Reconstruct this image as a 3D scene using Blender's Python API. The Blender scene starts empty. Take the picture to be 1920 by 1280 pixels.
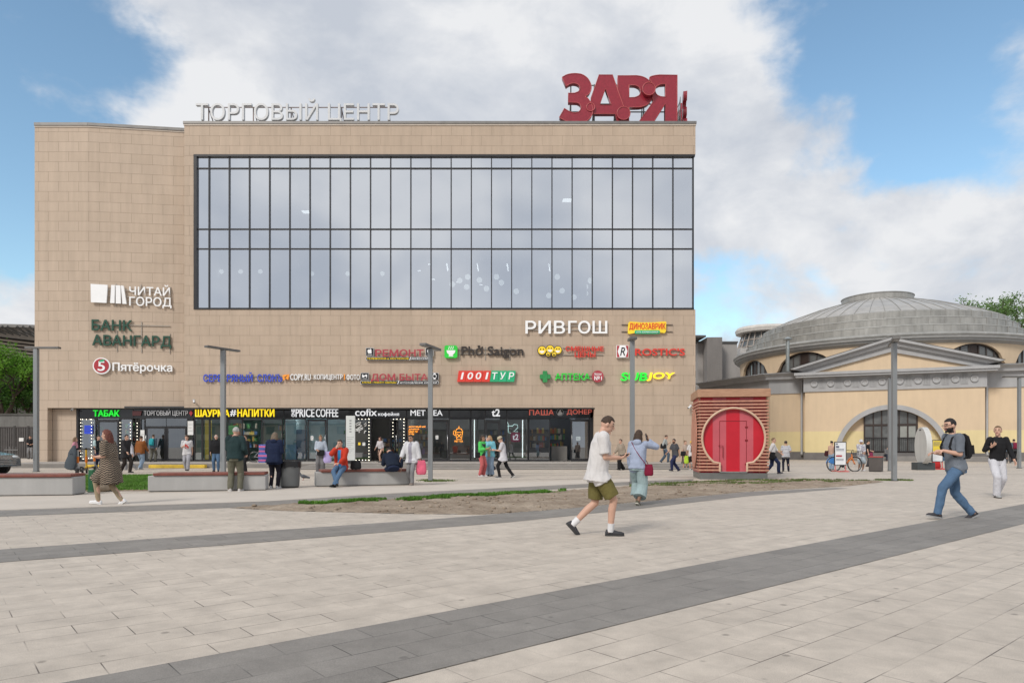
import bpy, bmesh, math, random
from mathutils import Vector, Matrix, Quaternion
from mathutils.noise import noise as pnoise
R = math.radians
SC = bpy.context.scene
COL = SC.collection
random.seed(7)

# ---------------------------------------------------------------- camera
CAMZ, FPX, PX0, PY0 = 1.28, 1300.0, 960.0, 835.0
cam_d = bpy.data.cameras.new('camera')
cam_d.sensor_width = 36.0
cam_d.lens = 36.0 * FPX / 1920.0
cam_d.shift_y = (PY0 - 640.0) / 1920.0
cam_d.clip_end = 2000.0
cam = bpy.data.objects.new('camera', cam_d)
cam.location = (0, 0, CAMZ)
cam.rotation_euler = (R(90), 0, 0)
COL.objects.link(cam)
SC.camera = cam

# ---------------------------------------------------------------- light
SC.view_settings.view_transform = 'Standard'
SC.view_settings.look = 'None'
SC.view_settings.gamma = 1.0
SC.cycles.sample_clamp_indirect = 3.0
SC.view_settings.exposure = 0.45
SUN_DIR = Vector((-0.50, -0.72, 0.72)).normalized()
sun_d = bpy.data.lights.new('sun', 'SUN')
sun_d.energy = 1.7
sun_d.angle = R(15)
sun_d.color = (1.0, 0.95, 0.88)
sun = bpy.data.objects.new('sun', sun_d)
sun.rotation_euler = SUN_DIR.to_track_quat('Z', 'Y').to_euler()
sun.location = (-20, -20, 60)
COL.objects.link(sun)

world = bpy.data.worlds.new('World')
SC.world = world
world.use_nodes = True
wn, wl = world.node_tree.nodes, world.node_tree.links
wn.clear()
def wnode(t, **kw):
    n = wn.new(t)
    for k, v in kw.items(): setattr(n, k, v)
    return n
def wmath(op, a, b=None, c=None):
    n = wn.new('ShaderNodeMath'); n.operation = op
    for i, v in enumerate((a, b, c)):
        if v is None: continue
        if hasattr(v, 'links'): wl.new(v, n.inputs[i])
        else: n.inputs[i].default_value = v
    return n.outputs[0]
w_out = wnode('ShaderNodeOutputWorld')
w_bg = wnode('ShaderNodeBackground'); w_bg.inputs['Strength'].default_value = 0.1
wl.new(w_bg.outputs[0], w_out.inputs[0])
w_sky = wnode('ShaderNodeTexSky', sky_type='NISHITA', sun_disc=False)
w_sky.sun_elevation = math.asin(SUN_DIR.z)
w_sky.sun_rotation = math.atan2(SUN_DIR.x, SUN_DIR.y)
w_sky.air_density = 1.0; w_sky.dust_density = 0.6; w_sky.ozone_density = 1.6
w_tc = wnode('ShaderNodeTexCoord')
def wnoise(scale, detail, rough, off, dist=0.0, zs=1.0):
    mp = wnode('ShaderNodeMapping'); mp.inputs['Location'].default_value = off
    mp.inputs['Scale'].default_value = (1, 1, zs)
    wl.new(w_tc.outputs['Generated'], mp.inputs['Vector'])
    n = wnode('ShaderNodeTexNoise'); n.inputs['Scale'].default_value = scale
    n.inputs['Detail'].default_value = detail; n.inputs['Roughness'].default_value = rough
    n.inputs['Distortion'].default_value = dist
    wl.new(mp.outputs[0], n.inputs['Vector'])
    return n
n_warp = wnoise(3.2, 6, 0.6, (3, 1, 7))
n_cl = wnoise(4.2, 9, 0.56, (1.3, 4.2, 0.4), 0.25, 1.5)
n_sh = wnoise(3.6, 9, 0.56, (5.1, 0.2, 2.2), 0.35, 1.7)
n_fi = wnoise(9.0, 8, 0.6, (0.1, 2.2, 5.2), 0.3, 1.6)
v1 = wnode('ShaderNodeVectorMath', operation='SUBTRACT'); v1.inputs[1].default_value = (.5, .5, .5)
wl.new(n_warp.outputs['Color'], v1.inputs[0])
v2 = wnode('ShaderNodeVectorMath', operation='SCALE'); v2.inputs['Scale'].default_value = 0.30
wl.new(v1.outputs[0], v2.inputs[0])
v3 = wnode('ShaderNodeVectorMath', operation='ADD')
wl.new(w_tc.outputs['Generated'], v3.inputs[0]); wl.new(v2.outputs[0], v3.inputs[1])
v4 = wnode('ShaderNodeVectorMath', operation='NORMALIZE'); wl.new(v3.outputs[0], v4.inputs[0])
cover = wmath('ADD', wmath('MULTIPLY_ADD', n_cl.outputs['Fac'], 2.3, -0.42), wmath('MULTIPLY_ADD', n_fi.outputs['Fac'], 1.0, -0.50))
def wdir(px, py): return Vector(((px - PX0) / FPX, 1.0, (PY0 - py) / FPX)).normalized()
# clear gaps in the cloud deck (direction, angular size in degrees, weight): they hang in the sky, not on the lens
for px, py, ang, w in ((0, 20, 10, -.5), (-200, 200, 13, -.6), (30, 330, 6, -.36), (240, 180, 4, -.16), (0, 470, 7, -.42), (120, 110, 4, -.1),
                       (1680, 90, 10, -.36), (1870, 110, 9, -.42), (1560, 0, 8, -.34), (2050, 60, 10, -.4), (1870, 245, 4, -.18), (1480, 40, 5, -.22),
                       (1450, 520, 5.0, -.62), (1590, 535, 4.5, -.46), (1350, 530, 4.5, -.6), (1640, 60, 6, -.15), (1725, 335, 2.6, -.34), (1680, 235, 4, -.22), (1550, 200, 5, -.26),
                       (700, 120, 20, .26), (1150, 90, 16, .26), (1480, 300, 8, .16), (1760, 430, 12, .30), (1410, 620, 5, .42), (1900, 190, 3, .3), (1250, 60, 8, .15), (20, 610, 4, .45), (300, 60, 9, .34), (None, None, 70, .55)):
    dn = wnode('ShaderNodeVectorMath', operation='DOT_PRODUCT')
    wl.new(v4.outputs[0], dn.inputs[0]); dn.inputs[1].default_value = wdir(px, py) if px is not None else Vector((0, -.93, .36))   # the last one: the deck behind the viewer
    mr = wnode('ShaderNodeMapRange', interpolation_type='SMOOTHSTEP')
    mr.inputs['From Min'].default_value = math.cos(R(ang * 1.35)); mr.inputs['From Max'].default_value = 1.0
    wl.new(dn.outputs['Value'], mr.inputs['Value'])
    cover = wmath('MULTIPLY_ADD', mr.outputs[0], w * (.78 if w < 0 else 1.1), cover)
mk = wnode('ShaderNodeMapRange', interpolation_type='SMOOTHSTEP')
mk.inputs['From Min'].default_value = 0.16; mk.inputs['From Max'].default_value = 0.84
wl.new(cover, mk.inputs['Value'])
shade = wmath('ADD', wmath('MULTIPLY', n_sh.outputs['Fac'], 0.95), wmath('MULTIPLY_ADD', n_fi.outputs['Fac'], 0.45, -.20))
w_cr = wnode('ShaderNodeValToRGB'); w_cr.color_ramp.interpolation = 'LINEAR'
e = w_cr.color_ramp.elements
e[0].position = 0.35; e[0].color = (0.53, 0.57, 0.64, 1)
e[1].position = 0.62; e[1].color = (0.80, 0.81, 0.83, 1)
m_ = w_cr.color_ramp.elements.new(0.51); m_.color = (0.67, 0.695, 0.74, 1)
wl.new(shade, w_cr.inputs[0])
w_cm = wnode('ShaderNodeVectorMath', operation='SCALE'); w_cm.inputs['Scale'].default_value = 7.7
wl.new(w_cr.outputs[0], w_cm.inputs[0])
w_sk = wnode('ShaderNodeMix', data_type='RGBA', blend_type='MULTIPLY'); w_sk.inputs[0].default_value = 1.0
wl.new(w_sky.outputs[0], w_sk.inputs[6]); w_sk.inputs[7].default_value = (1.34, 1.46, 1.34, 1)
w_mx = wnode('ShaderNodeMix', data_type='RGBA')
wl.new(mk.outputs[0], w_mx.inputs[0]); wl.new(w_sk.outputs[2], w_mx.inputs[6]); wl.new(w_cm.outputs[0], w_mx.inputs[7])
wl.new(w_mx.outputs[2], w_bg.inputs['Color'])

# ---------------------------------------------------------------- helpers
def lin(c):
    if isinstance(c, str):
        c = tuple(int(c[i:i + 2], 16) / 255 for i in (0, 2, 4))
    elif max(c) > 1.0: c = tuple(v / 255 for v in c)
    return tuple(v / 12.92 if v <= .04045 else ((v + .055) / 1.055) ** 2.4 for v in c)
MATS = {}
def M(name, col, rough=.6, metal=0.0, var=.12, scale=2.0, bump=0.0, bscale=30.0, emit=0.0, spec=.5, coat=0.0):
    """procedural material: noisy base colour, noisy roughness, optional bump"""
    if name in MATS: return MATS[name]
    m = bpy.data.materials.new(name); m.use_nodes = True
    nt = m.node_tree; N, L = nt.nodes, nt.links
    b = N['Principled BSDF']
    c = lin(col) if isinstance(col, str) or max(col) > 1 else col
    b.inputs['Metallic'].default_value = metal
    b.inputs['Specular IOR Level'].default_value = spec
    b.inputs['Coat Weight'].default_value = coat
    tc = N.new('ShaderNodeTexCoord')
    nz = N.new('ShaderNodeTexNoise'); nz.inputs['Scale'].default_value = scale
    nz.inputs['Detail'].default_value = 6; nz.inputs['Roughness'].default_value = .6
    L.new(tc.outputs['Object'], nz.inputs['Vector'])
    mr = N.new('ShaderNodeMapRange'); mr.inputs['From Min'].default_value = .3; mr.inputs['From Max'].default_value = .7
    mr.inputs['To Min'].default_value = 1 - var; mr.inputs['To Max'].default_value = 1 + var
    L.new(nz.outputs['Fac'], mr.inputs['Value'])
    sc = N.new('ShaderNodeVectorMath'); sc.operation = 'SCALE'; sc.inputs[0].default_value = c
    L.new(mr.outputs[0], sc.inputs['Scale']); L.new(sc.outputs[0], b.inputs['Base Color'])
    rr = N.new('ShaderNodeMapRange'); rr.inputs['To Min'].default_value = max(0, rough - .08); rr.inputs['To Max'].default_value = min(1, rough + .08)
    L.new(nz.outputs['Fac'], rr.inputs['Value']); L.new(rr.outputs[0], b.inputs['Roughness'])
    if bump:
        n2 = N.new('ShaderNodeTexNoise'); n2.inputs['Scale'].default_value = bscale; n2.inputs['Detail'].default_value = 4
        L.new(tc.outputs['Object'], n2.inputs['Vector'])
        bp = N.new('ShaderNodeBump'); bp.inputs['Strength'].default_value = bump; bp.inputs['Distance'].default_value = .02
        L.new(n2.outputs['Fac'], bp.inputs['Height']); L.new(bp.outputs[0], b.inputs['Normal'])
    if emit:
        b.inputs['Emission Color'].default_value = (*c, 1); b.inputs['Emission Strength'].default_value = emit
    MATS[name] = m
    return m
def wpos(px, py, Y):  # the place, at depth Y, that the photograph shows at that pixel
    return Vector(((px - PX0) * Y / FPX, Y, CAMZ + (PY0 - py) * Y / FPX))
def gpos(px, py, z=0.0):  # the same on the level z
    Y = FPX * (CAMZ - z) / (py - PY0)
    return Vector(((px - PX0) * Y / FPX, Y, z))

class MB:
    def __init__(s): s.v, s.f, s.mi, s.sm, s.uv = [], [], [], [], []
    def face(s, vs, mi=0, smooth=False, uvs=None):
        i0 = len(s.v); s.v += [tuple(v) for v in vs]
        s.f.append(tuple(range(i0, i0 + len(vs)))); s.mi.append(mi); s.sm.append(smooth); s.uv.append(uvs)
    def raw(s, vs, fs, mi=0, smooth=False):
        i0 = len(s.v); s.v += [tuple(v) for v in vs]
        for f in fs: s.f.append(tuple(i + i0 for i in f)); s.mi.append(mi); s.sm.append(smooth); s.uv.append(None)
    def box(s, x0, x1, y0, y1, z0, z1, mi=0):
        x0, x1 = min(x0, x1), max(x0, x1); y0, y1 = min(y0, y1), max(y0, y1); z0, z1 = min(z0, z1), max(z0, z1)
        s.raw([(x0,y0,z0),(x1,y0,z0),(x1,y1,z0),(x0,y1,z0),(x0,y0,z1),(x1,y0,z1),(x1,y1,z1),(x0,y1,z1)],
              [(0,3,2,1),(4,5,6,7),(0,1,5,4),(1,2,6,5),(2,3,7,6),(3,0,4,7)], mi)
        return s
    def obox(s, c, size, rot=None, mi=0):
        m = rot.to_matrix() if rot is not None and hasattr(rot, 'to_matrix') else (rot or Matrix.Identity(3))
        c = Vector(c); h = Vector(size) / 2; vs = []
        for z in (-1, 1):
            for x, y in ((-1, -1), (1, -1), (1, 1), (-1, 1)): vs.append(c + m @ Vector((x*h.x, y*h.y, z*h.z)))
        s.raw(vs, [(0,3,2,1),(4,5,6,7),(0,1,5,4),(1,2,6,5),(2,3,7,6),(3,0,4,7)], mi)
        return s
    def bar(s, a, b, w, h=None, mi=0, up=(0, 0, 1)):
        a, b = Vector(a), Vector(b); h = h or w; d = (b - a); L = d.length; d = d / L
        up = Vector(up)
        if abs(d.dot(up)) > .98: up = Vector((1, 0, 0))
        x = d.cross(up).normalized(); z = x.cross(d)
        return s.obox((a + b) / 2, (w, L, h), Matrix((x, d, z)).transposed(), mi)
    def prism(s, pts, a, b, axis='y', mi=0):
        """a 2-D outline pushed from a to b along an axis"""
        def P(p, t):
            return {'y': (p[0], t, p[1]), 'x': (t, p[0], p[1]), 'z': (p[0], p[1], t)}[axis]
        n = len(pts)
        s.face([P(p, a) for p in pts], mi); s.face([P(p, b) for p in reversed(pts)], mi)
        for i in range(n):
            p, q = pts[i], pts[(i + 1) % n]
            s.face([P(p, a), P(p, b), P(q, b), P(q, a)], mi)
        return s
    def cone(s, p0, r0, p1, r1, n=12, mi=0, caps=True, smooth=True):
        p0, p1 = Vector(p0), Vector(p1); d = (p1 - p0).normalized()
        q = d.to_track_quat('Z', 'Y').to_matrix()
        ring = [q @ Vector((math.cos(2*math.pi*i/n), math.sin(2*math.pi*i/n), 0)) for i in range(n)]
        A = [p0 + v*r0 for v in ring]; B = [p1 + v*r1 for v in ring]
        s.raw(A + B, [(i, (i+1) % n, n + (i+1) % n, n + i) for i in range(n)], mi, smooth)
        if caps:
            if r0 > 1e-5: s.face(list(reversed(A)), mi)
            if r1 > 1e-5: s.face(B, mi)
        return s
    def tube(s, path, r, n=8, mi=0, closed=False):
        P = [Vector(p) for p in path]; k = len(P); vs = []
        q = None
        for i, p in enumerate(P):
            t = (P[(i+1) % k] - P[i-1]) if closed else (P[min(i+1, k-1)] - P[max(i-1, 0)])
            t.normalize()
            if q is None:
                u = Vector((0, 0, 1)) if abs(t.z) < .9 else Vector((1, 0, 0)); x = t.cross(u).normalized()
            else:
                x = (q - t * q.dot(t)).normalized()
            q = x; y = t.cross(x)
            rr = r[i] if isinstance(r, (list, tuple)) else r
            vs += [p + (x*math.cos(2*math.pi*j/n) + y*math.sin(2*math.pi*j/n))*rr for j in range(n)]
        fs = []
        for i in range(k if closed else k-1):
            a, b = i*n, ((i+1) % k)*n
            fs += [(a+j, a+(j+1) % n, b+(j+1) % n, b+j) for j in range(n)]
        s.raw(vs, fs, mi, True)
        if not closed:
            s.face([vs[j] for j in reversed(range(n))], mi); s.face(vs[-n:], mi)
        return s
    def lathe(s, prof, n=32, c=(0, 0, 0), a0=0.0, a1=2*math.pi, mi=0, smooth=False, sx=1, sy=1):
        full = abs(a1 - a0 - 2*math.pi) < 1e-6; k = n if full else n + 1; m = len(prof)
        vs = []
        for i in range(k):
            a = a0 + (a1 - a0)*i/n
            vs += [(c[0] + sx*r*math.cos(a), c[1] + sy*r*math.sin(a), c[2] + z) for r, z in prof]
        fs = []
        for i in range(n):
            a, b = i*m, ((i+1) % k)*m
            for j in range(m-1):
                if prof[j][0] < 1e-6: fs.append((a+j, b+j+1, a+j+1))
                elif prof[j+1][0] < 1e-6: fs.append((a+j, b+j, a+j+1))
                else: fs.append((a+j, b+j, b+j+1, a+j+1))
        s.raw(vs, fs, mi, smooth); return s
    def ball(s, c, r, n=12, m=8, mi=0, rot=None):
        r = (r, r, r) if not hasattr(r, '__len__') else r
        c = Vector(c); vs = []; fs = []
        for j in range(m+1):
            t = math.pi*j/m
            for i in range(n):
                a = 2*math.pi*i/n
                p = Vector((r[0]*math.sin(t)*math.cos(a), r[1]*math.sin(t)*math.sin(a), r[2]*math.cos(t)))
                vs.append(c + (rot @ p if rot is not None else p))
        for j in range(m):
            for i in range(n):
                a, b = j*n+i, j*n+(i+1) % n
                fs.append((a, a+n, b+n, b) if 0 < j < m-1 else ((a, a+n, b+n) if j == 0 else (a, a+n, b)))
        s.raw(vs, fs, mi, True); return s
    def mesh(s, name, off=(0, 0, 0)):
        me = bpy.data.meshes.new(name)
        o = Vector(off)
        me.from_pydata([(v[0]-o.x, v[1]-o.y, v[2]-o.z) for v in s.v], [], s.f)
        me.polygons.foreach_set('material_index', s.mi); me.polygons.foreach_set('use_smooth', s.sm)
        if any(u is not None for u in s.uv):
            ul = me.uv_layers.new(name='UVMap')
            for p, u in zip(me.polygons, s.uv):
                if u:
                    for k, li in enumerate(p.loop_indices): ul.data[li].uv = u[k]
        me.update()
        return me
    def build(s, name, mat, parent=None, world=True, bevel=0.0, seg=2):
        off = total(parent) if (parent is not None and world) else Vector((0, 0, 0))
        return link(s.mesh(name, off), name, mat, parent, bevel, seg)
def total(o):
    t = Vector((0, 0, 0))
    while o is not None: t += o.location; o = o.parent
    return t
def link(me, name, mat, parent=None, bevel=0.0, seg=2):
    for m in (mat if isinstance(mat, (list, tuple)) else [mat]): me.materials.append(m)
    o = bpy.data.objects.new(name, me); COL.objects.link(o)
    if parent is not None: o.parent = parent
    if bevel:
        md = o.modifiers.new('bevel', 'BEVEL'); md.width = bevel; md.segments = seg; md.limit_method = 'ANGLE'; md.angle_limit = R(40)
    return o
def tag(o, label=None, cat=None, group=None, kind=None):
    if label: o['label'] = label
    if cat: o['category'] = cat
    if group: o['group'] = group
    if kind: o['kind'] = kind
    return o
def thing(name, label, cat, loc=(0, 0, 0), rotz=0.0, group=None):
    o = bpy.data.objects.new(name, None); COL.objects.link(o); o.empty_display_size = .2
    o.location = loc; o.rotation_euler = (0, 0, rotz)
    return tag(o, label, cat, group)
def struct(o): o['kind'] = 'structure'; return o
def dup(o, parent=None):
    c = o.copy(); COL.objects.link(c); c.parent = parent
    for ch in o.children: dup(ch, c)
    return c

def nodes_mat(name):
    m = bpy.data.materials.new(name); m.use_nodes = True
    return m, m.node_tree.nodes, m.node_tree.links, m.node_tree.nodes['Principled BSDF']
def nd(N, L, t, ins=None, **kw):
    n = N.new(t)
    for k, v in kw.items(): setattr(n, k, v)
    for k, v in (ins or {}).items():
        if hasattr(v, 'links'): L.new(v, n.inputs[k])
        else: n.inputs[k].default_value = v
    return n
def glass_mat(name, refl=.3, tint=(.75, .8, .82), rough=.0, gcol=(1, 1, 1), wob=.0, wsc=.6):
    m = bpy.data.materials.new(name); m.use_nodes = True
    N, L = m.node_tree.nodes, m.node_tree.links; N.clear()
    out = N.new('ShaderNodeOutputMaterial')
    tr = nd(N, L, 'ShaderNodeBsdfTransparent', {'Color': (*tint, 1)})
    gl = nd(N, L, 'ShaderNodeBsdfGlossy', {'Color': (*gcol, 1), 'Roughness': rough})
    if wob:
        tc = N.new('ShaderNodeTexCoord')
        nz = nd(N, L, 'ShaderNodeTexNoise', {'Vector': tc.outputs['Object'], 'Scale': wsc, 'Detail': 1.0})
        bp = nd(N, L, 'ShaderNodeBump', {'Height': nz.outputs['Fac'], 'Strength': wob, 'Distance': .05})
        L.new(bp.outputs[0], gl.inputs['Normal'])
    fr = nd(N, L, 'ShaderNodeFresnel', {'IOR': 1.45})
    mr = nd(N, L, 'ShaderNodeMapRange', {'Value': fr.outputs[0], 'From Min': .03, 'From Max': 1.0, 'To Min': refl, 'To Max': 1.0})
    mx = nd(N, L, 'ShaderNodeMixShader', {0: mr.outputs[0], 1: tr.outputs[0], 2: gl.outputs[0]})
    L.new(mx.outputs[0], out.inputs[0])
    return m
# ---------------------------------------------------------------- ground
def paving_mat(name, c1, c2, mort, bw=.6, bh=.2775, stain=.35):
    m, N, L, b = nodes_mat(name)
    g = N.new('ShaderNodeNewGeometry')
    mp = nd(N, L, 'ShaderNodeMapping', {'Vector': g.outputs['Position'], 'Rotation': (0, 0, R(-40)), 'Location': (.13, .02, 0)})
    br = nd(N, L, 'ShaderNodeTexBrick', {'Vector': mp.outputs[0], 'Color1': (*c1, 1), 'Color2': (*c2, 1), 'Mortar': (*mort, 1), 'Scale': 1.0,
            'Mortar Size': .0042, 'Mortar Smooth': .3, 'Bias': -.1, 'Brick Width': bw, 'Row Height': bh})
    n1 = nd(N, L, 'ShaderNodeTexNoise', {'Vector': g.outputs['Position'], 'Scale': .35, 'Detail': 5.0, 'Roughness': .65})
    n2 = nd(N, L, 'ShaderNodeTexNoise', {'Vector': g.outputs['Position'], 'Scale': 3.2, 'Detail': 8.0, 'Roughness': .7})
    n3 = nd(N, L, 'ShaderNodeTexNoise', {'Vector': g.outputs['Position'], 'Scale': 160.0, 'Detail': 3.0})
    # joints filled unevenly with sand
    n4 = nd(N, L, 'ShaderNodeTexNoise', {'Vector': g.outputs['Position'], 'Scale': 1.3, 'Detail': 3.0})
    jr = nd(N, L, 'ShaderNodeMapRange', {'Value': n4.outputs['Fac'], 'From Min': .42, 'From Max': .6, 'To Min': .2, 'To Max': 1.0})
    jf = nd(N, L, 'ShaderNodeMath', {0: br.outputs['Fac'], 1: jr.outputs[0]}, operation='MULTIPLY')
    cc = nd(N, L, 'ShaderNodeMix', {0: .5, 6: (*c1, 1), 7: (*c2, 1)}, data_type='RGBA')
    base = nd(N, L, 'ShaderNodeMix', {0: jf.outputs[0], 6: br.outputs['Color'], 7: (*mort, 1)}, data_type='RGBA')
    # the brick node's own colour already carries full-strength joints: rebuild tiles without them
    br2 = nd(N, L, 'ShaderNodeTexBrick', {'Vector': mp.outputs[0], 'Color1': (*c1, 1), 'Color2': (*c2, 1), 'Mortar': (*[(a + d) / 2 for a, d in zip(c1, c2)], 1), 'Scale': 1.0,
            'Mortar Size': .0, 'Bias': -.1, 'Brick Width': bw, 'Row Height': bh})
    L.new(br2.outputs['Color'], base.inputs[6])
    def scl(col, noise, lo, hi, f0=.3, f1=.7):
        r = nd(N, L, 'ShaderNodeMapRange', {'Value': noise, 'From Min': f0, 'From Max': f1, 'To Min': lo, 'To Max': hi})
        return nd(N, L, 'ShaderNodeVectorMath', {0: col, 'Scale': r.outputs[0]}, operation='SCALE').outputs[0]
    c = scl(base.outputs[2], n1.outputs['Fac'], .92, 1.07)
    c = scl(c, n2.outputs['Fac'], .78, 1.10)
    c = scl(c, n3.outputs['Fac'], .80, 1.15)
    # gum spots and small stains
    vo = nd(N, L, 'ShaderNodeTexVoronoi', {'Vector': g.outputs['Position'], 'Scale': 3.0, 'Randomness': 1.0})
    n5 = nd(N, L, 'ShaderNodeTexNoise', {'Vector': g.outputs['Position'], 'Scale': 14.0, 'Detail': 3.0})
    vd = nd(N, L, 'ShaderNodeMath', {0: n5.outputs['Fac'], 1: .10, 2: vo.outputs['Distance']}, operation='MULTIPLY_ADD')
    sp = nd(N, L, 'ShaderNodeMapRange', {'Value': vd.outputs[0], 'From Min': .10, 'From Max': .15, 'To Min': 1 - stain*1.15, 'To Max': 1.0})
    c = nd(N, L, 'ShaderNodeVectorMath', {0: c, 'Scale': sp.outputs[0]}, operation='SCALE').outputs[0]
    L.new(c, b.inputs['Base Color'])
    rr = nd(N, L, 'ShaderNodeMapRange', {'Value': n2.outputs['Fac'], 'To Min': .55, 'To Max': .85})
    L.new(rr.outputs[0], b.inputs['Roughness']); b.inputs['Specular IOR Level'].default_value = .35
    hm = nd(N, L, 'ShaderNodeMath', {0: n3.outputs['Fac'], 1: .12, 2: jf.outputs[0]}, operation='MULTIPLY_ADD')
    bp = nd(N, L, 'ShaderNodeBump', {'Height': hm.outputs[0], 'Strength': .35, 'Distance': .006}, invert=True)
    L.new(bp.outputs[0], b.inputs['Normal'])
    return m
PAVE = paving_mat('pale_paving', (.555, .489, .418), (.52, .457, .39), (.13, .11, .095))
PAVED = paving_mat('grey_paving', (.262, .243, .222), (.222, .206, .188), (.06, .057, .053), stain=.25)
CONC = M('pale_concrete_paving', (.53, .475, .415), .8, 0, .07, .8, .15, 60)
gm = MB(); gm.face([(-500, -300, 0), (500, -300, 0), (500, 900, 0), (-500, 900, 0)])
struct(gm.build('ground', PAVE))

def strip(name, up, lo, mat, z):
    """a sheet between two polylines given by what the photograph shows of them"""
    g = MB(); U = [gpos(*p) for p in up]; W = [gpos(*p) for p in lo]
    for i in range(len(U) - 1):
        g.face([(*W[i].xy, z), (*W[i+1].xy, z), (*U[i+1].xy, z), (*U[i].xy, z)])
    return struct(g.build(name, mat))
# the broad dark band runs along the paving at 40 degrees
u_, v_ = Vector((.766, .643)), Vector((-.643, .766))
def uv(u, v): p = u_ * u + v_ * v; return (p.x, p.y)
g = MB(); g.face([(*uv(-8, 3.31), .004), (*uv(60, 3.31), .004), (*uv(60, 4.42), .004), (*uv(-8, 4.42), .004)])
struct(g.build('paving_band', PAVED))
strip('paving_band', [(-300, 1050), (0, 1030), (480, 996), (800, 974), (960, 961), (1200, 941), (1400, 922), (1568, 914)],
      [(-300, 1082), (0, 1054), (480, 1017), (800, 991), (960, 978), (1200, 953), (1400, 930), (1590, 915)], PAVED, .004)
strip('paving_band', [(-300, 964), (0, 957), (500, 940), (740, 925), (1140, 905), (1300, 898)], [(-300, 977), (0, 968), (500, 949), (740, 935), (1140, 911), (1300, 902.5)], PAVED, .004)
strip('concrete_strip', [(-300, 938), (0, 930), (300, 924), (600, 914), (800, 909), (1140, 898), (1300, 893.5)], [(-300, 963), (0, 956), (500, 939.5), (740, 924), (900, 916.5), (1140, 904.5), (1300, 897.5)], CONC, .004)
GUT = M('gutter_stone', (.20, .185, .17), .8, 0, .2, 2)
for (x0, y0, x1, y1, w) in ((-200, 897, 1310, 884, .12), (560, 893, 1300, 889, .10), (1440, 887, 2100, 890, .10), (1440, 874, 2100, 876, .14), (860, 901, 1310, 894, .08)):
    a, b = gpos(x0, y0), gpos(x1, y1); d = (b - a).normalized(); n = Vector((-d.y, d.x, 0)) * w / 2
    g = MB(); g.face([a - n + Vector((0, 0, .008)), b - n + Vector((0, 0, .008)), b + n + Vector((0, 0, .008)), a + n + Vector((0, 0, .008))])
    struct(g.build('gutter', GUT))

# ---- bare soil bed
def inside(p, poly):
    c = False; n = len(poly)
    for i in range(n):
        a, b = poly[i], poly[i - 1]
        if (a[1] > p[1]) != (b[1] > p[1]) and p[0] < (b[0]-a[0])*(p[1]-a[1])/(b[1]-a[1]) + a[0]: c = not c
    return c
def edged(p, poly):
    d = 1e9; p = Vector(p)
    for i in range(len(poly)):
        a, b = Vector(poly[i-1]), Vector(poly[i]); ab = b - a
        t = max(0, min(1, (p - a).dot(ab) / ab.length_squared)); d = min(d, (a + ab*t - p).length)
    return d
soil_px = [(430, 952), (500, 947.5), (560, 944.5), (740, 936), (900, 928), (1060, 919.5), (1180, 911), (1290, 903.5), (1420, 899.5), (1560, 899.5), (1660, 902.5), (1590, 911), (1480, 917),
           (1400, 921.5), (1250, 935.5), (1130, 947), (1020, 957), (900, 964.5), (760, 963), (640, 960), (530, 957.5)]
SOILP = [tuple(gpos(*p).xy) for p in soil_px]
def soil_z(x, y):
    e = edged((x, y), SOILP)
    m = min(1, e / .9)
    big = pnoise(Vector((x*.7, y*.7, 3)))
    return .006 + m * (.035 + .035*big) + min(1, e/.15) * (.030*pnoise(Vector((x*3.1, y*3.1, 0))) + .022*pnoise(Vector((x*8, y*8, 1))) + .012) 
def soil_mat():
    m, N, L, b = nodes_mat('bare_soil')
    tc = N.new('ShaderNodeNewGeometry')
    n1 = nd(N, L, 'ShaderNodeTexNoise', {'Vector': tc.outputs['Position'], 'Scale': 1.1, 'Detail': 6.0, 'Roughness': .65})
    n2 = nd(N, L, 'ShaderNodeTexNoise', {'Vector': tc.outputs['Position'], 'Scale': 16.0, 'Detail': 6.0, 'Roughness': .7})
    cr = nd(N, L, 'ShaderNodeValToRGB', {0: n1.outputs['Fac']})
    e = cr.color_ramp.elements; e[0].position = .3; e[0].color = (.22, .168, .125, 1); e[1].position = .72; e[1].color = (.43, .355, .28, 1)
    r = nd(N, L, 'ShaderNodeMapRange', {'Value': n2.outputs['Fac'], 'From Min': .3, 'From Max': .7, 'To Min': .72, 'To Max': 1.25})
    s = nd(N, L, 'ShaderNodeVectorMath', {0: cr.outputs[0], 'Scale': r.outputs[0]}, operation='SCALE')
    L.new(s.outputs[0], b.inputs['Base Color']); b.inputs['Roughness'].default_value = .95; b.inputs['Specular IOR Level'].default_value = .1
    bp = nd(N, L, 'ShaderNodeBump', {'Height': n2.outputs['Fac'], 'Strength': .8, 'Distance': .04}); L.new(bp.outputs[0], b.inputs['Normal'])
    return m
SOIL = soil_mat()
g = MB(); st = .09; idx = {}; vs = []; fs = []
xs = [p[0] for p in SOILP]; ys = [p[1] for p in SOILP]
nx, ny = int((max(xs)-min(xs))/st)+1, int((max(ys)-min(ys))/st)+1
def sv(i, j):
    if (i, j) not in idx:
        x, y = min(xs)+i*st, min(ys)+j*st
        idx[i, j] = len(vs); vs.append((x, y, soil_z(x, y) if inside((x, y), SOILP) else -.002))
    return idx[i, j]
for i in range(nx):
    for j in range(ny):
        if inside((min(xs)+(i+.5)*st, min(ys)+(j+.5)*st), SOILP): fs.append((sv(i, j), sv(i+1, j), sv(i+1, j+1), sv(i, j+1)))
g.raw(vs, fs, 0, True)
rnd = random.Random(3)
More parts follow.
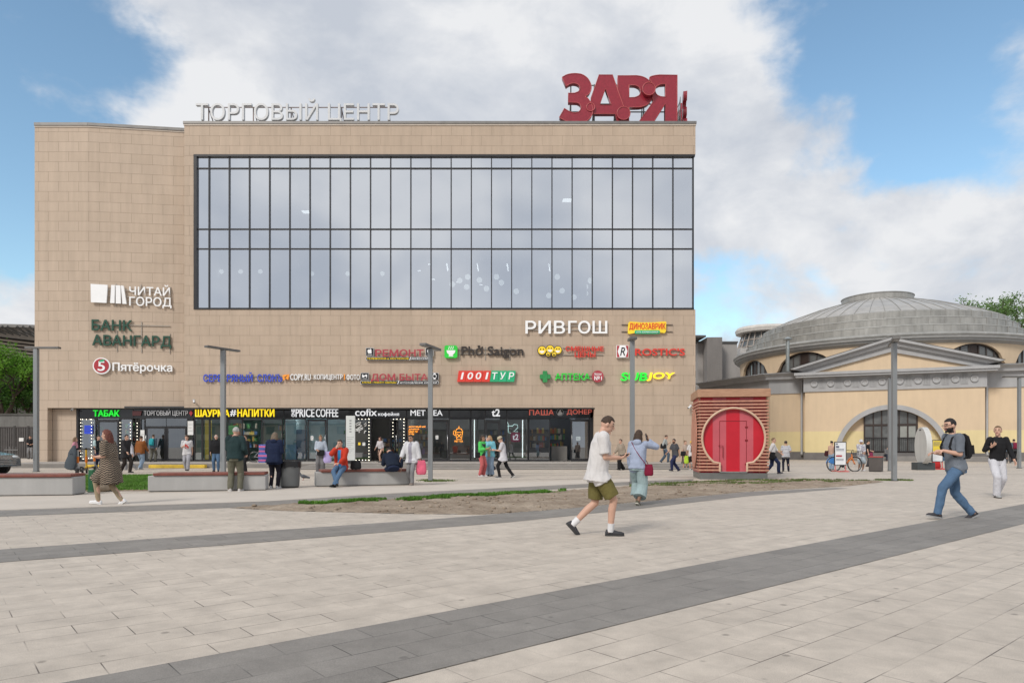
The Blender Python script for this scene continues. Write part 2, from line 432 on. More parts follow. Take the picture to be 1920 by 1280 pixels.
for k in range(900):
    x, y = rnd.uniform(min(xs), max(xs)), rnd.uniform(min(ys), max(ys))
    if inside((x, y), SOILP):
        r = rnd.uniform(.015, .05); g.ball((x, y, soil_z(x, y)+r*.25), (r*rnd.uniform(.8, 1.5), r*rnd.uniform(.8, 1.4), r*.7), 6, 4, 0, Matrix.Rotation(rnd.uniform(0, 3), 3, 'Z'))
struct(g.build('soil', SOIL))

# ---- grass
def leafy(name, c1, c2, trans=.35):
    m = bpy.data.materials.new(name); m.use_nodes = True
    N, L = m.node_tree.nodes, m.node_tree.links; N.clear()
    out = N.new('ShaderNodeOutputMaterial'); g = N.new('ShaderNodeNewGeometry')
    rr = nd(N, L, 'ShaderNodeMix', {0: g.outputs['Random Per Island'], 6: (*c1, 1), 7: (*c2, 1)}, data_type='RGBA')
    nz = nd(N, L, 'ShaderNodeTexNoise', {'Vector': g.outputs['Position'], 'Scale': .9, 'Detail': 3.0})
    mr = nd(N, L, 'ShaderNodeMapRange', {'Value': nz.outputs['Fac'], 'From Min': .3, 'From Max': .7, 'To Min': .7, 'To Max': 1.3})
    s = nd(N, L, 'ShaderNodeVectorMath', {0: rr.outputs[2], 'Scale': mr.outputs[0]}, operation='SCALE')
    d = nd(N, L, 'ShaderNodeBsdfPrincipled', {'Base Color': s.outputs[0], 'Roughness': .55, 'Specular IOR Level': .3})
    t = nd(N, L, 'ShaderNodeBsdfTranslucent', {'Color': s.outputs[0]})
    mx = nd(N, L, 'ShaderNodeMixShader', {0: trans, 1: d.outputs[0], 2: t.outputs[0]})
    L.new(mx.outputs[0], out.inputs[0]); return m
GRASS = leafy('grass_blades', (.075, .20, .022), (.14, .28, .045))
DRYG = leafy('dry_grass_blades', (.16, .17, .06), (.10, .19, .04))
def grass(name, poly, n, h, mat, label, zf=lambda x, y: .004, seed=1, thin=None):
    rnd = random.Random(seed); g = MB()
    X = [p[0] for p in poly]; Y = [p[1] for p in poly]; k = 0; tries = 0
    while k < n and tries < n*40:
        tries += 1
        x, y = rnd.uniform(min(X), max(X)), rnd.uniform(min(Y), max(Y))
        if not inside((x, y), poly): continue
        if thin and pnoise(Vector((x*1.3, y*1.3, 5))) < thin + rnd.uniform(-.15, .15): continue
        a = rnd.uniform(0, 6.28); hh = h*rnd.uniform(.5, 1.3); w = .012*rnd.uniform(.7, 1.5); lean = hh*rnd.uniform(.1, .7)
        z = zf(x, y) - .004; c, s = math.cos(a), math.sin(a)
        g.face([(x - w*s, y + w*c, z), (x + w*s, y - w*c, z), (x + lean*c*.4 + w*.7*s, y + lean*s*.4 - w*.7*c, z + hh*.6), (x + lean*c, y + lean*s, z + hh)])
        k += 1
    return tag(g.build(name, mat), label, 'grass', kind='stuff')
gs = [tuple(gpos(*p).xy) for p in ((560, 945), (650, 941.5), (740, 937), (900, 929), (1060, 920.5), (1062, 923.5), (900, 936), (740, 943.5), (650, 945.5), (560, 948.5))]
grass('grass', gs, 16000, .065, GRASS, 'thin strip of green grass along the far edge of the bare soil bed', soil_z, 2, -.12)
gs = [tuple(gpos(*p).xy) for p in ((1180, 909), (1290, 903.5), (1420, 900), (1560, 900), (1640, 902), (1560, 906), (1400, 909), (1280, 913), (1180, 915))]
grass('grass', gs, 7000, .045, DRYG, 'sparse dry grass on the soil in front of the red kiosk', soil_z, 5, .02)
LAWN = [tuple(gpos(*p).xy) for p in ((80, 893), (290, 892), (330, 900), (310, 919.5), (100, 921.5))]
g = MB(); g.prism(LAWN, .006, .03, 'z'); struct(g.build('soil', SOIL))
grass('grass', LAWN, 26000, .075, GRASS, 'bright green lawn patch between the two left concrete benches', lambda x, y: .03, 8, -.45)
for (px, py, r) in ((808, 901, .75), (1676, 900, .55)):
    c = gpos(px, py); pl = [(c.x + r*1.3*math.cos(a*.4), c.y + r*math.sin(a*.4)) for a in range(16)]
    grass('grass', pl, 700, .05, DRYG, 'tuft of grass round the foot of the %s lamp post' % ('second' if px < 1000 else 'tall foreground right'), lambda x, y: .004, px, -.1)
# ---------------------------------------------------------------- the shopping centre
def tile_mat(name, c1, c2, mort, bw=1.303, bh=.645, off=(0, 0, 0)):
    m, N, L, b = nodes_mat(name)
    tc = N.new('ShaderNodeTexCoord')
    mp = nd(N, L, 'ShaderNodeMapping', {'Vector': tc.outputs['UV'], 'Location': off})
    kw = {'Vector': mp.outputs[0], 'Scale': 1.0, 'Mortar Size': .009, 'Mortar Smooth': .2, 'Bias': 0.0, 'Brick Width': bw, 'Row Height': bh}
    br = nd(N, L, 'ShaderNodeTexBrick', {**kw, 'Color1': (*c1, 1), 'Color2': (*c2, 1), 'Mortar': (*mort, 1)})
    n1 = nd(N, L, 'ShaderNodeTexNoise', {'Vector': tc.outputs['UV'], 'Scale': .25, 'Detail': 5.0, 'Roughness': .6})
    ms = nd(N, L, 'ShaderNodeMapping', {'Vector': tc.outputs['UV'], 'Scale': (3.0, .25, 1)})
    n2 = nd(N, L, 'ShaderNodeTexNoise', {'Vector': ms.outputs[0], 'Scale': 1.0, 'Detail': 5.0, 'Roughness': .6})
    n3 = nd(N, L, 'ShaderNodeTexNoise', {'Vector': tc.outputs['UV'], 'Scale': 40.0, 'Detail': 4.0})
    c = br.outputs['Color']
    for n, lo, hi in ((n1, .94, 1.06), (n2, .91, 1.05), (n3, .94, 1.06)):
        r = nd(N, L, 'ShaderNodeMapRange', {'Value': n.outputs['Fac'], 'From Min': .3, 'From Max': .7, 'To Min': lo, 'To Max': hi})
        c = nd(N, L, 'ShaderNodeVectorMath', {0: c, 'Scale': r.outputs[0]}, operation='SCALE').outputs[0]
    L.new(c, b.inputs['Base Color']); b.inputs['Roughness'].default_value = .62; b.inputs['Specular IOR Level'].default_value = .35
    bp = nd(N, L, 'ShaderNodeBump', {'Height': br.outputs['Fac'], 'Strength': .6, 'Distance': .01}, invert=True)
    L.new(bp.outputs[0], b.inputs['Normal'])
    return m
TILE = tile_mat('porcelain_tile_cladding', (.49, .386, .295), (.47, .368, .279), (.31, .235, .175))
TILE_L = tile_mat('porcelain_tile_cladding_side', (.51, .406, .315), (.49, .388, .298), (.31, .235, .175), off=(.4, .30, 0))
DARKM = M('dark_frame_metal', (.030, .030, .033), .4, .3, .1)
CAPM = M('grey_roof_flashing', (.20, .19, .18), .45, .5, .12)
CAPL = M('pale_drip_edge', (.50, .43, .36), .5, 0, .1)
ROOFM = M('flat_roof_felt', (.12, .12, .12), .9)
INWALL = M('interior_plaster', (.55, .55, .55), .8, 0, .05)
YF, YS = 44.8, 45.6
def fx(px, Y=YF): return (px - PX0) * Y / FPX
def fz(py, Y=YF): return CAMZ + (PY0 - py) * Y / FPX
PLAT = .24
def wallbox(g, x0, x1, y0, y1, z0, z1, mi=0):
    g.face([(x0,y0,z0),(x1,y0,z0),(x1,y0,z1),(x0,y0,z1)], mi, uvs=[(x0,z0),(x1,z0),(x1,z1),(x0,z1)])
    g.face([(x1,y1,z0),(x0,y1,z0),(x0,y1,z1),(x1,y1,z1)], mi, uvs=[(x1,z0),(x0,z0),(x0,z1),(x1,z1)])
    g.face([(x1,y0,z0),(x1,y1,z0),(x1,y1,z1),(x1,y0,z1)], mi, uvs=[(y0,z0),(y1,z0),(y1,z1),(y0,z1)])
    g.face([(x0,y1,z0),(x0,y0,z0),(x0,y0,z1),(x0,y1,z1)], mi, uvs=[(y1,z0),(y0,z0),(y0,z1),(y1,z1)])
    g.face([(x0,y0,z1),(x1,y0,z1),(x1,y1,z1),(x0,y1,z1)], mi, uvs=[(x0,y0),(x1,y0),(x1,y1),(x0,y1)])
    g.face([(x0,y1,z0),(x1,y1,z0),(x1,y0,z0),(x0,y0,z0)], mi, uvs=[(x0,y1),(x1,y1),(x1,y0),(x0,y0)])
def vwall(g, a, b, z0, z1, th=.4, mi=0, u0=0.0):
    """wall slab from a to b in plan, cladding outside (to the right of a>b looking down the facade: towards -Y)"""
    a, b = Vector(a), Vector(b); d = (b - a); Ln = d.length; d /= Ln; n = Vector((-d.y, d.x)) * th
    P = [a, b, b + n, a + n]
    def F(p, q, u, v): g.face([(*p, z0), (*q, z0), (*q, z1), (*p, z1)], mi, uvs=[(u, z0), (v, z0), (v, z1), (u, z1)])
    F(P[0], P[1], u0, u0 + Ln); F(P[1], P[2], 0, th); F(P[2], P[3], Ln, 0); F(P[3], P[0], 0, th)
    g.face([(*p, z1) for p in P], mi, uvs=[(0, 0)]*4); g.face([(*p, z0) for p in reversed(P)], mi, uvs=[(0, 0)]*4)

XL, XR = fx(345.5), fx(1304)
ZT, WT, WB, ST = fz(236), fz(290), fz(580), fz(764)
WL = fx(363.5)
mall = thing('shopping_centre', 'big beige tiled shopping centre with a wide glass front and shops along the ground floor', 'building', (XL, YF, 0))
g = MB()
wallbox(g, XL, XR, YF, YF + .5, WT, ZT)
wallbox(g, XL, WL, YF, YF + .5, WB, WT - .002)
wallbox(g, XL, XR, YF, YF + .5, ST, WB - .002)
wallbox(g, fx(1114), XR, YF, YF + .5, 0, ST - .002)
wallbox(g, XR - .5, XR, YF + .502, 86, 0, WB - .002)
wallbox(g, XR - .5, XR, YF + .502, 86, WT, ZT)
wallbox(g, XR - .5, XR, 53, 86, WB, WT - .002)
wallbox(g, XL, XL + .4, YF + .502, YF + 1.4, ST, ZT)
g.build('facade_wall', TILE, mall)
A = Vector((fx(65, 45.02), 45.02)); B = Vector((fx(165, 45.02), 45.02)); C_ = Vector((XL - .002, 45.86))
Z2 = fz(239, 45.02)
P89 = Vector((fx(89, 45.02), 45.02))
g = MB()
vwall(g, A, P89, 0, Z2, .5)
vwall(g, P89 + Vector((.002, 0)), B, ST, Z2, .4, u0=(P89 - A).length)
vwall(g, B, C_, ST, Z2, .4, u0=(B - A).length)
vwall(g, (A.x + .002, 86), (A.x + .002, 45.53), 0, Z2, .4)
vwall(g, (P89.x + .01, 45.53), (fx(144, YS), 45.53), 0, ST - .002, .3, u0=.35)
wallbox(g, A.x + .41, XR - .51, 85.6, 86, 0, Z2)
g.build('side_wall', TILE_L, mall)
# parapet flashings
g = MB()
g.box(XL - .06, XR + .06, YF - .07, YF + .6, ZT + .10, ZT + .28)
g.box(XR - .45, XR + .06, YF + .602, 86, ZT + .10, ZT + .28)
g.build('parapet_flashing', CAPM, mall, bevel=.015)
g = MB(); g.box(XL - .03, XR + .03, YF - .04, YF + .55, ZT + .002, ZT + .098)
g.build('drip_edge', CAPL, mall)
g = MB()
for p, q in ((A, B), (B, C_ - Vector((.05, .0)))):
    d = (q - p).normalized(); n = Vector((d.y, -d.x))
    for zz0, zz1, o in ((Z2 + .105, Z2 + .29, .08),):
        P = [p + n*o, q + n*o, q - n*.5, p - n*.5]
        g.raw([(*v, zz0) for v in P] + [(*v, zz1) for v in P], [(3,2,1,0),(4,5,6,7),(0,1,5,4),(1,2,6,5),(2,3,7,6),(3,0,4,7)])
g.build('parapet_flashing', CAPM, mall)
g = MB()
for p, q in ((A, B), (B, C_ - Vector((.05, .0)))):
    d = (q - p).normalized(); n = Vector((d.y, -d.x)); P = [p + n*.04, q + n*.04, q - n*.45, p - n*.45]
    g.raw([(*v, Z2 + .002) for v in P] + [(*v, Z2 + .1) for v in P], [(3,2,1,0),(4,5,6,7),(0,1,5,4),(1,2,6,5),(2,3,7,6),(3,0,4,7)])
g.build('drip_edge', CAPL, mall)
g = MB(); g.box(A.x + .42, XR - .52, 46.4, 85.5, ZT - .9, ZT - .6); g.build('roof', ROOFM, mall)
# soffit over the shop fronts and the dark reveal line
g = MB(); g.box(P89.x + .02, fx(1114), YF + .51, YS + .3, ST + .004, ST + .12); g.box(P89.x + .02, XL - .01, 45.45, YS + .3, ST - .05, ST + .002)
g.build('soffit', M('soffit_metal', (.06, .06, .062), .5, .3), mall)
g = MB(); g.box(XL + .02, fx(1115), YF - .03, YF + .06, ST - .09, ST - .004); g.build('shopfront_trim', M('bronze_trim', (.05, .047, .043), .4, .4), mall)

# --- the great window
cols = [fx(391.3 + 37.87*i) for i in range(24)]
rows = [fz(315), fz(429), fz(466)]
gl_top, gl_bot = WT - .14, WB + .10
g = MB()
g.box(WL, XR - .04, YF - .06, YF + .35, gl_top, WT - .004)                 # head
g.box(WL, XR - .10, YF - .05, YF + .35, WB + .004, gl_bot)                  # sill
g.box(WL, WL + .20, YF - .05, YF + .35, gl_bot + .002, gl_top - .002)
g.box(XR - .17, XR - .10, YF + .0, YF + .12, gl_bot + .002, gl_top - .002)
xs_ = [WL + .2] + cols + [XR - .17]
for x in cols: g.box(x - .034, x + .034, YF + .02, YF + .20, gl_bot + .002, gl_top - .002)
for z in rows:
    for i in range(len(xs_) - 1): g.box(xs_[i] + (.036 if i else .002), xs_[i+1] - .036, YF + .03, YF + .18, z - .034, z + .034)
g.box(XR - .16, XR - .08, YF + .2, 53, WT - .12, WT - .006); g.box(XR - .16, XR - .08, YF + .2, 53, WB + .006, WB + .12)
for k in range(6): g.box(XR - .15, XR - .09, YF + 1.4 + 1.3*k - .03, YF + 1.4 + 1.3*k + .03, WB + .122, WT - .122)
cw = g.build('curtain_wall', DARKM, mall)
GLASS_W = glass_mat('sky_mirror_glass', .80, (.66, .74, .76), .05, (.87, .90, .945), .03, .25)
g = MB(); rnd = random.Random(4)
zz = [gl_bot] + sorted(rows) + [gl_top]
for i in range(len(xs_) - 1):
    for j in range(len(zz) - 1):
        o = [rnd.uniform(-.004, .004) for _ in range(3)]; o.append(o[0] - o[1] + o[2])
        y = YF + .11
        g.face([(xs_[i], y + o[0], zz[j]), (xs_[i+1], y + o[1], zz[j]), (xs_[i+1], y + o[2], zz[j+1]), (xs_[i], y + o[3], zz[j+1])])
g.face([(XR - .12, YF + .12, WB + .1), (XR - .12, 53, WB + .1), (XR - .12, 53, WT - .1), (XR - .12, YF + .12, WT - .1)])
g.build('glass', GLASS_W, cw)
# floors and rooms behind the glass
g = MB()
g.box(XL + .5, XR - .6, YF + .36, 56, WB - .4, WB - .01); g.box(XL + .5, XR - .6, YF + .36, 56, rows[2] + .05, rows[1] - .05); g.box(XL + .5, XR - .6, YF + .55, 56, WT + .02, WT + .3)
g.box(XL + .5, XR - .6, 55.6, 56, WB, rows[2]); g.box(XL + .5, XR - .6, 53.0, 53.3, rows[1], WT)
g.box(XL + .42, XL + .5, YF + .55, 56, WB, WT)
g.build('floor_slab', INWALL, mall)
CO = M('column_white', (.78, .79, .78), .6)
for px in (381, 536, 763, 990, 1097):
    c = MB(); c.cone((fx(px), 46.6, WB), .30, (fx(px), 46.6, rows[2] + .04), .30, 20); c.cone((fx(px), 46.6, rows[1] - .04), .30, (fx(px), 46.6, WT), .30, 20); c.build('column', CO, mall)
GLOBE = M('lit_globe', (.95, .96, .92), .4, emit=.7)
LAMP_W = M('lit_panel', (1, 1, 1), .4, emit=1.6)
def pend(px, py, Y, r):
    z = fz(py, Y); x = fx(px, Y)
    t = thing('pendant_lamp', 'white globe pendant lamp hanging behind the upper glass front', 'lamp', (x, Y, z), group='globe lamps behind the glass')
    b = MB(); b.ball((0, 0, 0), r, 14, 10); b.build('globe', GLOBE, t, False)
    b = MB(); b.cone((0, 0, r - .01), .012, (0, 0, rows[2] + .05 - z), .012, 6); b.build('cord', DARKM, t, False)
for px, py in ((415, 509), (451, 509), (488, 509), (585, 513), (652, 513), (717, 513)): pend(px, py, 46.4, .15)
for px, py in ((848, 533), (862, 526), (877, 519), (899, 525), (875, 538), (912, 541), (931, 519), (940, 530), (968, 546), (1045, 519), (1054, 545), (1029, 554), (1076, 557), (1098, 538), (1098, 550), (1107, 526)): pend(px, py, 47.0, .19)
def ceil_light(px, py, Y, w, d, lab):
    b = MB(); b.box(-w/2, w/2, -d/2, d/2, -.05, 0); o = b.build('ceiling_light', LAMP_W); o.location = (fx(px, Y), Y, fz(py, Y)); tag(o, lab, 'light', 'ceiling lights behind the glass')
for px, py, Y, w, d in ((574, 397, 48, .5, .5), (1063, 375, 48, .6, .6), (838, 479, 48, .25, .1), (1062, 479, 48, .25, .1), (786, 507, 48, .2, .1), (806, 495, 48, .25, .1), (812, 523, 50, .25, .1), (858, 528, 50, .2, .1), (902, 533, 50, .2, .1)):
    ceil_light(px, py, Y, w, d, 'small bright ceiling light seen through the upper glass front')
for px in (839, 896, 952, 1030, 1087):
    b = MB(); b.tube([(-.05, 0, .28), (0, 0, 0), (.03, 0, -.22)], .045, 6); o = b.build('spot_lamp', M('lit_tube', (1, 1, 1), emit=2)); o.location = (fx(px, 47.5), 47.5, fz(502, 47.5))
    tag(o, 'slanting bright tube lamp seen through the glass above the globe lamps', 'lamp', 'slanting tube lamps behind the glass')
# furniture of the food court by the glass
FW = M('cafe_white', (.75, .76, .76), .5)
def cafe_table(x, Y):
    t = thing('cafe_table', 'white cafe table standing behind the lower edge of the big glass front', 'table', (x, Y, WB), group='cafe tables behind the glass')
    b = MB(); b.lathe([(0, .72), (.42, .72), (.42, .76), (0, .76)], 20); b.build('tabletop', FW, t, False)
    b = MB(); b.cone((0, 0, .03), .035, (0, 0, .72), .035, 10); b.cone((0, 0, 0), .25, (0, 0, .03), .22, 14); b.build('leg', DARKM, t, False)
for px in (607, 690, 870, 950, 1020, 1085): cafe_table(fx(px, 46.5), 46.5)
def counter(px0, px1, h, mat):
    t = thing('counter', 'pale service counter standing behind the lower glass near its %s' % ('left end' if px0 < 500 else 'middle'), 'counter', (fx(px0, 47.6), 47.6, WB))
    b = MB(); b.box(0, fx(px1, 47.6) - fx(px0, 47.6), 0, .7, 0, h - .05); b.build('front_panel', mat, t, False, .02)
    b = MB(); b.box(-.04, fx(px1, 47.6) - fx(px0, 47.6) + .04, -.05, .75, h - .048, h); b.build('worktop', FW, t, False)
counter(462, 484, 1.1, FW); counter(632, 655, 1.1, FW)

# ---------------------------------------------------------------- shop fronts
TOPP, GT = fz(765.5, YS), fz(784, YS)
BLACKG = M('black_fascia_glass', (.012, .013, .014), .08, 0, .1, spec=.6)
GLASS_S = glass_mat('shop_glass', .27, (.80, .86, .86), .0, (.9, .95, 1.0), .02, .5)
GLASS_D = glass_mat('shop_glass_dark', .20, (.45, .5, .52), .0, (.9, .95, 1.0), .02, .5)
STEEL = M('brushed_steel', (.55, .56, .57), .3, 1.0)
def sx(px): return fx(px, YS)
fr = MB()
fr.box(sx(143), sx(148), YS - .05, YS + .2, PLAT, TOPP)
fascia = MB()
fx_edges = [148, 181, 250, 363, 453, 532, 592, 663, 762, 803, 842, 883, 910, 950, 991, 1032, 1106]
for a, b_ in zip(fx_edges[:-1], fx_edges[1:]): fascia.box(sx(a) + .03, sx(b_) - .03, YS + .0, YS + .06, GT + .05, TOPP - .06)
fascia.build('fascia', BLACKG, mall)
for a in fx_edges: fr.box(sx(a) - .036, sx(a) + .036, YS - .03, YS - .002, GT + .052, TOPP - .062)
fr.box(sx(148), sx(1114), YS - .04, YS + .14, TOPP - .06, TOPP); fr.box(sx(148), sx(1114), YS - .04, YS + .14, GT, GT + .05)
fr.box(sx(1106), sx(1114), YS - .02, YS + .1, PLAT, GT - .002)
fr.build('shopfront_frame', DARKM, mall)
def shop_window(a, b_, glass=GLASS_S):
    x0, x1 = sx(a), sx(b_); m_ = MB(); w = .05; z0, z1 = PLAT + .02, GT - .004
    m_.box(x0, x0 + w, YS - .02, YS + .1, z0, z1); m_.box(x1 - w, x1, YS - .02, YS + .1, z0, z1)
    m_.box(x0 + w, x1 - w, YS - .02, YS + .1, z0, z0 + .1); m_.box(x0 + w, x1 - w, YS - .02, YS + .1, z1 - .06, z1)
    f = m_.build('shop_window', DARKM, mall); m_ = MB(); t_ = random.uniform(-.006, .006)
    m_.face([(x0 + w, YS + .04 + t_, z0 + .1), (x1 - w, YS + .04 - t_, z0 + .1), (x1 - w, YS + .04 - t_, z1 - .06), (x0 + w, YS + .04 + t_, z1 - .06)]); m_.build('glass', glass, f)
def shop_door(a, b_, top=790, glass=GLASS_S, handle='l', opened=0):
    x0, x1 = sx(a), sx(b_); w = .11; z0 = PLAT + .02; z1 = fz(top, YS); H = z1 - z0; W = x1 - x0
    hinge = x1 if handle == 'l' else x0
    m_ = MB()
    def X(v): return v if handle == 'r' else -v
    for p in (0, W - w): m_.box(X(p), X(p + w), -.03, .03, .0, H)
    m_.box(X(w), X(W - w), -.028, .028, 0, .16); m_.box(X(w), X(W - w), -.028, .028, H - .11, H)
    f = m_.build('door', DARKM, mall, False); f.location = (hinge - XL, YS + .02 - YF, z0); f.rotation_euler.z = opened
    m_ = MB(); m_.face([(X(w), 0, .16), (X(W - w), 0, .16), (X(W - w), 0, H - .11), (X(w), 0, H - .11)]); m_.build('glass', glass, f, False)
    m_ = MB(); xx = X(W - w/2); m_.tube([(xx, -.03, .75), (xx, -.09, .77), (xx, -.09, 1.7), (xx, -.03, 1.72)], .016, 8); m_.build('handle', STEEL, f, False)
    if z1 < GT - .08:
        m_ = MB(); m_.box(x0, x1, YS - .02, YS + .08, z1 + .01, z1 + .05); m_.build('transom', DARKM, mall)
        m_ = MB(); m_.face([(x0, YS + .03, z1 + .05), (x1, YS + .03, z1 + .05), (x1, YS + .03, GT - .004), (x0, YS + .03, GT - .004)]); m_.build('glass', glass, mall)
for a, b_, gm_ in ((150, 180, 0), (225, 249, 0), (263, 272, 1), (351, 362, 1), (364, 379, 0), (379, 393, 0), (393, 455, 0), (490, 530, 0), (533, 574, 0), (613, 649, 0), (650, 663, 1),
                   (664, 696, 0), (746, 761, 0), (763, 804, 0), (842, 882, 0), (883, 909, 0), (937, 950, 1), (950, 990, 0), (991, 1031, 0)):
    shop_window(a, b_, GLASS_D if gm_ else GLASS_S)
shop_door(183, 223, 788, GLASS_D, 'l'); shop_door(273, 311, 800, GLASS_D, 'l'); shop_door(312, 350, 800, GLASS_D, 'r')
shop_door(456, 490, 788, GLASS_S, 'l', -1.35); shop_door(576, 612, 786, GLASS_S, 'r'); shop_door(731, 746, 788, GLASS_S, 'r', .9)
shop_door(805, 841, 788, GLASS_D, 'r'); shop_door(910, 937, 790, GLASS_D, 'l'); shop_door(1068, 1105, 787, GLASS_S, 'l', .25)
# rooms
def room(a, b_, wall, floor=(.22, .2, .18), depth=6.0):
    x0, x1 = sx(a), sx(b_); m_ = MB(); y0, y1 = YS + .16, YS + depth
    m_.face([(x0, y1, PLAT), (x1, y1, PLAT), (x1, y1, TOPP), (x0, y1, TOPP)], 0)
    m_.face([(x0, y0, PLAT), (x0, y1, PLAT), (x0, y1, TOPP), (x0, y0, TOPP)], 0)
    m_.face([(x1 - .01, y1, PLAT), (x1 - .01, y0, PLAT), (x1 - .01, y0, TOPP), (x1 - .01, y1, TOPP)], 0)
    m_.face([(x0, y0, PLAT + .006), (x1, y0, PLAT + .006), (x1, y1, PLAT + .006), (x0, y1, PLAT + .006)], 1)
    m_.face([(x0, y1, TOPP - .06), (x1, y1, TOPP - .06), (x1, y0, TOPP - .06), (x0, y0, TOPP - .06)], 0)
    m_.build('shop_interior', [wall, M('shop_floor', (.22, .2, .18), .4)], mall)
WD = M('shop_dark_wall', (.10, .10, .10), .7); WT_ = M('shop_teal_wall', (.10, .20, .18), .7); WBL = M('shop_blue_wall', (.38, .52, .58), .6)
WG = M('shop_grey_wall', (.26, .27, .26), .7); WN = M('shop_navy_wall', (.07, .085, .11), .7)
for a, b_, w in ((150, 250, WD), (251, 363, WD), (364, 532, WT_), (533, 663, WBL), (664, 762, WD), (763, 882, WG), (883, 990, WG), (991, 1106, WN)): room(a, b_, w)
LIT = M('shop_light_strip', (1, .97, .9), .4, emit=26); LITW = M('shop_light_warm', (1, .75, .4), .4, emit=7)
def fill_strip(px, Y, w, d, mat=LIT):  # unseen strips added above the fascia to brighten the shop rooms
    b = MB(); b.box(-w/2, w/2, -d/2, d/2, 0, .04); o = b.build('hidden_fill_strip', mat, mall, False); o.location = (sx(px) - XL, Y - YF, TOPP - .12)
for px, Y, w, d in ((200, 48, 1.2, .12), (230, 49.5, 1.2, .12), (310, 48, 1.6, .14), (440, 47.6, 1.6, .1), (475, 47.2, 1.0, .1), (560, 48, 1.4, .14), (625, 48, 1.2, .14), (700, 49, .9, .1), (725, 48, .9, .1), (790, 48, .8, .1), (860, 49, .8, .1), (945, 48.5, 1.3, .1), (1010, 48, .8, .1), (1055, 49.5, 1.2, .1)):
    fill_strip(px, Y, w, d)
# yellow lit panel and other solid things seen through the panes (all part of the shops)
b = MB(); b.box(sx(381), sx(391), YS + .25, YS + .5, PLAT + .08, GT - .1); b.build('yellow_panel', M('yellow_laminate', (.62, .47, .04), .5, emit=.12), mall)
b = MB(); b.box(sx(534), sx(553), YS + .25, YS + .29, PLAT + .12, GT - .1); b.build('window_film', M('pale_blue_film', (.36, .58, .64), .5), mall)
b = MB(); b.box(sx(543), sx(571), YS + .4, YS + .5, PLAT + .1, PLAT + 2.1); b.build('menu_board', M('blue_poster', (.12, .22, .34), .5), mall)
for q in ((sx(470), sx(484), YS + 1.5, YS + 4, PLAT + .1, PLAT + .9), (sx(1036), sx(1066), YS + 1.2, YS + 1.8, PLAT + .02, PLAT + 1.0), (sx(845), sx(880), YS + 1.2, YS + 1.9, PLAT + .02, PLAT + 1.05), (sx(772), sx(800), YS + 2.2, YS + 2.9, PLAT + .02, PLAT + 1.0)):
    b = MB(); b.box(*q); b.build('counter', M('counter_front', (.17, .16, .15), .5), mall)
GOODS = [M('goods_%d' % i, c, .5, 0, .1) for i, c in enumerate(((.45, .1, .06), (.5, .38, .1), (.1, .2, .42), (.5, .48, .42), (.08, .25, .1), (.3, .18, .1), (.04, .04, .05)))]
def shelves(a, b_, Y, z0, rowsn, rh, seed, dens=.8):
    rr = random.Random(seed); m_ = MB(); x0, x1 = sx(a), sx(b_)
    for k in range(rowsn):
        z = z0 + k*rh; m_.box(x0, x1, Y, Y + .35, z - .03, z, 6); x = x0 + .03
        while x < x1 - .12:
            w = rr.uniform(.07, .2); h = rr.uniform(.35, .85)*rh
            if rr.random() < dens: m_.box(x, x + w*.92, Y + .05, Y + .25, z + .002, z + h, rr.randrange(6))
            x += w
    m_.build('stocked_shelf', GOODS, mall)
shelves(152, 179, YS + .7, PLAT + .4, 5, .42, 1, .7); shelves(226, 248, YS + .9, PLAT + .4, 5, .42, 2); shelves(186, 222, YS + 3, PLAT + .5, 5, .45, 3)
shelves(396, 452, YS + 3, PLAT + .9, 4, .45, 4, .6); shelves(492, 529, YS + 2.4, PLAT + .6, 4, .5, 5, .5); shelves(699, 744, YS + 2, PLAT + .35, 4, .32, 6); shelves(1036, 1066, YS + 3, PLAT + 1.0, 3, .45, 7); shelves(995, 1030, YS + 3, PLAT + .9, 3, .5, 8, .6); shelves(768, 800, YS + 4, PLAT + 1.0, 3, .45, 9, .6); shelves(915, 948, YS + 3.4, PLAT + .8, 3, .5, 12, .5); shelves(616, 646, YS + 4, PLAT + .9, 3, .5, 13, .5); shelves(276, 348, YS + 5, PLAT + .6, 4, .5, 14, .6)
# white light bars in the phone shop
for px in (889, 980): 
    b = MB(); b.box(sx(px) - .03, sx(px) + .03, YS + .3, YS + .36, PLAT + .25, GT - .08); b.build('light_bar', M('white_bar', (.9, .95, .92), emit=1.2), mall)

# platform and steps in front
STEP = M('step_stone', (.36, .33, .30), .75, 0, .1, 1.5, .1, 40); STEPD = M('step_riser', (.21, .195, .18), .8)
g = MB()
for y0, y1, z in ((39.6, YS + .15, PLAT), (38.2, 39.6, .16), (36.9, 38.2, .08)):
    xa = fx(75, 45) if z == PLAT else fx(565, 38)
    g.face([(xa, y0, z), (XR, y0, z), (XR, y1, z), (xa, y1, z)], 0)
    g.face([(xa, y0, 0), (XR, y0, 0), (XR, y0, z), (xa, y0, z)], 1)
    g.face([(XR, y0, 0), (XR, y1, 0), (XR, y1, z), (XR, y0, z)], 1); g.face([(xa, y1, 0), (xa, y0, 0), (xa, y0, z), (xa, y1, z)], 1)
struct(g.build('steps', [STEP, STEPD]))
def kerb(px0, px1):
    y = 39.2; x0, x1 = (px0 - PX0)*y/FPX, (px1 - PX0)*y/FPX
    b = MB(); b.box(x0, x1, y, y + .3, 0, .2); o = b.build('painted_kerb', M('yellow_kerb_paint', (.62, .42, .04), .6, 0, .25, 3), bevel=.03)
    return tag(o, 'yellow painted kerb block %s along the pavement by the shops' % ('at the far left' if px0 < 200 else 'left of the leftmost shop lamp post'), 'kerb')
kerb(160, 200); kerb(278, 384)
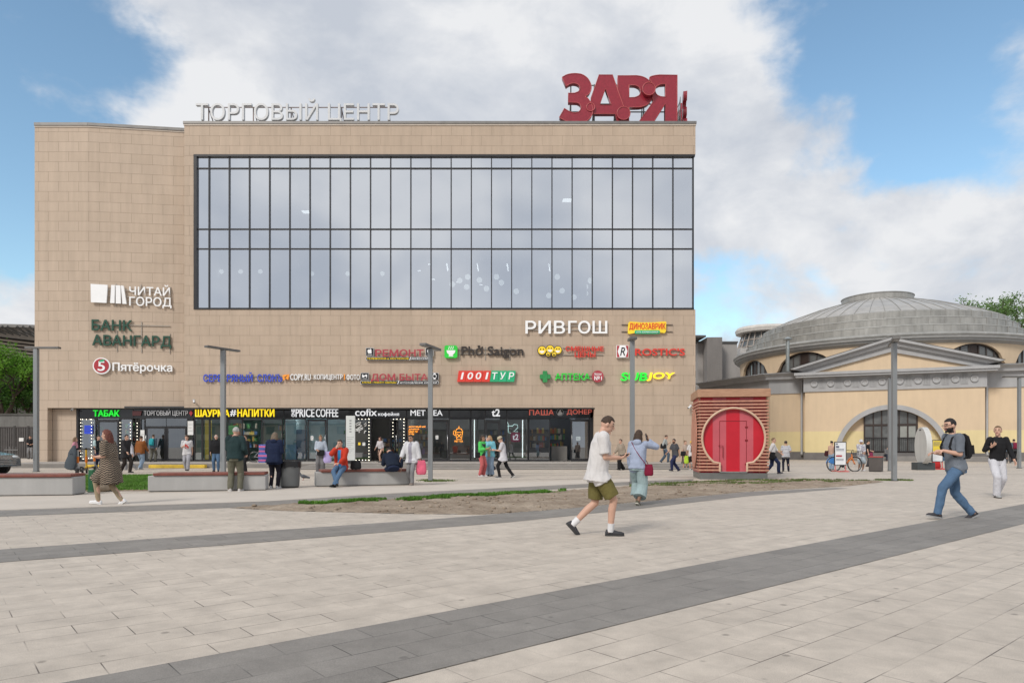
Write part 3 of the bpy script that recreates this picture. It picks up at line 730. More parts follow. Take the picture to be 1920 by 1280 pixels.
# ---------------------------------------------------------------- signs
def bez(a, b, n):
    P = []
    straight = ((b.co - a.co).normalized().cross((a.handle_right - a.co))).length < 1e-5 and ((b.co - a.co).normalized().cross((b.handle_left - b.co))).length < 1e-5
    for i in range(1 if straight else n):
        t = i/n; u = 1 - t
        P.append(tuple((a.co*u**3 + a.handle_right*3*u*u*t + b.handle_left*3*u*t*t + b.co*t**3).xy))
    return P
def untangle(q):
    """split a contour that crosses itself into simple loops"""
    n = len(q)
    for i in range(n):
        a, b = q[i], q[(i+1) % n]
        for j in range(i + 2, n):
            if i == 0 and j == n - 1: continue
            c, d = q[j], q[(j+1) % n]
            r0, r1, s0, s1 = b[0]-a[0], b[1]-a[1], d[0]-c[0], d[1]-c[1]; den = r0*s1 - r1*s0
            if abs(den) < 1e-12: continue
            t = ((c[0]-a[0])*s1 - (c[1]-a[1])*s0)/den; u = ((c[0]-a[0])*r1 - (c[1]-a[1])*r0)/den
            if 1e-6 < t < 1 - 1e-6 and 1e-6 < u < 1 - 1e-6:
                X = (a[0] + t*r0, a[1] + t*r1)
                return untangle(q[:i+1] + [X] + q[j+1:]) + untangle([X] + q[i+1:j+1])
    return [q]
def text_mesh(s, x0, x1, z0, z1, y0, y1, bold=0.0, shear=0.0, res=3, lines=None):
    """lettering as solid letters: every contour with its own holes is filled separately, so overlapping strokes of a glyph stay whole"""
    c = bpy.data.curves.new('lettering', 'FONT'); c.body = s; c.shear = shear
    o = bpy.data.objects.new('lettering', c); COL.objects.link(o)
    dg = bpy.context.evaluated_depsgraph_get()
    cu = o.evaluated_get(dg).to_curve(dg)
    loops = []
    for sp in cu.splines:
        pts = []
        if sp.type == 'BEZIER':
            bp = list(sp.bezier_points)
            for i in range(len(bp)): pts += bez(bp[i], bp[(i+1) % len(bp)], res + 1)
        else: pts = [tuple(p.co.xy) for p in sp.points]
        q = []
        for p in pts:
            if not q or (Vector(p) - Vector(q[-1])).length > .009: q.append(p)
        for q in untangle(q):
            ar = sum(q[i-1][0]*q[i][1] - q[i][0]*q[i-1][1] for i in range(len(q)))/2
            if len(q) > 2 and abs(ar) > 1e-6: loops.append((ar, q))
    o.evaluated_get(dg).to_curve_clear(); bpy.data.objects.remove(o); bpy.data.curves.remove(c)
    outers, holes = [], []
    for ar, q in loops:     # a hole lies wholly inside a larger contour of the opposite direction
        par = [q2 for a2, q2 in loops if a2*ar < 0 and abs(a2) > abs(ar) and all(inside((x + 1e-5, y + 1e-5), q2) for x, y in q[::2])]
        if par: holes.append((q, par))
        else: outers.append([q])
    for q, par in holes:
        for g_ in outers:
            if g_[0] in par: g_.append(q); break
    V, F = [], []
    for k, g_ in enumerate(outers):
        c = bpy.data.curves.new('shape', 'CURVE'); c.dimensions = '2D'; c.fill_mode = 'BOTH'; c.extrude = .5; c.offset = bold*.42
        for pts in g_:
            sp = c.splines.new('POLY'); sp.points.add(len(pts) - 1); sp.use_cyclic_u = True
            for p, q in zip(sp.points, pts): p.co = (q[0], q[1], 0, 1)
        oo = bpy.data.objects.new('shape', c); me = bpy.data.meshes.new_from_object(oo)
        i0 = len(V); dk = .0018*(k % 4)
        V += [(v.co.x, v.co.y, (y0 + dk) if v.co.z > 0 else (y1 + dk)) for v in me.vertices]; F += [tuple(i + i0 for i in p.vertices) for p in me.polygons]
        bpy.data.objects.remove(oo); bpy.data.curves.remove(c); bpy.data.meshes.remove(me)
    X = [v[0] for v in V]; Y = [v[1] for v in V]; ax, bx, ay, by = min(X), max(X), min(Y), max(Y)
    me = bpy.data.meshes.new('lettering')
    me.from_pydata([(x0 + (v[0]-ax)/(bx-ax)*(x1-x0), v[2], z0 + (v[1]-ay)/(by-ay)*(z1-z0)) for v in V], [], F); me.update()
    return me
def curve_mesh(splines, y0, y1):
    """filled outline (holes by even-odd) pushed back from y0 to y1"""
    c = bpy.data.curves.new('shape', 'CURVE'); c.dimensions = '2D'; c.fill_mode = 'BOTH'; c.extrude = .5
    for pts in splines:
        sp = c.splines.new('POLY'); sp.points.add(len(pts) - 1); sp.use_cyclic_u = True
        for p, q in zip(sp.points, pts): p.co = (q[0], q[1], 0, 1)
    o = bpy.data.objects.new('shape', c); me = bpy.data.meshes.new_from_object(o)
    bpy.data.objects.remove(o); bpy.data.curves.remove(c)
    for v in me.vertices:
        x, y, z = v.co; v.co = (x, y0 if z > 0 else y1, y)
    return me
def spl(*parts):
    """outline from ('L', pts) straight runs and ('C', pts) smooth runs"""
    out = []
    for k, pts in parts:
        if k == 'L': out += pts; continue
        P = [Vector(p) for p in pts]; n = len(P)
        for i in range(n - 1):
            a, b, c, d = P[max(i-1, 0)], P[i], P[i+1], P[min(i+2, n-1)]
            for t in (0, .25, .5, .75):
                q = .5*((2*b) + (c-a)*t + (2*a-5*b+4*c-d)*t*t + (3*b-a-3*c+d)*t**3); out.append((q.x, q.y))
        out.append(tuple(P[-1]))
    return out
class Face:
    """a facade plane: turns what the photograph shows into places on that plane"""
    def __init__(s, p, d): s.p, s.d = Vector(p), Vector(d).normalized()
    def t(s, px):
        k = (px - PX0) / FPX
        return (k*s.p.y - s.p.x) / (s.d.x - k*s.d.y)
    def depth(s, px): return s.p.y + s.d.y*s.t(px)
MAINF = Face((0, YF), (1, 0)); SIDEF = Face(B, C_ - B); SHOPF = Face((0, YS), (1, 0))
class Sign:
    def __init__(s, name, label, face, px0, pxm, py1, group=None):
        s.f = face; s.dep = face.depth(pxm); s.t0 = face.t(px0); o = face.p + face.d*s.t0
        s.z0 = fz(py1, s.dep)
        s.o = thing(name, label, 'sign', (o.x, o.y, s.z0), math.atan2(face.d.y, face.d.x), group)
    def x(s, px): return s.f.t(px) - s.t0
    def z(s, py): return fz(py, s.dep) - s.z0
    def text(s, txt, box, mat, off=.15, dep=.06, bold=.02, shear=0.0, part='lettering', lines=None, parent=None):
        me = text_mesh(txt, s.x(box[0]), s.x(box[2]), s.z(box[3]), s.z(box[1]), -off, -off + dep, bold, shear, 3, lines)
        return link(me, part, mat, parent or s.o)
    def panel(s, box, mat, off=.2, dep=.12, r=.0, part='panel', parent=None):
        x0, x1, z0, z1 = s.x(box[0]), s.x(box[2]), s.z(box[3]), s.z(box[1]); g = MB(); pts = []
        if r:
            for cx, cz, a in ((x1-r, z1-r, 0), (x0+r, z1-r, 90), (x0+r, z0+r, 180), (x1-r, z0+r, 270)):
                pts += [(cx + r*math.cos(R(a+k*18)), cz + r*math.sin(R(a+k*18))) for k in range(6)]
        else: pts = [(x1, z1), (x0, z1), (x0, z0), (x1, z0)]
        g.prism(pts, -off, -off + dep); return g.build(part, mat, parent or s.o, False)
    def disc(s, cx, cy, r, mat, off=.2, dep=.1, part='disc', n=28, ry=None):
        g = MB(); X, Z = s.x(cx), s.z(cy); rr = r*s.dep/FPX; rz = (ry or r)*s.dep/FPX
        g.prism([(X + rr*math.cos(2*math.pi*k/n), Z + rz*math.sin(2*math.pi*k/n)) for k in range(n)], -off, -off + dep); return g.build(part, mat, s.o, False)
    def poly(s, pts, mat, off=.2, dep=.1, part='emblem', holes=()):
        me = curve_mesh([[(s.x(a), s.z(b)) for a, b in pts]] + [[(s.x(a), s.z(b)) for a, b in h] for h in holes], -off, -off + dep)
        return link(me, part, mat, s.o)
    def rails(s, px0, px1, pys, mat, off=.10, posts=()):
        g = MB()
        for py in pys: g.bar((s.x(px0), -off, s.z(py)), (s.x(px1), -off, s.z(py)), .04)
        for px, a, b in posts:
            g.bar((s.x(px), -off + .03, s.z(a)), (s.x(px), -off + .03, s.z(b)), .035)
            g.bar((s.x(px), -off, s.z((a+b)/2)), (s.x(px), .02, s.z((a+b)/2)), .03)
        return g.build('mounting_rails', mat, s.o, False)
RAIL = M('sign_rail', (.36, .33, .29), .5, .2); RAILD = M('sign_rail_dark', (.10, .08, .07), .6, .2)
WHITE = M('sign_white', (.80, .80, .80), .4, 0, .03, emit=.10); WHITEG = M('sign_grey_white', (.60, .61, .62), .45, 0, .06)
GREEN_D = M('sign_dark_green', (.018, .075, .048), .4, 0, .1); RED = M('sign_red', (.42, .035, .045), .4, 0, .08)
REDB = M('sign_bright_red', (.62, .045, .03), .35, 0, .06, emit=.12); BLUE = M('sign_blue', (.025, .055, .40), .4, 0, .08, emit=.25)
ORANGE = M('sign_orange', (.85, .30, .03), .4, emit=.15); YELLOW = M('sign_yellow', (.85, .60, .03), .4, emit=.15)
LGREEN = M('sign_lit_green', (.01, .55, .03), .4, emit=.75); GREEN = M('sign_green', (.02, .50, .04), .4, emit=.2); GREEN2 = M('sign_mid_green', (.02, .38, .17), .4, emit=.1)
BROWN = M('sign_dark_brown', (.035, .026, .022), .5); BLACK = M('sign_black', (.012, .012, .013), .4); MAROON = M('sign_maroon', (.36, .045, .06), .45, 0, .08, emit=.10)  # MAROON: faint glow added to the colour so its letters look brighter
YEL_LIT = M('sign_lit_yellow', (.95, .70, .02), .4, emit=.7); WHITE_LIT = M('sign_lit_white', (.9, .92, .95), .4, emit=.45); GREY_LIT = M('sign_dim_white', (.45, .45, .46), .4, emit=.05)
ORN_LIT = M('neon_orange', (1.0, .35, .02), .4, emit=2.2); CORAL = M('sign_coral', (.72, .15, .11), .4, emit=.25); NEONW = M('neon_white', (.55, .75, .72), .4, emit=.9); MAG = M('sign_magenta', (.33, .02, .09), .4, emit=.1)

# --- left wing
s = Sign('shop_sign', 'white bookshop sign with an open block book emblem, topmost sign on the left wing', SIDEF, 173, 248, 575)
s.text('ЧИТАЙ', (244, 533.5, 320, 553.8), WHITE, bold=.022); s.text('ГОРОД', (244, 556.8, 323, 577), WHITE, bold=.022, part='lettering')
s.poly([(172.5, 535.5), (204, 536.5), (202, 570), (173, 569.5)], WHITE); s.poly([(211, 536.5), (217.5, 536.5), (217, 570), (209, 570)], WHITE); s.poly([(219.5, 536.5), (227.5, 537), (229, 570.5), (219.5, 570.5)], WHITE); s.poly([(229, 537), (234, 537.5), (239.5, 571), (232, 571)], WHITE)
s.rails(200, 322, (545, 557, 568), RAIL, .08, ((218, 533, 575), (265, 533, 575), (320, 536, 577)))
s = Sign('bank_sign', 'dark green bank sign in two lines of letters on the left wing', SIDEF, 173, 248, 655)
s.text('БАНК', (173.5, 601, 249, 621), GREEN_D, dep=.08, bold=.036); s.text('АВАНГАРД', (174.5, 629, 322.5, 653), GREEN_D, dep=.08, bold=.036)
s.rails(176, 320, (610, 642), RAIL, .06, ((220, 620, 660), (266, 603, 661), (319, 624, 662)))
s = Sign('supermarket_sign', 'red disc with a white five beside white letters, lowest sign on the left wing', SIDEF, 177, 248, 704)
s.disc(192.3, 687, 15.3, WHITE, .16, .1); s.disc(192.3, 686.7, 13, RED, .19, .06); s.text('5', (186, 678.5, 199.5, 696.5), WHITE, .22, .05, .03)
s.poly(spl(('C', [(188.5, 680), (191, 676.3), (198.5, 675.2), (196, 679), (188.5, 680)])), GREEN2, .23, .03, 'leaf')
s.text('Пятёрочка', (213, 680, 324.5, 700), WHITE, .18, .1, .03); s.rails(206, 322, (690,), RAIL, .06)
# --- rooftop letters
s = Sign('rooftop_sign', 'pale grey letters on a thin frame along the roof edge, left rooftop sign', MAINF, 363, 555, 230)
s.text('ТОРГОВЫЙ ЦЕНТР', (363, 180.5, 746, 227.5), WHITEG, -.3, .22, .004)
g = MB(); y = .66
for py in (192.5, 220.5): g.bar((s.x(371), y, s.z(py)), (s.x(740), y, s.z(py)), .05)
for px in (383, 468, 540, 636, 725):
    g.bar((s.x(px), y, s.z(231)), (s.x(px), y, s.z(192)), .06); g.bar((s.x(px), y + 1.6, s.z(231)), (s.x(px), y, s.z(195)), .05); g.bar((s.x(px - 5), y, s.z(220)), (s.x(px), y + .6, s.z(231)), .05)
g.build('frame', M('rust_grey_steel', (.22, .17, .155), .6, .3, .25), s.o, False)
REDL = M('rooftop_red', (.27, .014, .03), .36, 0, .14, 8, coat=.25); REDT = M('rooftop_red_edge', (.42, .075, .08), .4)
def zp(pts): return [(1020 + a/6.0, 110 + b/6.0) for a, b in pts]
ZAR = [
 ([spl(('L', zp([(255, 272), (210, 170)])), ('C', zp([(250, 148), (300, 134), (370, 130), (440, 143), (500, 186), (535, 250), (538, 310), (515, 358), (468, 388)])),
       ('C', zp([(505, 415), (540, 470), (557, 530), (548, 600), (505, 655), (440, 688), (370, 695), (280, 680), (178, 628)])), ('L', zp([(235, 525)])),
       ('C', zp([(290, 560), (350, 577), (400, 562), (425, 520), (415, 480), (380, 458)])), ('L', zp([(280, 455), (280, 352), (352, 352)])), ('C', zp([(395, 335), (413, 295), (395, 255), (345, 238), (295, 248), (258, 272)])))], -.12),
 ([zp([(632, 135), (782, 135), (982, 690), (840, 690), (815, 577), (566, 577), (538, 470), (540, 400)]), zp([(705, 290), (772, 476), (638, 476)])], -.02),
 ([spl(('L', zp([(975, 690), (848, 500), (848, 135)])), ('C', zp([(1060, 135), (1130, 148), (1195, 185), (1235, 250), (1248, 320), (1236, 395), (1195, 455), (1120, 488), (1060, 494)])), ('L', zp([(975, 496)]))),
   spl(('L', zp([(975, 385), (975, 240)])), ('C', zp([(1045, 242), (1090, 265), (1110, 312), (1090, 360), (1040, 383)])))], .08),
 ([spl(('L', zp([(1520, 135), (1520, 690), (1385, 690), (1385, 462), (1240, 690), (1070, 690), (1250, 440)])), ('C', zp([(1240, 395), (1252, 320), (1240, 240), (1205, 170), (1250, 145), (1320, 135)]))),
   spl(('L', zp([(1390, 236), (1390, 384)])), ('C', zp([(1335, 382), (1290, 360), (1268, 312), (1285, 265), (1330, 240)])))], .0)]
BALLS = ((533, 512, 46, -.02), (905, 588, 74, -.10), (1190, 316, 72, -.16))
def big_sign(label, face, px0, py1, rot=None):
    s = Sign('rooftop_sign', label, face, px0, 1160, py1)
    for outl, off in ZAR:
        s.poly(outl[0], REDL, -(.55 + off), .38, 'letter', outl[1:])
        g = MB()
        for o in outl:
            pts = [(s.x(a), .55 + off - .005, s.z(b)) for a, b in o]; g.tube(pts, .032, 5, 0, True)
        g.build('letter_edge', REDT, s.o, False)
    for a, b, r, off in BALLS:
        px, py = 1020 + a/6.0, 110 + b/6.0; s.disc(px, py, r/6.0, REDL, -(.55 + off - .12), .3, 'ball')
        g = MB(); rr = r/6.0*YF/FPX; g.tube([(s.x(px) + rr*math.cos(k*.26), .55 + off - .13, s.z(py) + rr*math.sin(k*.26)) for k in range(24)], .032, 5, 0, True); g.build('ball_edge', REDT, s.o, False)
    g = MB(); y = 1.1
    for py in (144, 180, 195, 215): g.bar((s.x(1072), y, s.z(py)), (s.x(1270), y, s.z(py)), .06)
    for px in (1073, 1118, 1160, 1213, 1262):
        g.bar((s.x(px), y, s.z(226)), (s.x(px), y, s.z(142)), .07); g.bar((s.x(px), y + 1.5, s.z(226)), (s.x(px), y, s.z(150)), .06); g.bar((s.x(px), y + 1.5, s.z(226)), (s.x(px), y + .05, s.z(190)), .05)
    g.build('frame', M('frame_green_steel', (.16, .18, .17), .5, .4, .2), s.o, False)
    return s
big_sign('huge dark red rooftop letters facing the square at the right end of the roof', MAINF, 1050, 227)
s2 = big_sign('dark red rooftop letters turned sideways and seen edge on at the right corner', MAINF, 1050, 227)
s2.o.location = (XR + .06, YF + 1.3, s2.o.location.z + .05); s2.o.rotation_euler.z = R(80.5); s2.o.scale = (.8, .6, .86)
# --- main facade
s = Sign('shop_sign', 'large plain white perfume shop letters below the right end of the glass front', MAINF, 985, 1062, 628)
s.text('РИВ', (985, 602, 1059, 626), WHITE, .18, .08, .03); s.text('ГОШ', (1065, 602, 1138, 626), WHITE, .18, .08, .03); s.rails(988, 1135, (611, 619), RAIL, .07)
s = Sign('shop_sign', 'small yellow, orange and green toy shop sign near the right corner of the facade', MAINF, 1165, 1212, 628)
s.poly(spl(('L', [(1177.5, 606), (1180, 603.5)]), ('C', [(1200, 605), (1225, 605), (1246, 603.5), (1248, 608)]), ('L', [(1247.5, 622), (1245, 625)]), ('C', [(1225, 622), (1200, 622.5), (1179, 626.5), (1176.5, 622)])), YELLOW, .18, .12, 'panel')
s.panel((1189, 620, 1236, 626.5), GREEN2, .21, .05, .08); s.text('ДИНОЗАВРИК', (1179, 606.5, 1246.5, 620), REDB, .22, .06, .03); s.text('СЕТЬ ЗООМАГАЗИНОВ', (1192, 622, 1233, 624.6), WHITE, .24, .03, .02)
s.rails(1165, 1261, (609, 622), RAILD, .06)
s = Sign('repair_sign', 'dark red repair shop letters between apple squares, upper sign behind the second lamp post', MAINF, 687, 752, 676)
s.text('РЕМОНТ', (705, 653, 795, 669), MAROON, .24, .05, .055)
APPLE = spl(('C', [(0, -3.2), (-2.4, -4), (-4.2, -2), (-4, 1), (-2.4, 4), (0, 3.4), (2.4, 4), (4, 1.3), (2.9, -.6), (3.6, -3), (1.8, -3.9), (0, -3.2)]))
for cx in (694.5, 806):
    s.panel((cx-7.5, 652.5, cx+7.5, 668), WHITEG, .18, .1, .04); s.panel((cx-6.7, 653.3, cx+6.7, 667.2), BLACK, .20, .05, .03); s.poly([(cx + a*.95, 659.5 + b*.95) for a, b in APPLE], WHITE, .22, .04); s.poly([(cx, 655.6), (cx+2, 653.6), (cx+2.2, 654.6), (cx+.6, 656)], WHITE, .22, .04)
    s.text('1 ЭТАЖ', (cx-4.5, 664.4, cx+4.5, 666.6), WHITE, .22, .03, .01)
s.panel((687, 669.5, 812, 676), WHITEG, .17, .1, .08); s.panel((688, 670.2, 811, 675.3), BLACK, .2, .06, .07)
s.text('ТЕЛЕФОНОВ и НОУТБУКОВ', (689.5, 671, 767, 674.6), YELLOW, .22, .04, .03); s.text('АКСЕССУАРЫ', (772, 671, 808, 674.6), WHITE, .22, .04, .03); s.poly([(768.5, 675.5), (770, 675.5), (771.5, 670), (770, 670)], WHITE, .22, .04)
s = Sign('tailor_sign', 'dark red letters between sewing machine and watch squares, lower sign behind the second lamp post', MAINF, 677, 750, 721)
s.text('ДОМ БЫТА', (697, 698.5, 803, 716), MAROON, .24, .05, .055)
for k, cx in enumerate((685, 815.5)):
    s.panel((cx-7.5, 699, cx+7.5, 712.5), WHITEG, .18, .1, .04); s.panel((cx-6.8, 699.7, cx+6.8, 711.8), BLACK, .2, .05, .03)
    if k == 0:
        s.poly([(cx-4.5, 708), (cx-4.5, 702), (cx-2.8, 702), (cx-2.8, 704), (cx+1.5, 704), (cx+1.5, 702.5), (cx+4.5, 702.5), (cx+4.5, 708), (cx+3, 708), (cx+3, 706), (cx-1, 706), (cx-1, 708)], WHITE, .22, .04); s.text('1 ЭТАЖ', (cx-4.5, 709.3, cx+4.5, 711.2), WHITE, .22, .03, .01)
    else:
        s.disc(cx, 705.7, 3.9, WHITE, .22, .04, 'watch_face'); s.disc(cx, 705.7, 2.7, BLACK, .235, .03, 'watch_dial'); s.panel((cx-2, 700, cx+2, 702), WHITE, .22, .04); s.panel((cx-2, 709.4, cx+2, 711.4), WHITE, .22, .04)
s.panel((676.5, 713.8, 823, 721), WHITEG, .17, .1, .1); s.panel((677.5, 714.6, 822, 720.2), BLACK, .2, .06, .09)
s.text('АТЕЛЬЕ • РЕМОНТ ОДЕЖДЫ', (680, 715.6, 744, 719.3), YELLOW, .22, .04, .03); s.text('ИЗГОТОВЛЕНИЕ КЛЮЧЕЙ', (751, 715.6, 819.5, 719.3), WHITE, .22, .04, .03); s.poly([(746, 720), (747.5, 720), (749.5, 714.8), (748, 714.8)], WHITE, .22, .04)
s = Sign('jewellery_sign', 'blue capital letters behind the leftmost lamp post in front of the shops', MAINF, 383, 456, 717)
BL2 = M('sign_pale_edge', (.55, .58, .70), .5)
s.text('СЕРЕБРЯНЫЙ', (383, 698, 475, 716), BLUE, .15, .05, .038); s.text('СЛОНЪ', (484, 701.5, 530, 716), BLUE, .15, .05, .038); s.rails(386, 528, (705, 713), RAIL, .07)
s = Sign('copy_centre_sign', 'thin white copy centre letters with an orange arrow emblem on the facade', MAINF, 531, 605, 716)
s.poly([(531.5, 703.5), (543.5, 702), (542, 712.5), (537.5, 709), (533.5, 713.5)], ORANGE, .2, .08); s.poly([(534.5, 708), (541, 703.5), (536.5, 709)], RAILD, .22, .03)
s.text('COPY.RU', (546, 701.5, 584, 713), WHITE, .2, .08, .012); s.text('КОПИЦЕНТР', (590, 702, 643.5, 713.5), WHITE, .2, .08, .012); s.panel((646.4, 701.5, 647.8, 712.5), ORANGE, .2, .08); s.text('ФОТО', (651, 702, 675.5, 712.8), WHITE, .2, .08, .012); s.rails(545, 676, (704, 711), RAIL, .07)
s = Sign('restaurant_sign', 'bright green square with a steaming bowl beside dark brown letters', MAINF, 834, 905, 671)
s.panel((834, 648.5, 858, 671.5), GREEN, .24, .16, .12)
s.poly(spl(('L', [(838, 657.5), (854.5, 657.5)]), ('C', [(853.5, 662), (850.5, 665), (849.5, 667)]), ('L', [(843, 667)]), ('C', [(842, 665), (839, 662), (838, 657.5)])), WHITE, .27, .05); s.panel((842, 667.5, 850.5, 669), WHITE, .27, .05)
for cx in (842.5, 846.3, 850): s.poly(spl(('C', [(cx-.5, 656.3), (cx-1.2, 654), (cx+.2, 652), (cx-.4, 650)]), ('C', [(cx+.8, 650), (cx+1.4, 652), (cx, 654), (cx+.7, 656.3)])), WHITE, .27, .05, 'steam')
s.text('Phở Saigon', (865, 648, 981.5, 672), BROWN, .15, .05, .05); s.rails(858, 975, (655, 663), RAIL, .07, ((862, 650, 675), (910, 650, 675), (956, 650, 675)))
s = Sign('discount_shop_sign', 'five laughing yellow faces beside red letters in two lines', MAINF, 1008, 1070, 673)
for k, (cx, cy, r) in enumerate(((1016, 657.5, 8.6), (1031, 655.5, 8.2), (1045.5, 657, 8), (1027.5, 664.5, 5), (1038.5, 665, 5))):
    s.disc(cx, cy, r, BLACK, .16 + .02*k, .09, 'face_outline', 24); s.disc(cx, cy, r - 1.1, YELLOW, .185 + .02*k, .05, 'face', 24)
    s.poly(spl(('L', [(cx - r*.55, cy + r*.1), (cx + r*.55, cy + r*.1)]), ('C', [(cx + r*.42, cy + r*.42), (cx, cy + r*.62), (cx - r*.42, cy + r*.42)])), BROWN if r < 6 else WHITE, .20 + .02*k, .03, 'mouth')
    for q in (-1, 1): s.disc(cx + q*r*.3, cy - r*.25, r*.14, BLACK, .20 + .02*k, .03, 'eye', 10)
s.text('СМЕШНЫЕ', (1060, 648, 1131.5, 658.5), REDB, .16, .05, .05); s.text('ЦЕНЫ', (1077, 660, 1116, 671.5), REDB, .16, .05, .05); s.rails(1055, 1131, (652, 665), RAIL, .07)
s = Sign('chicken_shop_sign', 'red letters with an octagon R emblem, behind the third lamp post', MAINF, 1155, 1220, 671)
s.panel((1155, 648, 1177.5, 671), WHITE, .22, .14); s.panel((1155.8, 648.8, 1160.8, 670.2), RED, .235, .05); s.panel((1171.8, 648.8, 1176.8, 670.2), RED, .235, .05)
s.poly([(1160.9, 648.8), (1171.7, 648.8), (1175.4, 659.5), (1171.7, 670.2), (1160.9, 670.2), (1157.2, 659.5)], WHITE, .25, .05); s.text('R', (1161.5, 652, 1171, 667.5), BLACK, .265, .03, .02, .25)
s.text("ROSTIC'S", (1190, 653.5, 1283, 667), REDB, .16, .06, .04); s.rails(1180, 1283, (657, 664), RAIL, .07)
for px in (1191.5,): pass
s = Sign('travel_sign', 'row of red and green tilted tiles with white numbers and letters', MAINF, 856, 910, 718)
tw = 15.3
for k, ch in enumerate('1001ТУР'):
    x = 857.5 + k*tw; mt = RED if k < 4 else GREEN2
    me = curve_mesh([[(s.x(a), s.z(b)) for a, b in ((x, 716), (x + tw - .6, 716), (x + tw + 2.4, 695.5), (x + 3, 695.5))]], -.22, -.06); link(me, 'tile', REDB if k < 4 else mt, s.o)
    s.text(ch, (x + (6.5 if ch == '1' else 4.2), 698.5, x + tw - (2.2 if ch == '1' else .6), 711.5), WHITE, .25, .05, .035, .15)
s = Sign('pharmacy_sign', 'green cross and green letters with a dark red round badge', MAINF, 1010, 1070, 718)
for cx, cy, w, h in ((1022, 706.5, 20, 8), (1021.5, 706.5, 8.5, 21)): s.panel((cx-w/2, cy-h/2, cx+w/2, cy+h/2), M('sign_cross_green', (.03, .25, .07), .4, emit=.05), .3 - (.02 if w > 15 else 0), .22, .05, 'cross_arm')
s.text('АПТЕКА', (1040, 700, 1106, 713), GREEN, .16, .06, .05); s.disc(1120, 706, 11, MAROON, .24, .12); s.text('№1', (1113.5, 705.5, 1127.5, 713), WHITE, .26, .04, .03); s.text('Низкие', (1113, 699, 1127, 704), WHITE, .26, .04, .0, .3); s.rails(1040, 1112, (704, 711), RAIL, .07)
s = Sign('sandwich_shop_sign', 'bright green and yellow slanted letters low on the facade behind the third lamp post', MAINF, 1163, 1214, 716)
s.text('SUB', (1163, 698.5, 1213, 714), LGREEN, .16, .06, .045, .12); s.text('JOY', (1212, 698.5, 1265, 714), YEL_LIT, .16, .06, .045, .12)
# --- over the shop fronts
def fsign(label, parts, px0=None):
    x0 = min(p[1][0] for p in parts); x1 = max(p[1][2] for p in parts); y1 = max(p[1][3] for p in parts)
    s = Sign('shop_sign', label, SHOPF, x0, (x0+x1)/2, y1)
    for txt, box, mat, bold in parts: s.text(txt, box, mat, .10, .06, bold)
    return s
fsign('glowing green tobacco shop letters over the leftmost shop door', [('ТАБАК', (176, 768.5, 225, 780.5), LGREEN, .045)])
s = fsign('dim grey letters over the entrance between the green and the yellow shop signs', [('ТОРГОВЫЙ ЦЕНТР', (271, 767, 353.5, 780.5), GREY_LIT, .01)])
s.poly([(249.5, 770), (267, 770), (265, 779), (249.5, 779)], M('sign_dim_maroon', (.07, .012, .014), .5), .08, .03); s.poly([(355.5, 774), (359, 769), (362.5, 774), (359, 780)], RED, .08, .04)
fsign('yellow hand drawn letters with a white hash sign over the kebab counter', [('ШАУРМА', (367, 766.5, 431, 781), YEL_LIT, .03), ('#', (432.5, 768, 443.5, 780), WHITE_LIT, .02), ('НАПИТКИ', (446, 766, 515, 781), YEL_LIT, .03)])
s = fsign('tall narrow white letters over the pale blue coffee shop', [('PRICE', (555, 766, 590, 781.5), WHITE_LIT, .012), ('COFFEE', (593, 766, 634.5, 781.5), WHITE_LIT, .012)])
for k, ch in enumerate('ONE'):
    me = text_mesh(ch, s.x(0), s.x(4.6), 0, s.z(766) - s.z(772), -.10, -.04, .02)
    o = link(me, 'lettering', WHITE_LIT, s.o); o.rotation_euler.y = R(-90); o.location = (s.x(553.2), 0, s.z(781 - k*5.1))
    for v in me.vertices: v.co.x -= s.x(0)
fsign('rounded white letters over the coffee shop with the dark open door', [('cofix', (666.5, 765.5, 707, 779.5), WHITE_LIT, .012), ('кофейня', (709.5, 772.5, 748.5, 781), WHITE_LIT, .01)])
fsign('bold white letters over the tea shop, behind the second lamp post', [('MET TEA', (770, 768.5, 830, 779), WHITE_LIT, .012)])
fsign('short white letter and number logo over the phone shop', [('t2', (922, 766.5, 937.5, 780.5), WHITE_LIT, .05)])
s = fsign('coral red letters with a round white emblem over the rightmost shop', [('ПАША', (992, 768, 1038.5, 778), CORAL, .04), ('ДÖНЕР', (1062.5, 766, 1109.5, 778), CORAL, .04)])
s.disc(1050, 772.5, 6.6, WHITEG, .07, .03, 'emblem'); s.disc(1050, 772.5, 5.9, BLACK, .085, .03, 'emblem'); s.poly([(1045, 776), (1048, 771), (1050, 767.5), (1052, 768.5), (1051, 771), (1054.5, 774), (1053, 777), (1047, 778)], WHITEG, .10, .03)
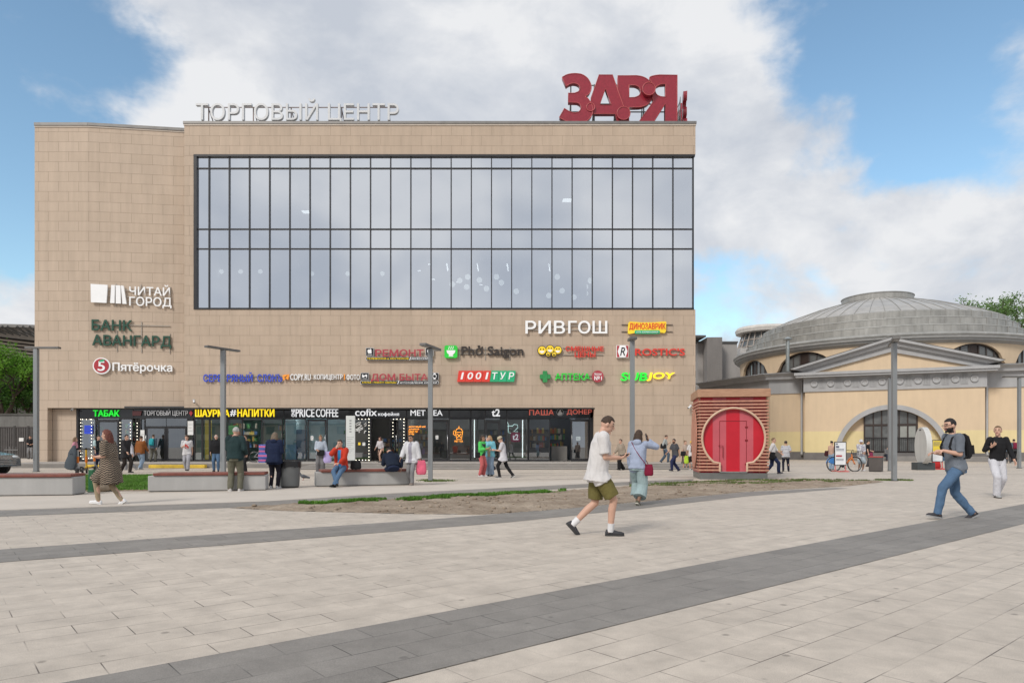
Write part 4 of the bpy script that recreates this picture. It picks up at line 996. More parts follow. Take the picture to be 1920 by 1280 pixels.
# --- neon in the windows
s = Sign('neon_sign', 'orange neon letters in four lines in the tea shop window', SHOPF, 766, 780, 815)
for i, (t, w) in enumerate((('ФРУКТОВЫЙ ЧАЙ', 31), ('ДЛЯ МЯТЫЙ', 19), ('БАБЛ ТИ', 16), ('КОФЕ', 10))): s.text(t, (766, 797.5 + i*4.8, 766 + w, 801.2 + i*4.8), ORN_LIT, -.1, .03, .01)
s = Sign('neon_sign', 'orange neon drinking cup with small letters below it in the tea shop window', SHOPF, 851, 860, 830)
def neon(s, paths, mat, r=.018, off=-.12):
    g = MB()
    for p in paths: g.tube([(s.x(a), -off, s.z(b)) for a, b in p], r, 5)
    g.build('tube', mat, s.o, False)
neon(s, [[(853, 810), (868, 810)], [(854, 810), (856, 823), (865, 823), (867, 810)], spl(('C', [(853.5, 809), (856, 804), (860.5, 802.5), (865, 804), (867.5, 809)])) if 0 else [(853.5, 809), (856, 804), (860.5, 802.5), (865, 804), (867.5, 809)], [(860, 802), (860.5, 798)], [(857, 813), (864, 820)], [(864, 813), (857, 820)], [(852, 806), (850, 809), (850, 814), (854, 816)]], ORN_LIT)
s.text('MET TEA', (852, 825, 868, 828.5), ORN_LIT, -.1, .03, .01)
s = Sign('neon_sign', 'white neon logo over a magenta square in the phone shop window', SHOPF, 950, 963, 830)
neon(s, [[(951, 790), (953, 795), (953, 810), (958, 812)], [(951, 798), (960, 798)], [(960, 799), (964, 795), (970, 796), (971, 801), (963, 809), (971, 809)]], NEONW, .022)
s.panel((957.5, 810, 975.5, 828), MAG, -.10, .04, .1); s.text('t2', (961, 813.5, 972, 824.5), WHITE_LIT, -.09, .03, .04)
# --- strings of bulbs
BULB = M('lit_bulb', (1, .93, .75), .4, emit=2.4)
def string(label, paths, step=6.0):
    t = thing('string_lights', label, 'lights', (sx(paths[0][0][0]), YS, fz(paths[0][0][1], YS))); g = MB(); w = MB()
    for p in paths:
        P = [Vector((sx(a), YS - .06, fz(b, YS))) for a, b in p]; w.tube(P, .006, 4)
        for a, b in zip(P[:-1], P[1:]):
            n = max(1, round((b - a).length / (step*YS/FPX)))
            for k in range(n + 1): g.ball(a + (b - a)*k/n, .027, 6, 4)
    w.build('wire', BLACK, t); g.build('bulbs', BULB, t)
string('bulb string framing the window at the left of the green tobacco sign', [[(152.5, 855), (152.5, 786)], [(156, 786), (170, 786)], [(172.5, 786), (172.5, 858), (157, 860)]])
string('bulb strings down both sides of the window right of the tobacco shop door', [[(226, 792), (226, 855)], [(245.5, 792), (245.5, 858)], [(258, 793), (258, 836)]])
string('bulb string framing the window and doorway of the coffee shop with the open door', [[(666, 785.5), (692, 785.5), (692, 862), (668, 862)], [(738, 785.5), (757.5, 785.5), (757.5, 850)], [(737, 792), (737, 818)]])
# small notices in the windows
PAPER = M('white_paper', (.75, .75, .73), .7); 
def notice(px0, py0, px1, py1, label, mat=PAPER, lines=3):
    s = Sign('notice', label, SHOPF, px0, (px0+px1)/2, py1, 'notices in the shop windows'); s.panel((px0, py0, px1, py1), mat, .05, .02)
    g = MB(); h = (py1 - py0)
    for i in range(lines): g.box(s.x(px0 + 1), s.x(px1 - 1 - (i % 2)*2), -.053, -.0505, s.z(py0 + h*(.25 + .22*i) + .5), s.z(py0 + h*(.25 + .22*i)))
    g.build('print', BLACK, s.o, False)
notice(352.5, 789, 363, 815, 'tall white notice on the post right of the mall entrance'); notice(264, 806, 271.5, 838, 'narrow white notice on the pane left of the mall entrance'); notice(429, 797, 447, 814, 'dark chalk menu with a green edge in the kebab shop window', M('menu_green', (.03, .14, .04), .5)); notice(583, 817, 588, 825, 'small pink notice on the glass door of the pale blue coffee shop'); notice(817, 816, 822, 823, 'small white notice on the tea shop door'); notice(1080, 818, 1088, 825, 'small notice on the rightmost glass door'); notice(159, 797, 174, 813, 'blue screen poster in the tobacco shop window', M('blue_screen', (.02, .05, .45), .4, emit=.3)); notice(672, 829, 676, 834, 'small yellow sticker on the coffee shop window left of the open door', YELLOW, 1); notice(680, 829, 685, 835, 'small white sticker on the coffee shop window left of the open door', PAPER, 1)
g = MB()
s = Sign('window_drawing', 'white hand drawn picture on the window left of the coffee shop open door', SHOPF, 665, 676, 810)
neon(s, [[(667, 795), (672, 792), (677, 791), (676, 794), (668, 798), (674, 796), (679, 797), (670, 804), (666, 805)], [(667, 808), (675, 803), (681, 801), (680, 804), (670, 808)], [(683, 796), (686, 792), (687, 797), (684, 799)], [(673, 811), (675, 808)], [(683, 812), (685, 807), (687, 808)]], PAPER, .028, -.06 + .1)
# cameras on the walls
def cctv(x, y, z, rz, label):
    t = thing('security_camera', label, 'camera', (x, y, z), rz)
    b = MB(); b.cone((0, -.02, .02), .055, (.0, -.34, -.08), .055, 12); b.build('body', WHITE, t, False)
    b = MB(); b.cone((0, -.345, -.083), .045, (0, -.36, -.088), .045, 12); b.build('lens', BLACK, t, False)
    b = MB(); b.bar((0, 0, .0), (0, .1, .1), .04); b.box(-.06, .06, .08, .12, .04, .16); b.build('bracket', WHITEG, t, False)
cctv(fx(365), YF - .12, fz(753), .5, 'white security camera on the facade above the yellow kebab sign'); cctv(fx(136, 45.4), 45.41, fz(767, 45.4), .4, 'white security camera under the soffit beside the tobacco shop'); cctv(fx(1293), YF - .12, fz(763), -.6, 'white security camera near the right corner of the facade')
# ---------------------------------------------------------------- the rotunda
def lmat(name, c1, streak=.18, rough=.5, metal=0.0, sx_=8.0):
    """painted or weathered surface with vertical run marks"""
    m, N, L, b = nodes_mat(name)
    tc = N.new('ShaderNodeTexCoord'); mp = nd(N, L, 'ShaderNodeMapping', {'Vector': tc.outputs['Object'], 'Scale': (1, 1, .12)})
    n1 = nd(N, L, 'ShaderNodeTexNoise', {'Vector': mp.outputs[0], 'Scale': sx_*.25, 'Detail': 6.0, 'Roughness': .65})
    n2 = nd(N, L, 'ShaderNodeTexNoise', {'Vector': tc.outputs['Object'], 'Scale': .6, 'Detail': 6.0, 'Roughness': .65})
    c = tuple(c1)
    for n, lo, hi in ((n1, 1 - streak, 1 + streak*.6), (n2, 1 - streak*.8, 1 + streak*.7)):
        r = nd(N, L, 'ShaderNodeMapRange', {'Value': n.outputs['Fac'], 'From Min': .3, 'From Max': .7, 'To Min': lo, 'To Max': hi})
        c = nd(N, L, 'ShaderNodeVectorMath', {0: c, 'Scale': r.outputs[0]}, operation='SCALE').outputs[0]
    L.new(c, b.inputs['Base Color']); b.inputs['Roughness'].default_value = rough; b.inputs['Metallic'].default_value = metal
    return m
YEL1 = lmat('ochre_plaster', (.66, .515, .355), .06, .8); YEL2 = lmat('yellow_plaster', (.72, .60, .33), .05, .8); ROTG = lmat('grey_painted_stone', (.385, .388, .395), .08, .7)
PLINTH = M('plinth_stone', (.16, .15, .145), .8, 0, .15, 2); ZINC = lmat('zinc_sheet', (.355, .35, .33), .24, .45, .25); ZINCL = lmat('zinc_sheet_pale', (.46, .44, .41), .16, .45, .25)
SEAM = M('zinc_seam', (.28, .275, .26), .5, .2); WOODD = M('dark_brown_wood', (.035, .022, .018), .5, 0, .2); PANE = M('dusty_pane', (.12, .125, .125), .15, 0, .3, 1.2, spec=.7); ROOFG = lmat('worn_roofing', (.17, .16, .15), .25, .7)
RC = Vector((39.8, 75.6)); RN = Vector((.414, .910)).normalized(); RT = Vector((RN.y, -RN.x))
RR = thing('rotunda', 'ochre round hall with a low stepped grey metal dome and a pedimented arched entrance', 'building', (RC.x, RC.y, 0), math.atan2(RT.y, RT.x))
# local frame: +x along the portico (to the right), -y towards the square
def circ(r, n=64): return [(r*math.cos(2*math.pi*k/n), r*math.sin(2*math.pi*k/n)) for k in range(n)]
# dome
prof = [(14.9, 11.0), (14.95, 11.12), (14.8, 11.28), (13.5, 11.55), (13.5, 12.15), (13.42, 12.2), (12.6, 12.42), (12.6, 13.0), (12.52, 13.06), (11.75, 13.25), (11.75, 13.78), (11.65, 13.84)]
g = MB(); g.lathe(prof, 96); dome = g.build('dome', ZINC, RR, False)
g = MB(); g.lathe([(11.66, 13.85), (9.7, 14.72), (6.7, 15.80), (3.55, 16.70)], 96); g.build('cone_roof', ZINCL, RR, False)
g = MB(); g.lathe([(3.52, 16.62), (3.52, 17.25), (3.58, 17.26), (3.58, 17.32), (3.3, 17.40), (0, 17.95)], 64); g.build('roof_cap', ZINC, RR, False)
g = MB()
for k in range(56):
    a = 2*math.pi*k/56; c, s_ = math.cos(a), math.sin(a)
    for (r0, z0), (r1, z1) in (((11.64, 13.87), (9.7, 14.74)), ((9.7, 14.74), (6.7, 15.82)), ((6.7, 15.82), (3.55, 16.72))): g.bar((r0*c, r0*s_, z0), (r1*c, r1*s_, z1), .035, .05)
    for (r0, z0, z1) in ((13.52, 11.56, 12.15), (12.62, 12.43, 13.0), (11.77, 13.26, 13.78)):
        aa = a + r0; g.bar((r0*math.cos(aa), r0*math.sin(aa), z0), (r0*math.cos(aa), r0*math.sin(aa), z1), .04, .04)
g.build('standing_seams', SEAM, RR, False)
for r, z in ((13.5, 12.17), (12.6, 13.03), (11.73, 13.80)):
    g = MB(); g.lathe([(r - .5, z + .06), (r + .03, z + .02), (r + .03, z - .05), (r - .02, z - .05)], 96); g.build('tier_rim', M('zinc_rim_pale', (.42, .42, .40), .45, .25, .15), RR, False)
g = MB(); g.lathe([(14.2, 10.4), (14.6, 10.62), (14.6, 10.75), (14.8, 10.8), (14.88, 10.99), (14.2, 10.99)], 96); g.build('eaves_cornice', M('pale_grey_paint', (.42, .42, .41), .6), RR, False)
# drum with lunette windows
RDR, ZD0, ZD1 = 14.2, 7.6, 10.995
g = MB(); nseg = 180
LUN = [R(-90 + a) for a in range(-60 - 60, 300 - 60 - 60 + 1, 30)]; LW = R(12.2); LH = 1.95; LZ = 8.4
def lun_h(a):
    for c in LUN:
        d = (a - c + math.pi) % (2*math.pi) - math.pi
        if abs(d) < LW: return LZ + LH*math.sqrt(max(0, 1 - (d/LW)**2))
    return None
for k in range(nseg):
    a0, a1 = 2*math.pi*k/nseg, 2*math.pi*(k+1)/nseg
    def P(a, z, r=RDR): return (r*math.cos(a), r*math.sin(a), z)
    h0, h1 = lun_h(a0), lun_h(a1)
    if h0 is None and h1 is None: g.face([P(a0, ZD0), P(a1, ZD0), P(a1, ZD1), P(a0, ZD1)])
    else:
        h0, h1 = h0 or LZ, h1 or LZ
        g.face([P(a0, h0), P(a1, h1), P(a1, ZD1), P(a0, ZD1)]); g.face([P(a0, ZD0), P(a1, ZD0), P(a1, LZ), P(a0, LZ)])
        g.face([P(a0, h0), P(a0, h0, RDR - .35), P(a1, h1, RDR - .35), P(a1, h1)]); g.face([P(a1, LZ), P(a1, LZ, RDR - .35), P(a0, LZ, RDR - .35), P(a0, LZ)])
g.build('drum_wall', YEL1, RR, False)
for ci, c in enumerate(LUN):
    if math.sin(c) > .35: continue
    f = MB(); p = MB(); r = RDR - .3
    for k in range(12):
        d0, d1 = -LW + 2*LW*k/12, -LW + 2*LW*(k+1)/12; h0, h1 = [LZ + LH*math.sqrt(max(0, 1 - (d/LW)**2)) for d in (d0, d1)]
        p.face([((r-.04)*math.cos(c+d0), (r-.04)*math.sin(c+d0), LZ), ((r-.04)*math.cos(c+d1), (r-.04)*math.sin(c+d1), LZ), ((r-.04)*math.cos(c+d1), (r-.04)*math.sin(c+d1), h1), ((r-.04)*math.cos(c+d0), (r-.04)*math.sin(c+d0), h0)], 1 if k in (5, 6) else 0)
        f.bar((r*math.cos(c+d0), r*math.sin(c+d0), h0 - .05), (r*math.cos(c+d1), r*math.sin(c+d1), h1 - .05), .14)
    for q in (-.7, -.42, -.16, .16, .42, .7):
        d = q*LW; h = LZ + LH*math.sqrt(1 - q*q) - .08; f.bar((r*math.cos(c+d), r*math.sin(c+d), LZ), (r*math.cos(c+d), r*math.sin(c+d), h), .09)
    f.bar((r*math.cos(c-LW), r*math.sin(c-LW), LZ + .05), (r*math.cos(c+LW), r*math.sin(c+LW), LZ + .05), .12)
    w = f.build('window', WOODD, RR, False); p.build('pane', [PANE, WOODD], w, False)
# lower octagonal body
OCT = [(-9.8, -16.8), (9.8, -16.8), (16.8, -9.8), (16.8, 9.8), (9.8, 16.8), (-9.8, 16.8), (-16.8, 9.8), (-16.8, -9.8)]
def ring(poly, z0, z1, grow0=0, grow1=None, g=None, mi=0, a=1.0):
    grow1 = grow0 if grow1 is None else grow1; n = len(poly); g = g or MB()
    def gr(p, k): v = Vector(p); return v*(1 + k/v.length)
    for i in range(n):
        p, q = poly[i], poly[(i+1) % n]
        g.face([(*gr(p, grow0), z0), (*gr(q, grow0), z0), (*gr(q, grow1), z1), (*gr(p, grow1), z1)], mi)
    return g
ring(OCT, .0, .72, .10).build('plinth', PLINTH, RR, False)
ring(OCT, .62, 2.55).build('wall', YEL2, RR, False); ring(OCT, 2.55, 6.05).build('wall', YEL1, RR, False)
g = ring(OCT, 6.05, 7.35, .12); ring(OCT, 6.04, 6.05, 0, .12, g)
g.build('frieze', ROTG, RR, False)
g = ring(OCT, 7.34, 7.35, .12, .55); ring(OCT, 7.35, 7.6, .55, .62, g); ring(OCT, 7.6, 7.85, .62, 1.05, g); ring(OCT, 7.85, 7.9, 1.05, 1.0, g); g.build('cornice', ROTG, RR, False)
def roof_ring(g):
    n = 64
    def opt(a):
        d = Vector((math.cos(a), math.sin(a))); best = 1e9
        for i in range(8):
            p, q = Vector(OCT[i]), Vector(OCT[(i+1) % 8]); e = q - p; den = d.x*e.y - d.y*e.x
            if abs(den) > 1e-9:
                t = (p.x*e.y - p.y*e.x)/den; u = (p.x*d.y - p.y*d.x)/den
                if t > 0 and -1e-6 <= u <= 1 + 1e-6: best = min(best, t)
        return d*(best + 1.0)
    for k in range(n):
        a0, a1 = 2*math.pi*k/n, 2*math.pi*(k+1)/n; o0, o1 = opt(a0), opt(a1)
        g.face([(*o0, 7.9), (*o1, 7.9), (RDR*math.cos(a1), RDR*math.sin(a1), 8.5), (RDR*math.cos(a0), RDR*math.sin(a0), 8.5)])
g = MB(); roof_ring(g); g.build('roof', ROOFG, RR, False)
# portico
HW, Y0, Y1 = 6.75, -18.0, -16.6
RA, RI, ZC = 4.35, 3.95, .42      # arch ring
po = MB(); NA = 36
def arcpt(r, k): a = math.pi*k/NA; return (r*math.cos(a), ZC + r*math.sin(a))
# wall with the arched recess cut out, in two paint colours
for z0, z1, mi in ((.65, 2.55, 1), (2.55, 6.05, 0)):
    for sgn in (-1, 1):
        pts = []
        n = 14
        for k in range(n + 1):
            z = z0 + (z1 - z0)*k/n; xx = math.sqrt(max(0, RI**2 - (z - ZC)**2)) if z < ZC + RI else 0
            pts.append((xx, z))
        for (xa, za), (xb, zb) in zip(pts[:-1], pts[1:]):
            q = [(sgn*xa, Y0, za), (sgn*HW, Y0, za), (sgn*HW, Y0, zb), (sgn*xb, Y0, zb)]
            po.face(q if sgn > 0 else q[::-1], mi)
    for sgn in (-1, 1):
        q = [(sgn*HW, Y0, z0), (sgn*HW, Y1, z0), (sgn*HW, Y1, z1), (sgn*HW, Y0, z1)]; po.face(q if sgn > 0 else q[::-1], mi)
# recess: soffit and back wall
for k in range(NA):
    (xa, za), (xb, zb) = arcpt(RI, k), arcpt(RI, k+1); po.face([(xa, Y0, za), (xb, Y0, zb), (xb, Y0 + .55, zb), (xa, Y0 + .55, za)], 0)
for z0, z1, mi in ((.6, 2.55, 1), (2.55, ZC + RI, 0)):
    n = 16
    for k in range(n):
        za, zb = z0 + (z1-z0)*k/n, z0 + (z1-z0)*(k+1)/n; xa, xb = [math.sqrt(max(0, RI**2 - (z - ZC)**2)) for z in (za, zb)]
        for sgn in (-1, 1):
            a_, b_ = max(xa, 2.05), max(xb, 2.05)
            if a_ > 2.05 or b_ > 2.05:
                q = [(sgn*2.05, Y0 + .55, za), (sgn*a_, Y0 + .55, za), (sgn*b_, Y0 + .55, zb), (sgn*2.05, Y0 + .55, zb)]; po.face(q if sgn > 0 else q[::-1], mi)
po.build('portico_wall', [YEL1, YEL2], RR, False)
g = MB(); g.box(-HW - .08, HW + .08, Y0 - .10, Y1, 0, .66); g.build('portico_plinth', PLINTH, RR, False)
g = MB()
for k in range(NA):
    (xa, za), (xb, zb) = arcpt(RI, k), arcpt(RI, k+1); (xc, zc), (xd, zd) = arcpt(RA, k), arcpt(RA, k+1)
    if min(za, zb, zc, zd) < .66: continue
    g.face([(xa, Y0 - .14, za), (xc, Y0 - .14, zc), (xd, Y0 - .14, zd), (xb, Y0 - .14, zb)]); g.face([(xc, Y0 - .14, zc), (xc, Y0 + .01, zc), (xd, Y0 + .01, zd), (xd, Y0 - .14, zd)]); g.face([(xa, Y0 + .01, za), (xa, Y0 - .14, za), (xb, Y0 - .14, zb), (xb, Y0 + .01, zb)])
g.obox((0, Y0 - .12, ZC + RA + .05), (.3, .3, .55)); g.build('arch_moulding', ROTG, RR, False)
# great door with glazing bars and a low grille
g = MB(); yd = Y0 + .5
def dz(x): return ZC + math.sqrt(RI**2 - x*x)
f = MB(); f.box(-2.05, -1.93, yd - .1, yd, .66, dz(2.05)); f.box(1.93, 2.05, yd - .1, yd, .66, dz(2.05))
for x in (-1.3, -.66, .0, .66, 1.3): f.box(x - (.09 if x == 0 else .05), x + (.09 if x == 0 else .05), yd - .09, yd, .67, dz(x) - .02)
for z, w in ((.72, .1), (1.95, .04), (3.05, .09)): f.box(-1.93, 1.93, yd - .08, yd - .01, z - w, z + w)
door = f.build('door', WOODD, RR, False)
p = MB(); n = 12
for k in range(n):
    xa, xb = -1.95 + 3.9*k/n, -1.95 + 3.9*(k+1)/n; p.face([(xa, yd - .03, .67), (xb, yd - .03, .67), (xb, yd - .03, dz(xb)), (xa, yd - .03, dz(xa))])
p.build('pane', PANE, door, False)
p = MB(); p.box(.75, 1.25, yd - .04, yd - .035, 1.95, 2.95); p.box(1.38, 1.88, yd - .04, yd - .035, 1.95, 2.95); p.build('curtain', M('pale_curtain', (.3, .31, .29), .8), door, False)
gr_ = MB()
for k in range(26): x = -1.9 + 3.8*k/25; gr_.box(x - .012, x + .012, yd - .2, yd - .18, .68, 1.95)
gr_.box(-1.92, 1.92, yd - .205, yd - .175, 1.9, 1.95); gr_.box(-1.92, 1.92, yd - .205, yd - .175, .78, .82); gr_.build('grille', DARKM, door, False)
# entablature and pediment
g = MB(); g.box(-HW - .12, HW + .12, Y0 - .12, Y1, 6.052, 7.3); g.build('frieze', ROTG, RR, False)
g = MB()
for k in range(10):
    x = -6 + 12*k/9; g.lathe([(.0, .05), (.12, .06), (.20, .12), (.28, .12), (.30, 0)], 14); 
    for i in range(len(g.v) - 14*5, len(g.v)):
        v = g.v[i]; g.v[i] = (x + v[0], Y0 - .12 - v[2], 6.75 + v[1])
for k in range(10):
    if k < 9:
        x0 = -6 + 12*k/9 + .4
        for q in range(5): g.box(x0 + q*.11, x0 + q*.11 + .045, Y0 - .20, Y0 - .118, 6.35, 7.2)
g.build('frieze_ornament', ROTG, RR, False)
ZP, AP, OV = 7.3, 10.35, .75
g = MB()
g.box(-HW - OV, HW + OV, Y0 - OV, Y1, ZP + .002, ZP + .18); g.box(-HW - OV - .12, HW + OV + .12, Y0 - OV - .12, Y1, ZP + .182, ZP + .42)
g.build('cornice', ROTG, RR, False)
g = MB(); g.face([(-HW, Y0 + .02, ZP + .42), (HW, Y0 + .02, ZP + .42), (0, Y0 + .02, 9.55)]); g.build('tympanum', YEL1, RR, False)
g = MB()
LO = ((6.15, ZP + .422), (0, 9.25)); HI = ((HW + OV + .45, ZP + .80), (0, 10.42))
def mixp(t, k): return (LO[k][0] + (HI[k][0] - LO[k][0])*t, LO[k][1] + (HI[k][1] - LO[k][1])*t)
for t0, t1, yy in ((0, .42, Y0 - .22), (.42, .5, Y0 - .42), (.5, .80, Y0 - .52), (.80, 1, Y0 - OV - .12)):
    for sgn in (-1, 1):
        P = [mixp(t0, 0), mixp(t0, 1), mixp(t1, 1), mixp(t1, 0)]
        if t0 == 0: P.insert(0, (HW + OV + .1, ZP + .422))
        pts = [(sgn*x, z) for x, z in P]; g.prism(pts if sgn > 0 else pts[::-1], yy, Y0 + .3 + .2*t0)
g.build('raking_cornice', ROTG, RR, False)
g = MB()
for sgn in (-1, 1):
    g.face([(sgn*(HW + OV + .5), Y0 - OV - .16, ZP + .815), (0, Y0 - OV - .16, 10.44), (0, -13.6, 10.44), (sgn*(HW + OV + .5), -13.6, ZP + .815)])
g.build('portico_roof', ROOFG, RR, False)
# drainpipes
for x in (-7.05, 7.05):
    g = MB(); g.tube([(x, Y0 + 1.0, 7.3), (x, Y0 + 1.0, .75), (x, Y0 + .75, .45)], .10, 10); g.build('drainpipe', ROTG, RR, False)
g = MB(); g.cone((-8.3, -15.6, 8.2), .17, (-8.3, -15.6, 11.1), .17, 12); g.cone((-8.3, -15.6, 11.2), .42, (-8.3, -15.6, 11.45), .05, 16); g.build('vent_pipe', M('galvanised_pipe', (.33, .36, .36), .4, .5, .2), RR, False)

# ---------------------------------------------------------------- grey blocks between the mall and the rotunda
GREYC = lmat('grey_render', (.34, .32, .305), .07, .85)
bl = thing('concrete_building', 'plain grey building block between the shopping centre and the rotunda', 'building', (fx(1350, 95), 95, 0))
g = MB(); g.box(fx(1308, 92), fx(1382, 92), 92, 110, 0, fz(643, 92)); g.build('wall', GREYC, bl)
g = MB(); g.box(fx(1296, 98), fx(1322, 98), 90, 106, 0, fz(632, 90)); g.build('stair_wall', lmat('grey_render_dark', (.22, .205, .195), .1, .85), bl)
g = MB(); g.box(fx(1307, 92), fx(1383, 92), 91.8, 110.2, fz(643, 92) + .002, fz(640, 92)); g.box(fx(1295, 90), fx(1323, 90), 89.8, 106, fz(632, 90) + .002, fz(628.5, 90)); g.build('roof', ROOFM, bl)
for k in range(3):
    g = MB(); z = fz(665 + 30*k, 90); g.box(fx(1301, 90), fx(1304.5, 90), 89.95, 90.2, z - .9, z); g.build('window', PANE, bl)
Y = 105
tw_ = thing('round_tower', 'round glazed rooftop pavilion with a pale ring canopy behind the rotunda', 'building', (fx(1436, Y), Y, 0))
g = MB(); g.cone((0, 0, 0), 4.2, (0, 0, fz(672, Y)), 4.2, 40, 0, False); g.box(-11, 3, -3, 6, 0, fz(690, Y)); g.build('wall', GREYC, tw_, False)
g = MB(); g.lathe([(4.8, fz(672, Y)), (5.4, fz(672, Y)), (5.4, fz(660, Y)), (4.4, fz(660, Y))], 40); g.box(-5.6, -1, -5.2, -3, fz(672, Y), fz(661, Y)); g.build('terrace_band', M('pale_concrete_band', (.46, .44, .42), .7), tw_, False)
g = MB(); g.lathe([(4.3, fz(661, Y)), (3.9, fz(652, Y)), (3.4, fz(636, Y)), (3.2, fz(627, Y))], 40); g.build('glazed_wall', PANE, tw_, False)
g = MB()
for k in range(24):
    a = 2*math.pi*k/24; c, s_ = math.cos(a), math.sin(a); g.bar((4.35*c, 4.35*s_, fz(661, Y)), (3.27*c, 3.27*s_, fz(622, Y)), .12)
for z, r in ((fz(653, Y), 4.0), (fz(640, Y), 3.6)): g.tube([(r*math.cos(k*.2618), r*math.sin(k*.2618), z) for k in range(24)], .08, 5, 0, True)
g.build('mullions', M('beige_metal', (.36, .31, .27), .5), tw_, False)
g = MB(); g.lathe([(3.0, fz(627, Y)), (4.35, fz(626, Y)), (4.45, fz(620, Y)), (4.2, fz(615.5, Y)), (3.2, fz(613.5, Y)), (3.0, fz(618, Y))], 40); g.build('ring_canopy', M('ring_white', (.55, .52, .48), .6), tw_, False)

# ---------------------------------------------------------------- the red kiosk
def wood_mat():
    m, N, L, b = nodes_mat('pale_timber')
    tc = N.new('ShaderNodeTexCoord'); mp = nd(N, L, 'ShaderNodeMapping', {'Vector': tc.outputs['Object'], 'Scale': (1.2, 12, 14)})
    n1 = nd(N, L, 'ShaderNodeTexNoise', {'Vector': mp.outputs[0], 'Scale': 3.0, 'Detail': 6.0, 'Distortion': .6})
    cr = nd(N, L, 'ShaderNodeValToRGB', {0: n1.outputs['Fac']}); e = cr.color_ramp.elements
    e[0].position = .3; e[0].color = (.33, .175, .105, 1); e[1].position = .7; e[1].color = (.50, .30, .19, 1)
    L.new(cr.outputs[0], b.inputs['Base Color']); b.inputs['Roughness'].default_value = .55; return m
WOOD = wood_mat()
KRED = M('kiosk_red', (.52, .012, .028), .35, 0, .08, 1.5); KPINK = M('kiosk_pink', (.52, .10, .125), .4, 0, .08, 1.5)
KW, KH, KD, KB = 2.56, 3.12, 2.5, .24
kp = gpos(1375.5, 898.5)
K = thing('kiosk', 'red striped kiosk clad in timber slats with a round keyhole front and a door', 'kiosk', (kp.x, kp.y, 0), R(-9))
g = MB(); g.box(-KW/2 + .04, KW/2 - .04, .04, KD, 0, KB); g.build('base', M('kiosk_base', (.16, .165, .16), .4, .3), K, False, .01)
CR, CZ, DW, DZ = 1.15, 1.55, .50, .62   # keyhole circle, its height, half width of the door foot, where the foot starts
g = MB(); ns = 5; q0 = .10; bw = (KW - .08)/5
for k in range(5):
    x0 = -KW/2 + .04 + bw*k; g.box(x0, x0 + bw - .001, .16, KD, KB + .002, KH - .01, k % 2)
g.build('striped_body', [KRED, KPINK], K, False)
# keyhole reveal
ang0 = math.asin((CZ - DZ - .05) / CR); KP = []
foot = math.acos(min(1, DW/CR)) 
a_s = -math.pi/2 + math.asin(.70/CR); 
arc = [(CR*math.cos(a), CZ + CR*math.sin(a)) for a in [(-math.pi/2 + math.asin(.72/CR)) + (2*math.pi - 2*math.asin(.72/CR))*k/56 for k in range(57)]]
outline = [(DW, KB + .06), (DW, DZ)] + arc + [(-DW, DZ), (-DW, KB + .06)]
g = MB(); g.tube([(x, .03, z) for x, z in outline], .046, 8); g.build('keyhole_rim', M('pale_timber_rim', (.60, .42, .30), .5, 0, .12, 4), K, False)
def cuts(z):
    """half width of the keyhole at height z (0 where there is none)"""
    best = 0
    for (xa, za), (xb, zb) in zip(outline[:-1], outline[1:]):
        if xa + xb > 0 and min(za, zb) <= z <= max(za, zb) and za != zb: best = max(best, xa + (xb-xa)*(z-za)/(zb-za))
    return best
g = MB(); z = KB + .11; nsl = 22; pitch = (KH - .16 - z)/(nsl - 1)
for k in range(nsl):
    zz_ = z + pitch*k; h = max(cuts(zz_), cuts(zz_ - .03), cuts(zz_ + .03)); T = .032
    if h > 0:
        for sgn in (-1, 1):
            if KW/2 - h > .05: g.box(sgn*(h + .02), sgn*KW/2, 0, .14, zz_ - T, zz_ + T)
    else: g.box(-KW/2, KW/2, 0, .14, zz_ - T, zz_ + T)
    for sgn in (-1, 1): g.box(sgn*(KW/2 - .035), sgn*(KW/2 + .02), .142, KD + .02, zz_ - T, zz_ + T)
    g.box(-KW/2, KW/2, KD + .022, KD + .07, zz_ - T, zz_ + T)
slats = g.build('timber_slats', M('rosy_timber', (.47, .225, .155), .55, 0, .22, 7), K, False)
g = MB()
for sgn in (-1, 1):
    g.box(sgn*(KW/2 - .03), sgn*(KW/2 - .08), .15, .2, KB, KH); g.box(sgn*(KW/2 - .30), sgn*(KW/2 - .34), .10, .155, KB + .05, CZ - .6)
g.build('slat_battens', WOOD, K, False)
g = MB(); g.box(-KW/2 - .05, KW/2 + .05, -.06, KD + .1, KH, KH + .30); g.build('fascia_cap', WOOD, K, False, .008)
g = MB(); x = KW/2 + .05
g.prism([(KD*.5 - 1.0 + .1*0, 1.6)] and [(KD/2 + 1.0*math.cos(a), CZ + 1.15*math.sin(a)) for a in [2*math.pi*k/40 for k in range(40)]], -x - .012, -x + .012, 'x'); g.build('side_disc', M('kiosk_side_panel', (.55, .25, .17), .5), K, False)
DRED = M('kiosk_seam', (.22, .006, .012), .5)
g = MB(); x0, x1, zt = -.50, .50, 2.2
for bx_ in ((x0, x0 + .018, KB + .04, zt), (x1 - .018, x1, KB + .04, zt), (x0, x1, zt, zt + .022)): g.box(bx_[0], bx_[1], .150, .1595, bx_[2], bx_[3])
door = g.build('door', DRED, K, False)
g = MB(); g.tube([(x0 - .02, .15, 1.28), (x0 - .02, .08, 1.28), (x0 + .12, .08, 1.28), (x0 + .12, .08, .82)], .014, 6); g.build('handle', DRED, door, False)
for z in (.55, 1.45, 1.95): g = MB(); g.box(x1 - .06, x1 + .04, .135, .158, z, z + .06); g.build('hinge', DRED, door, False)
g = MB(); g.box(-DW, DW, .02, .16, KB + .004, KB + .06); g.build('threshold', STEEL, K, False)

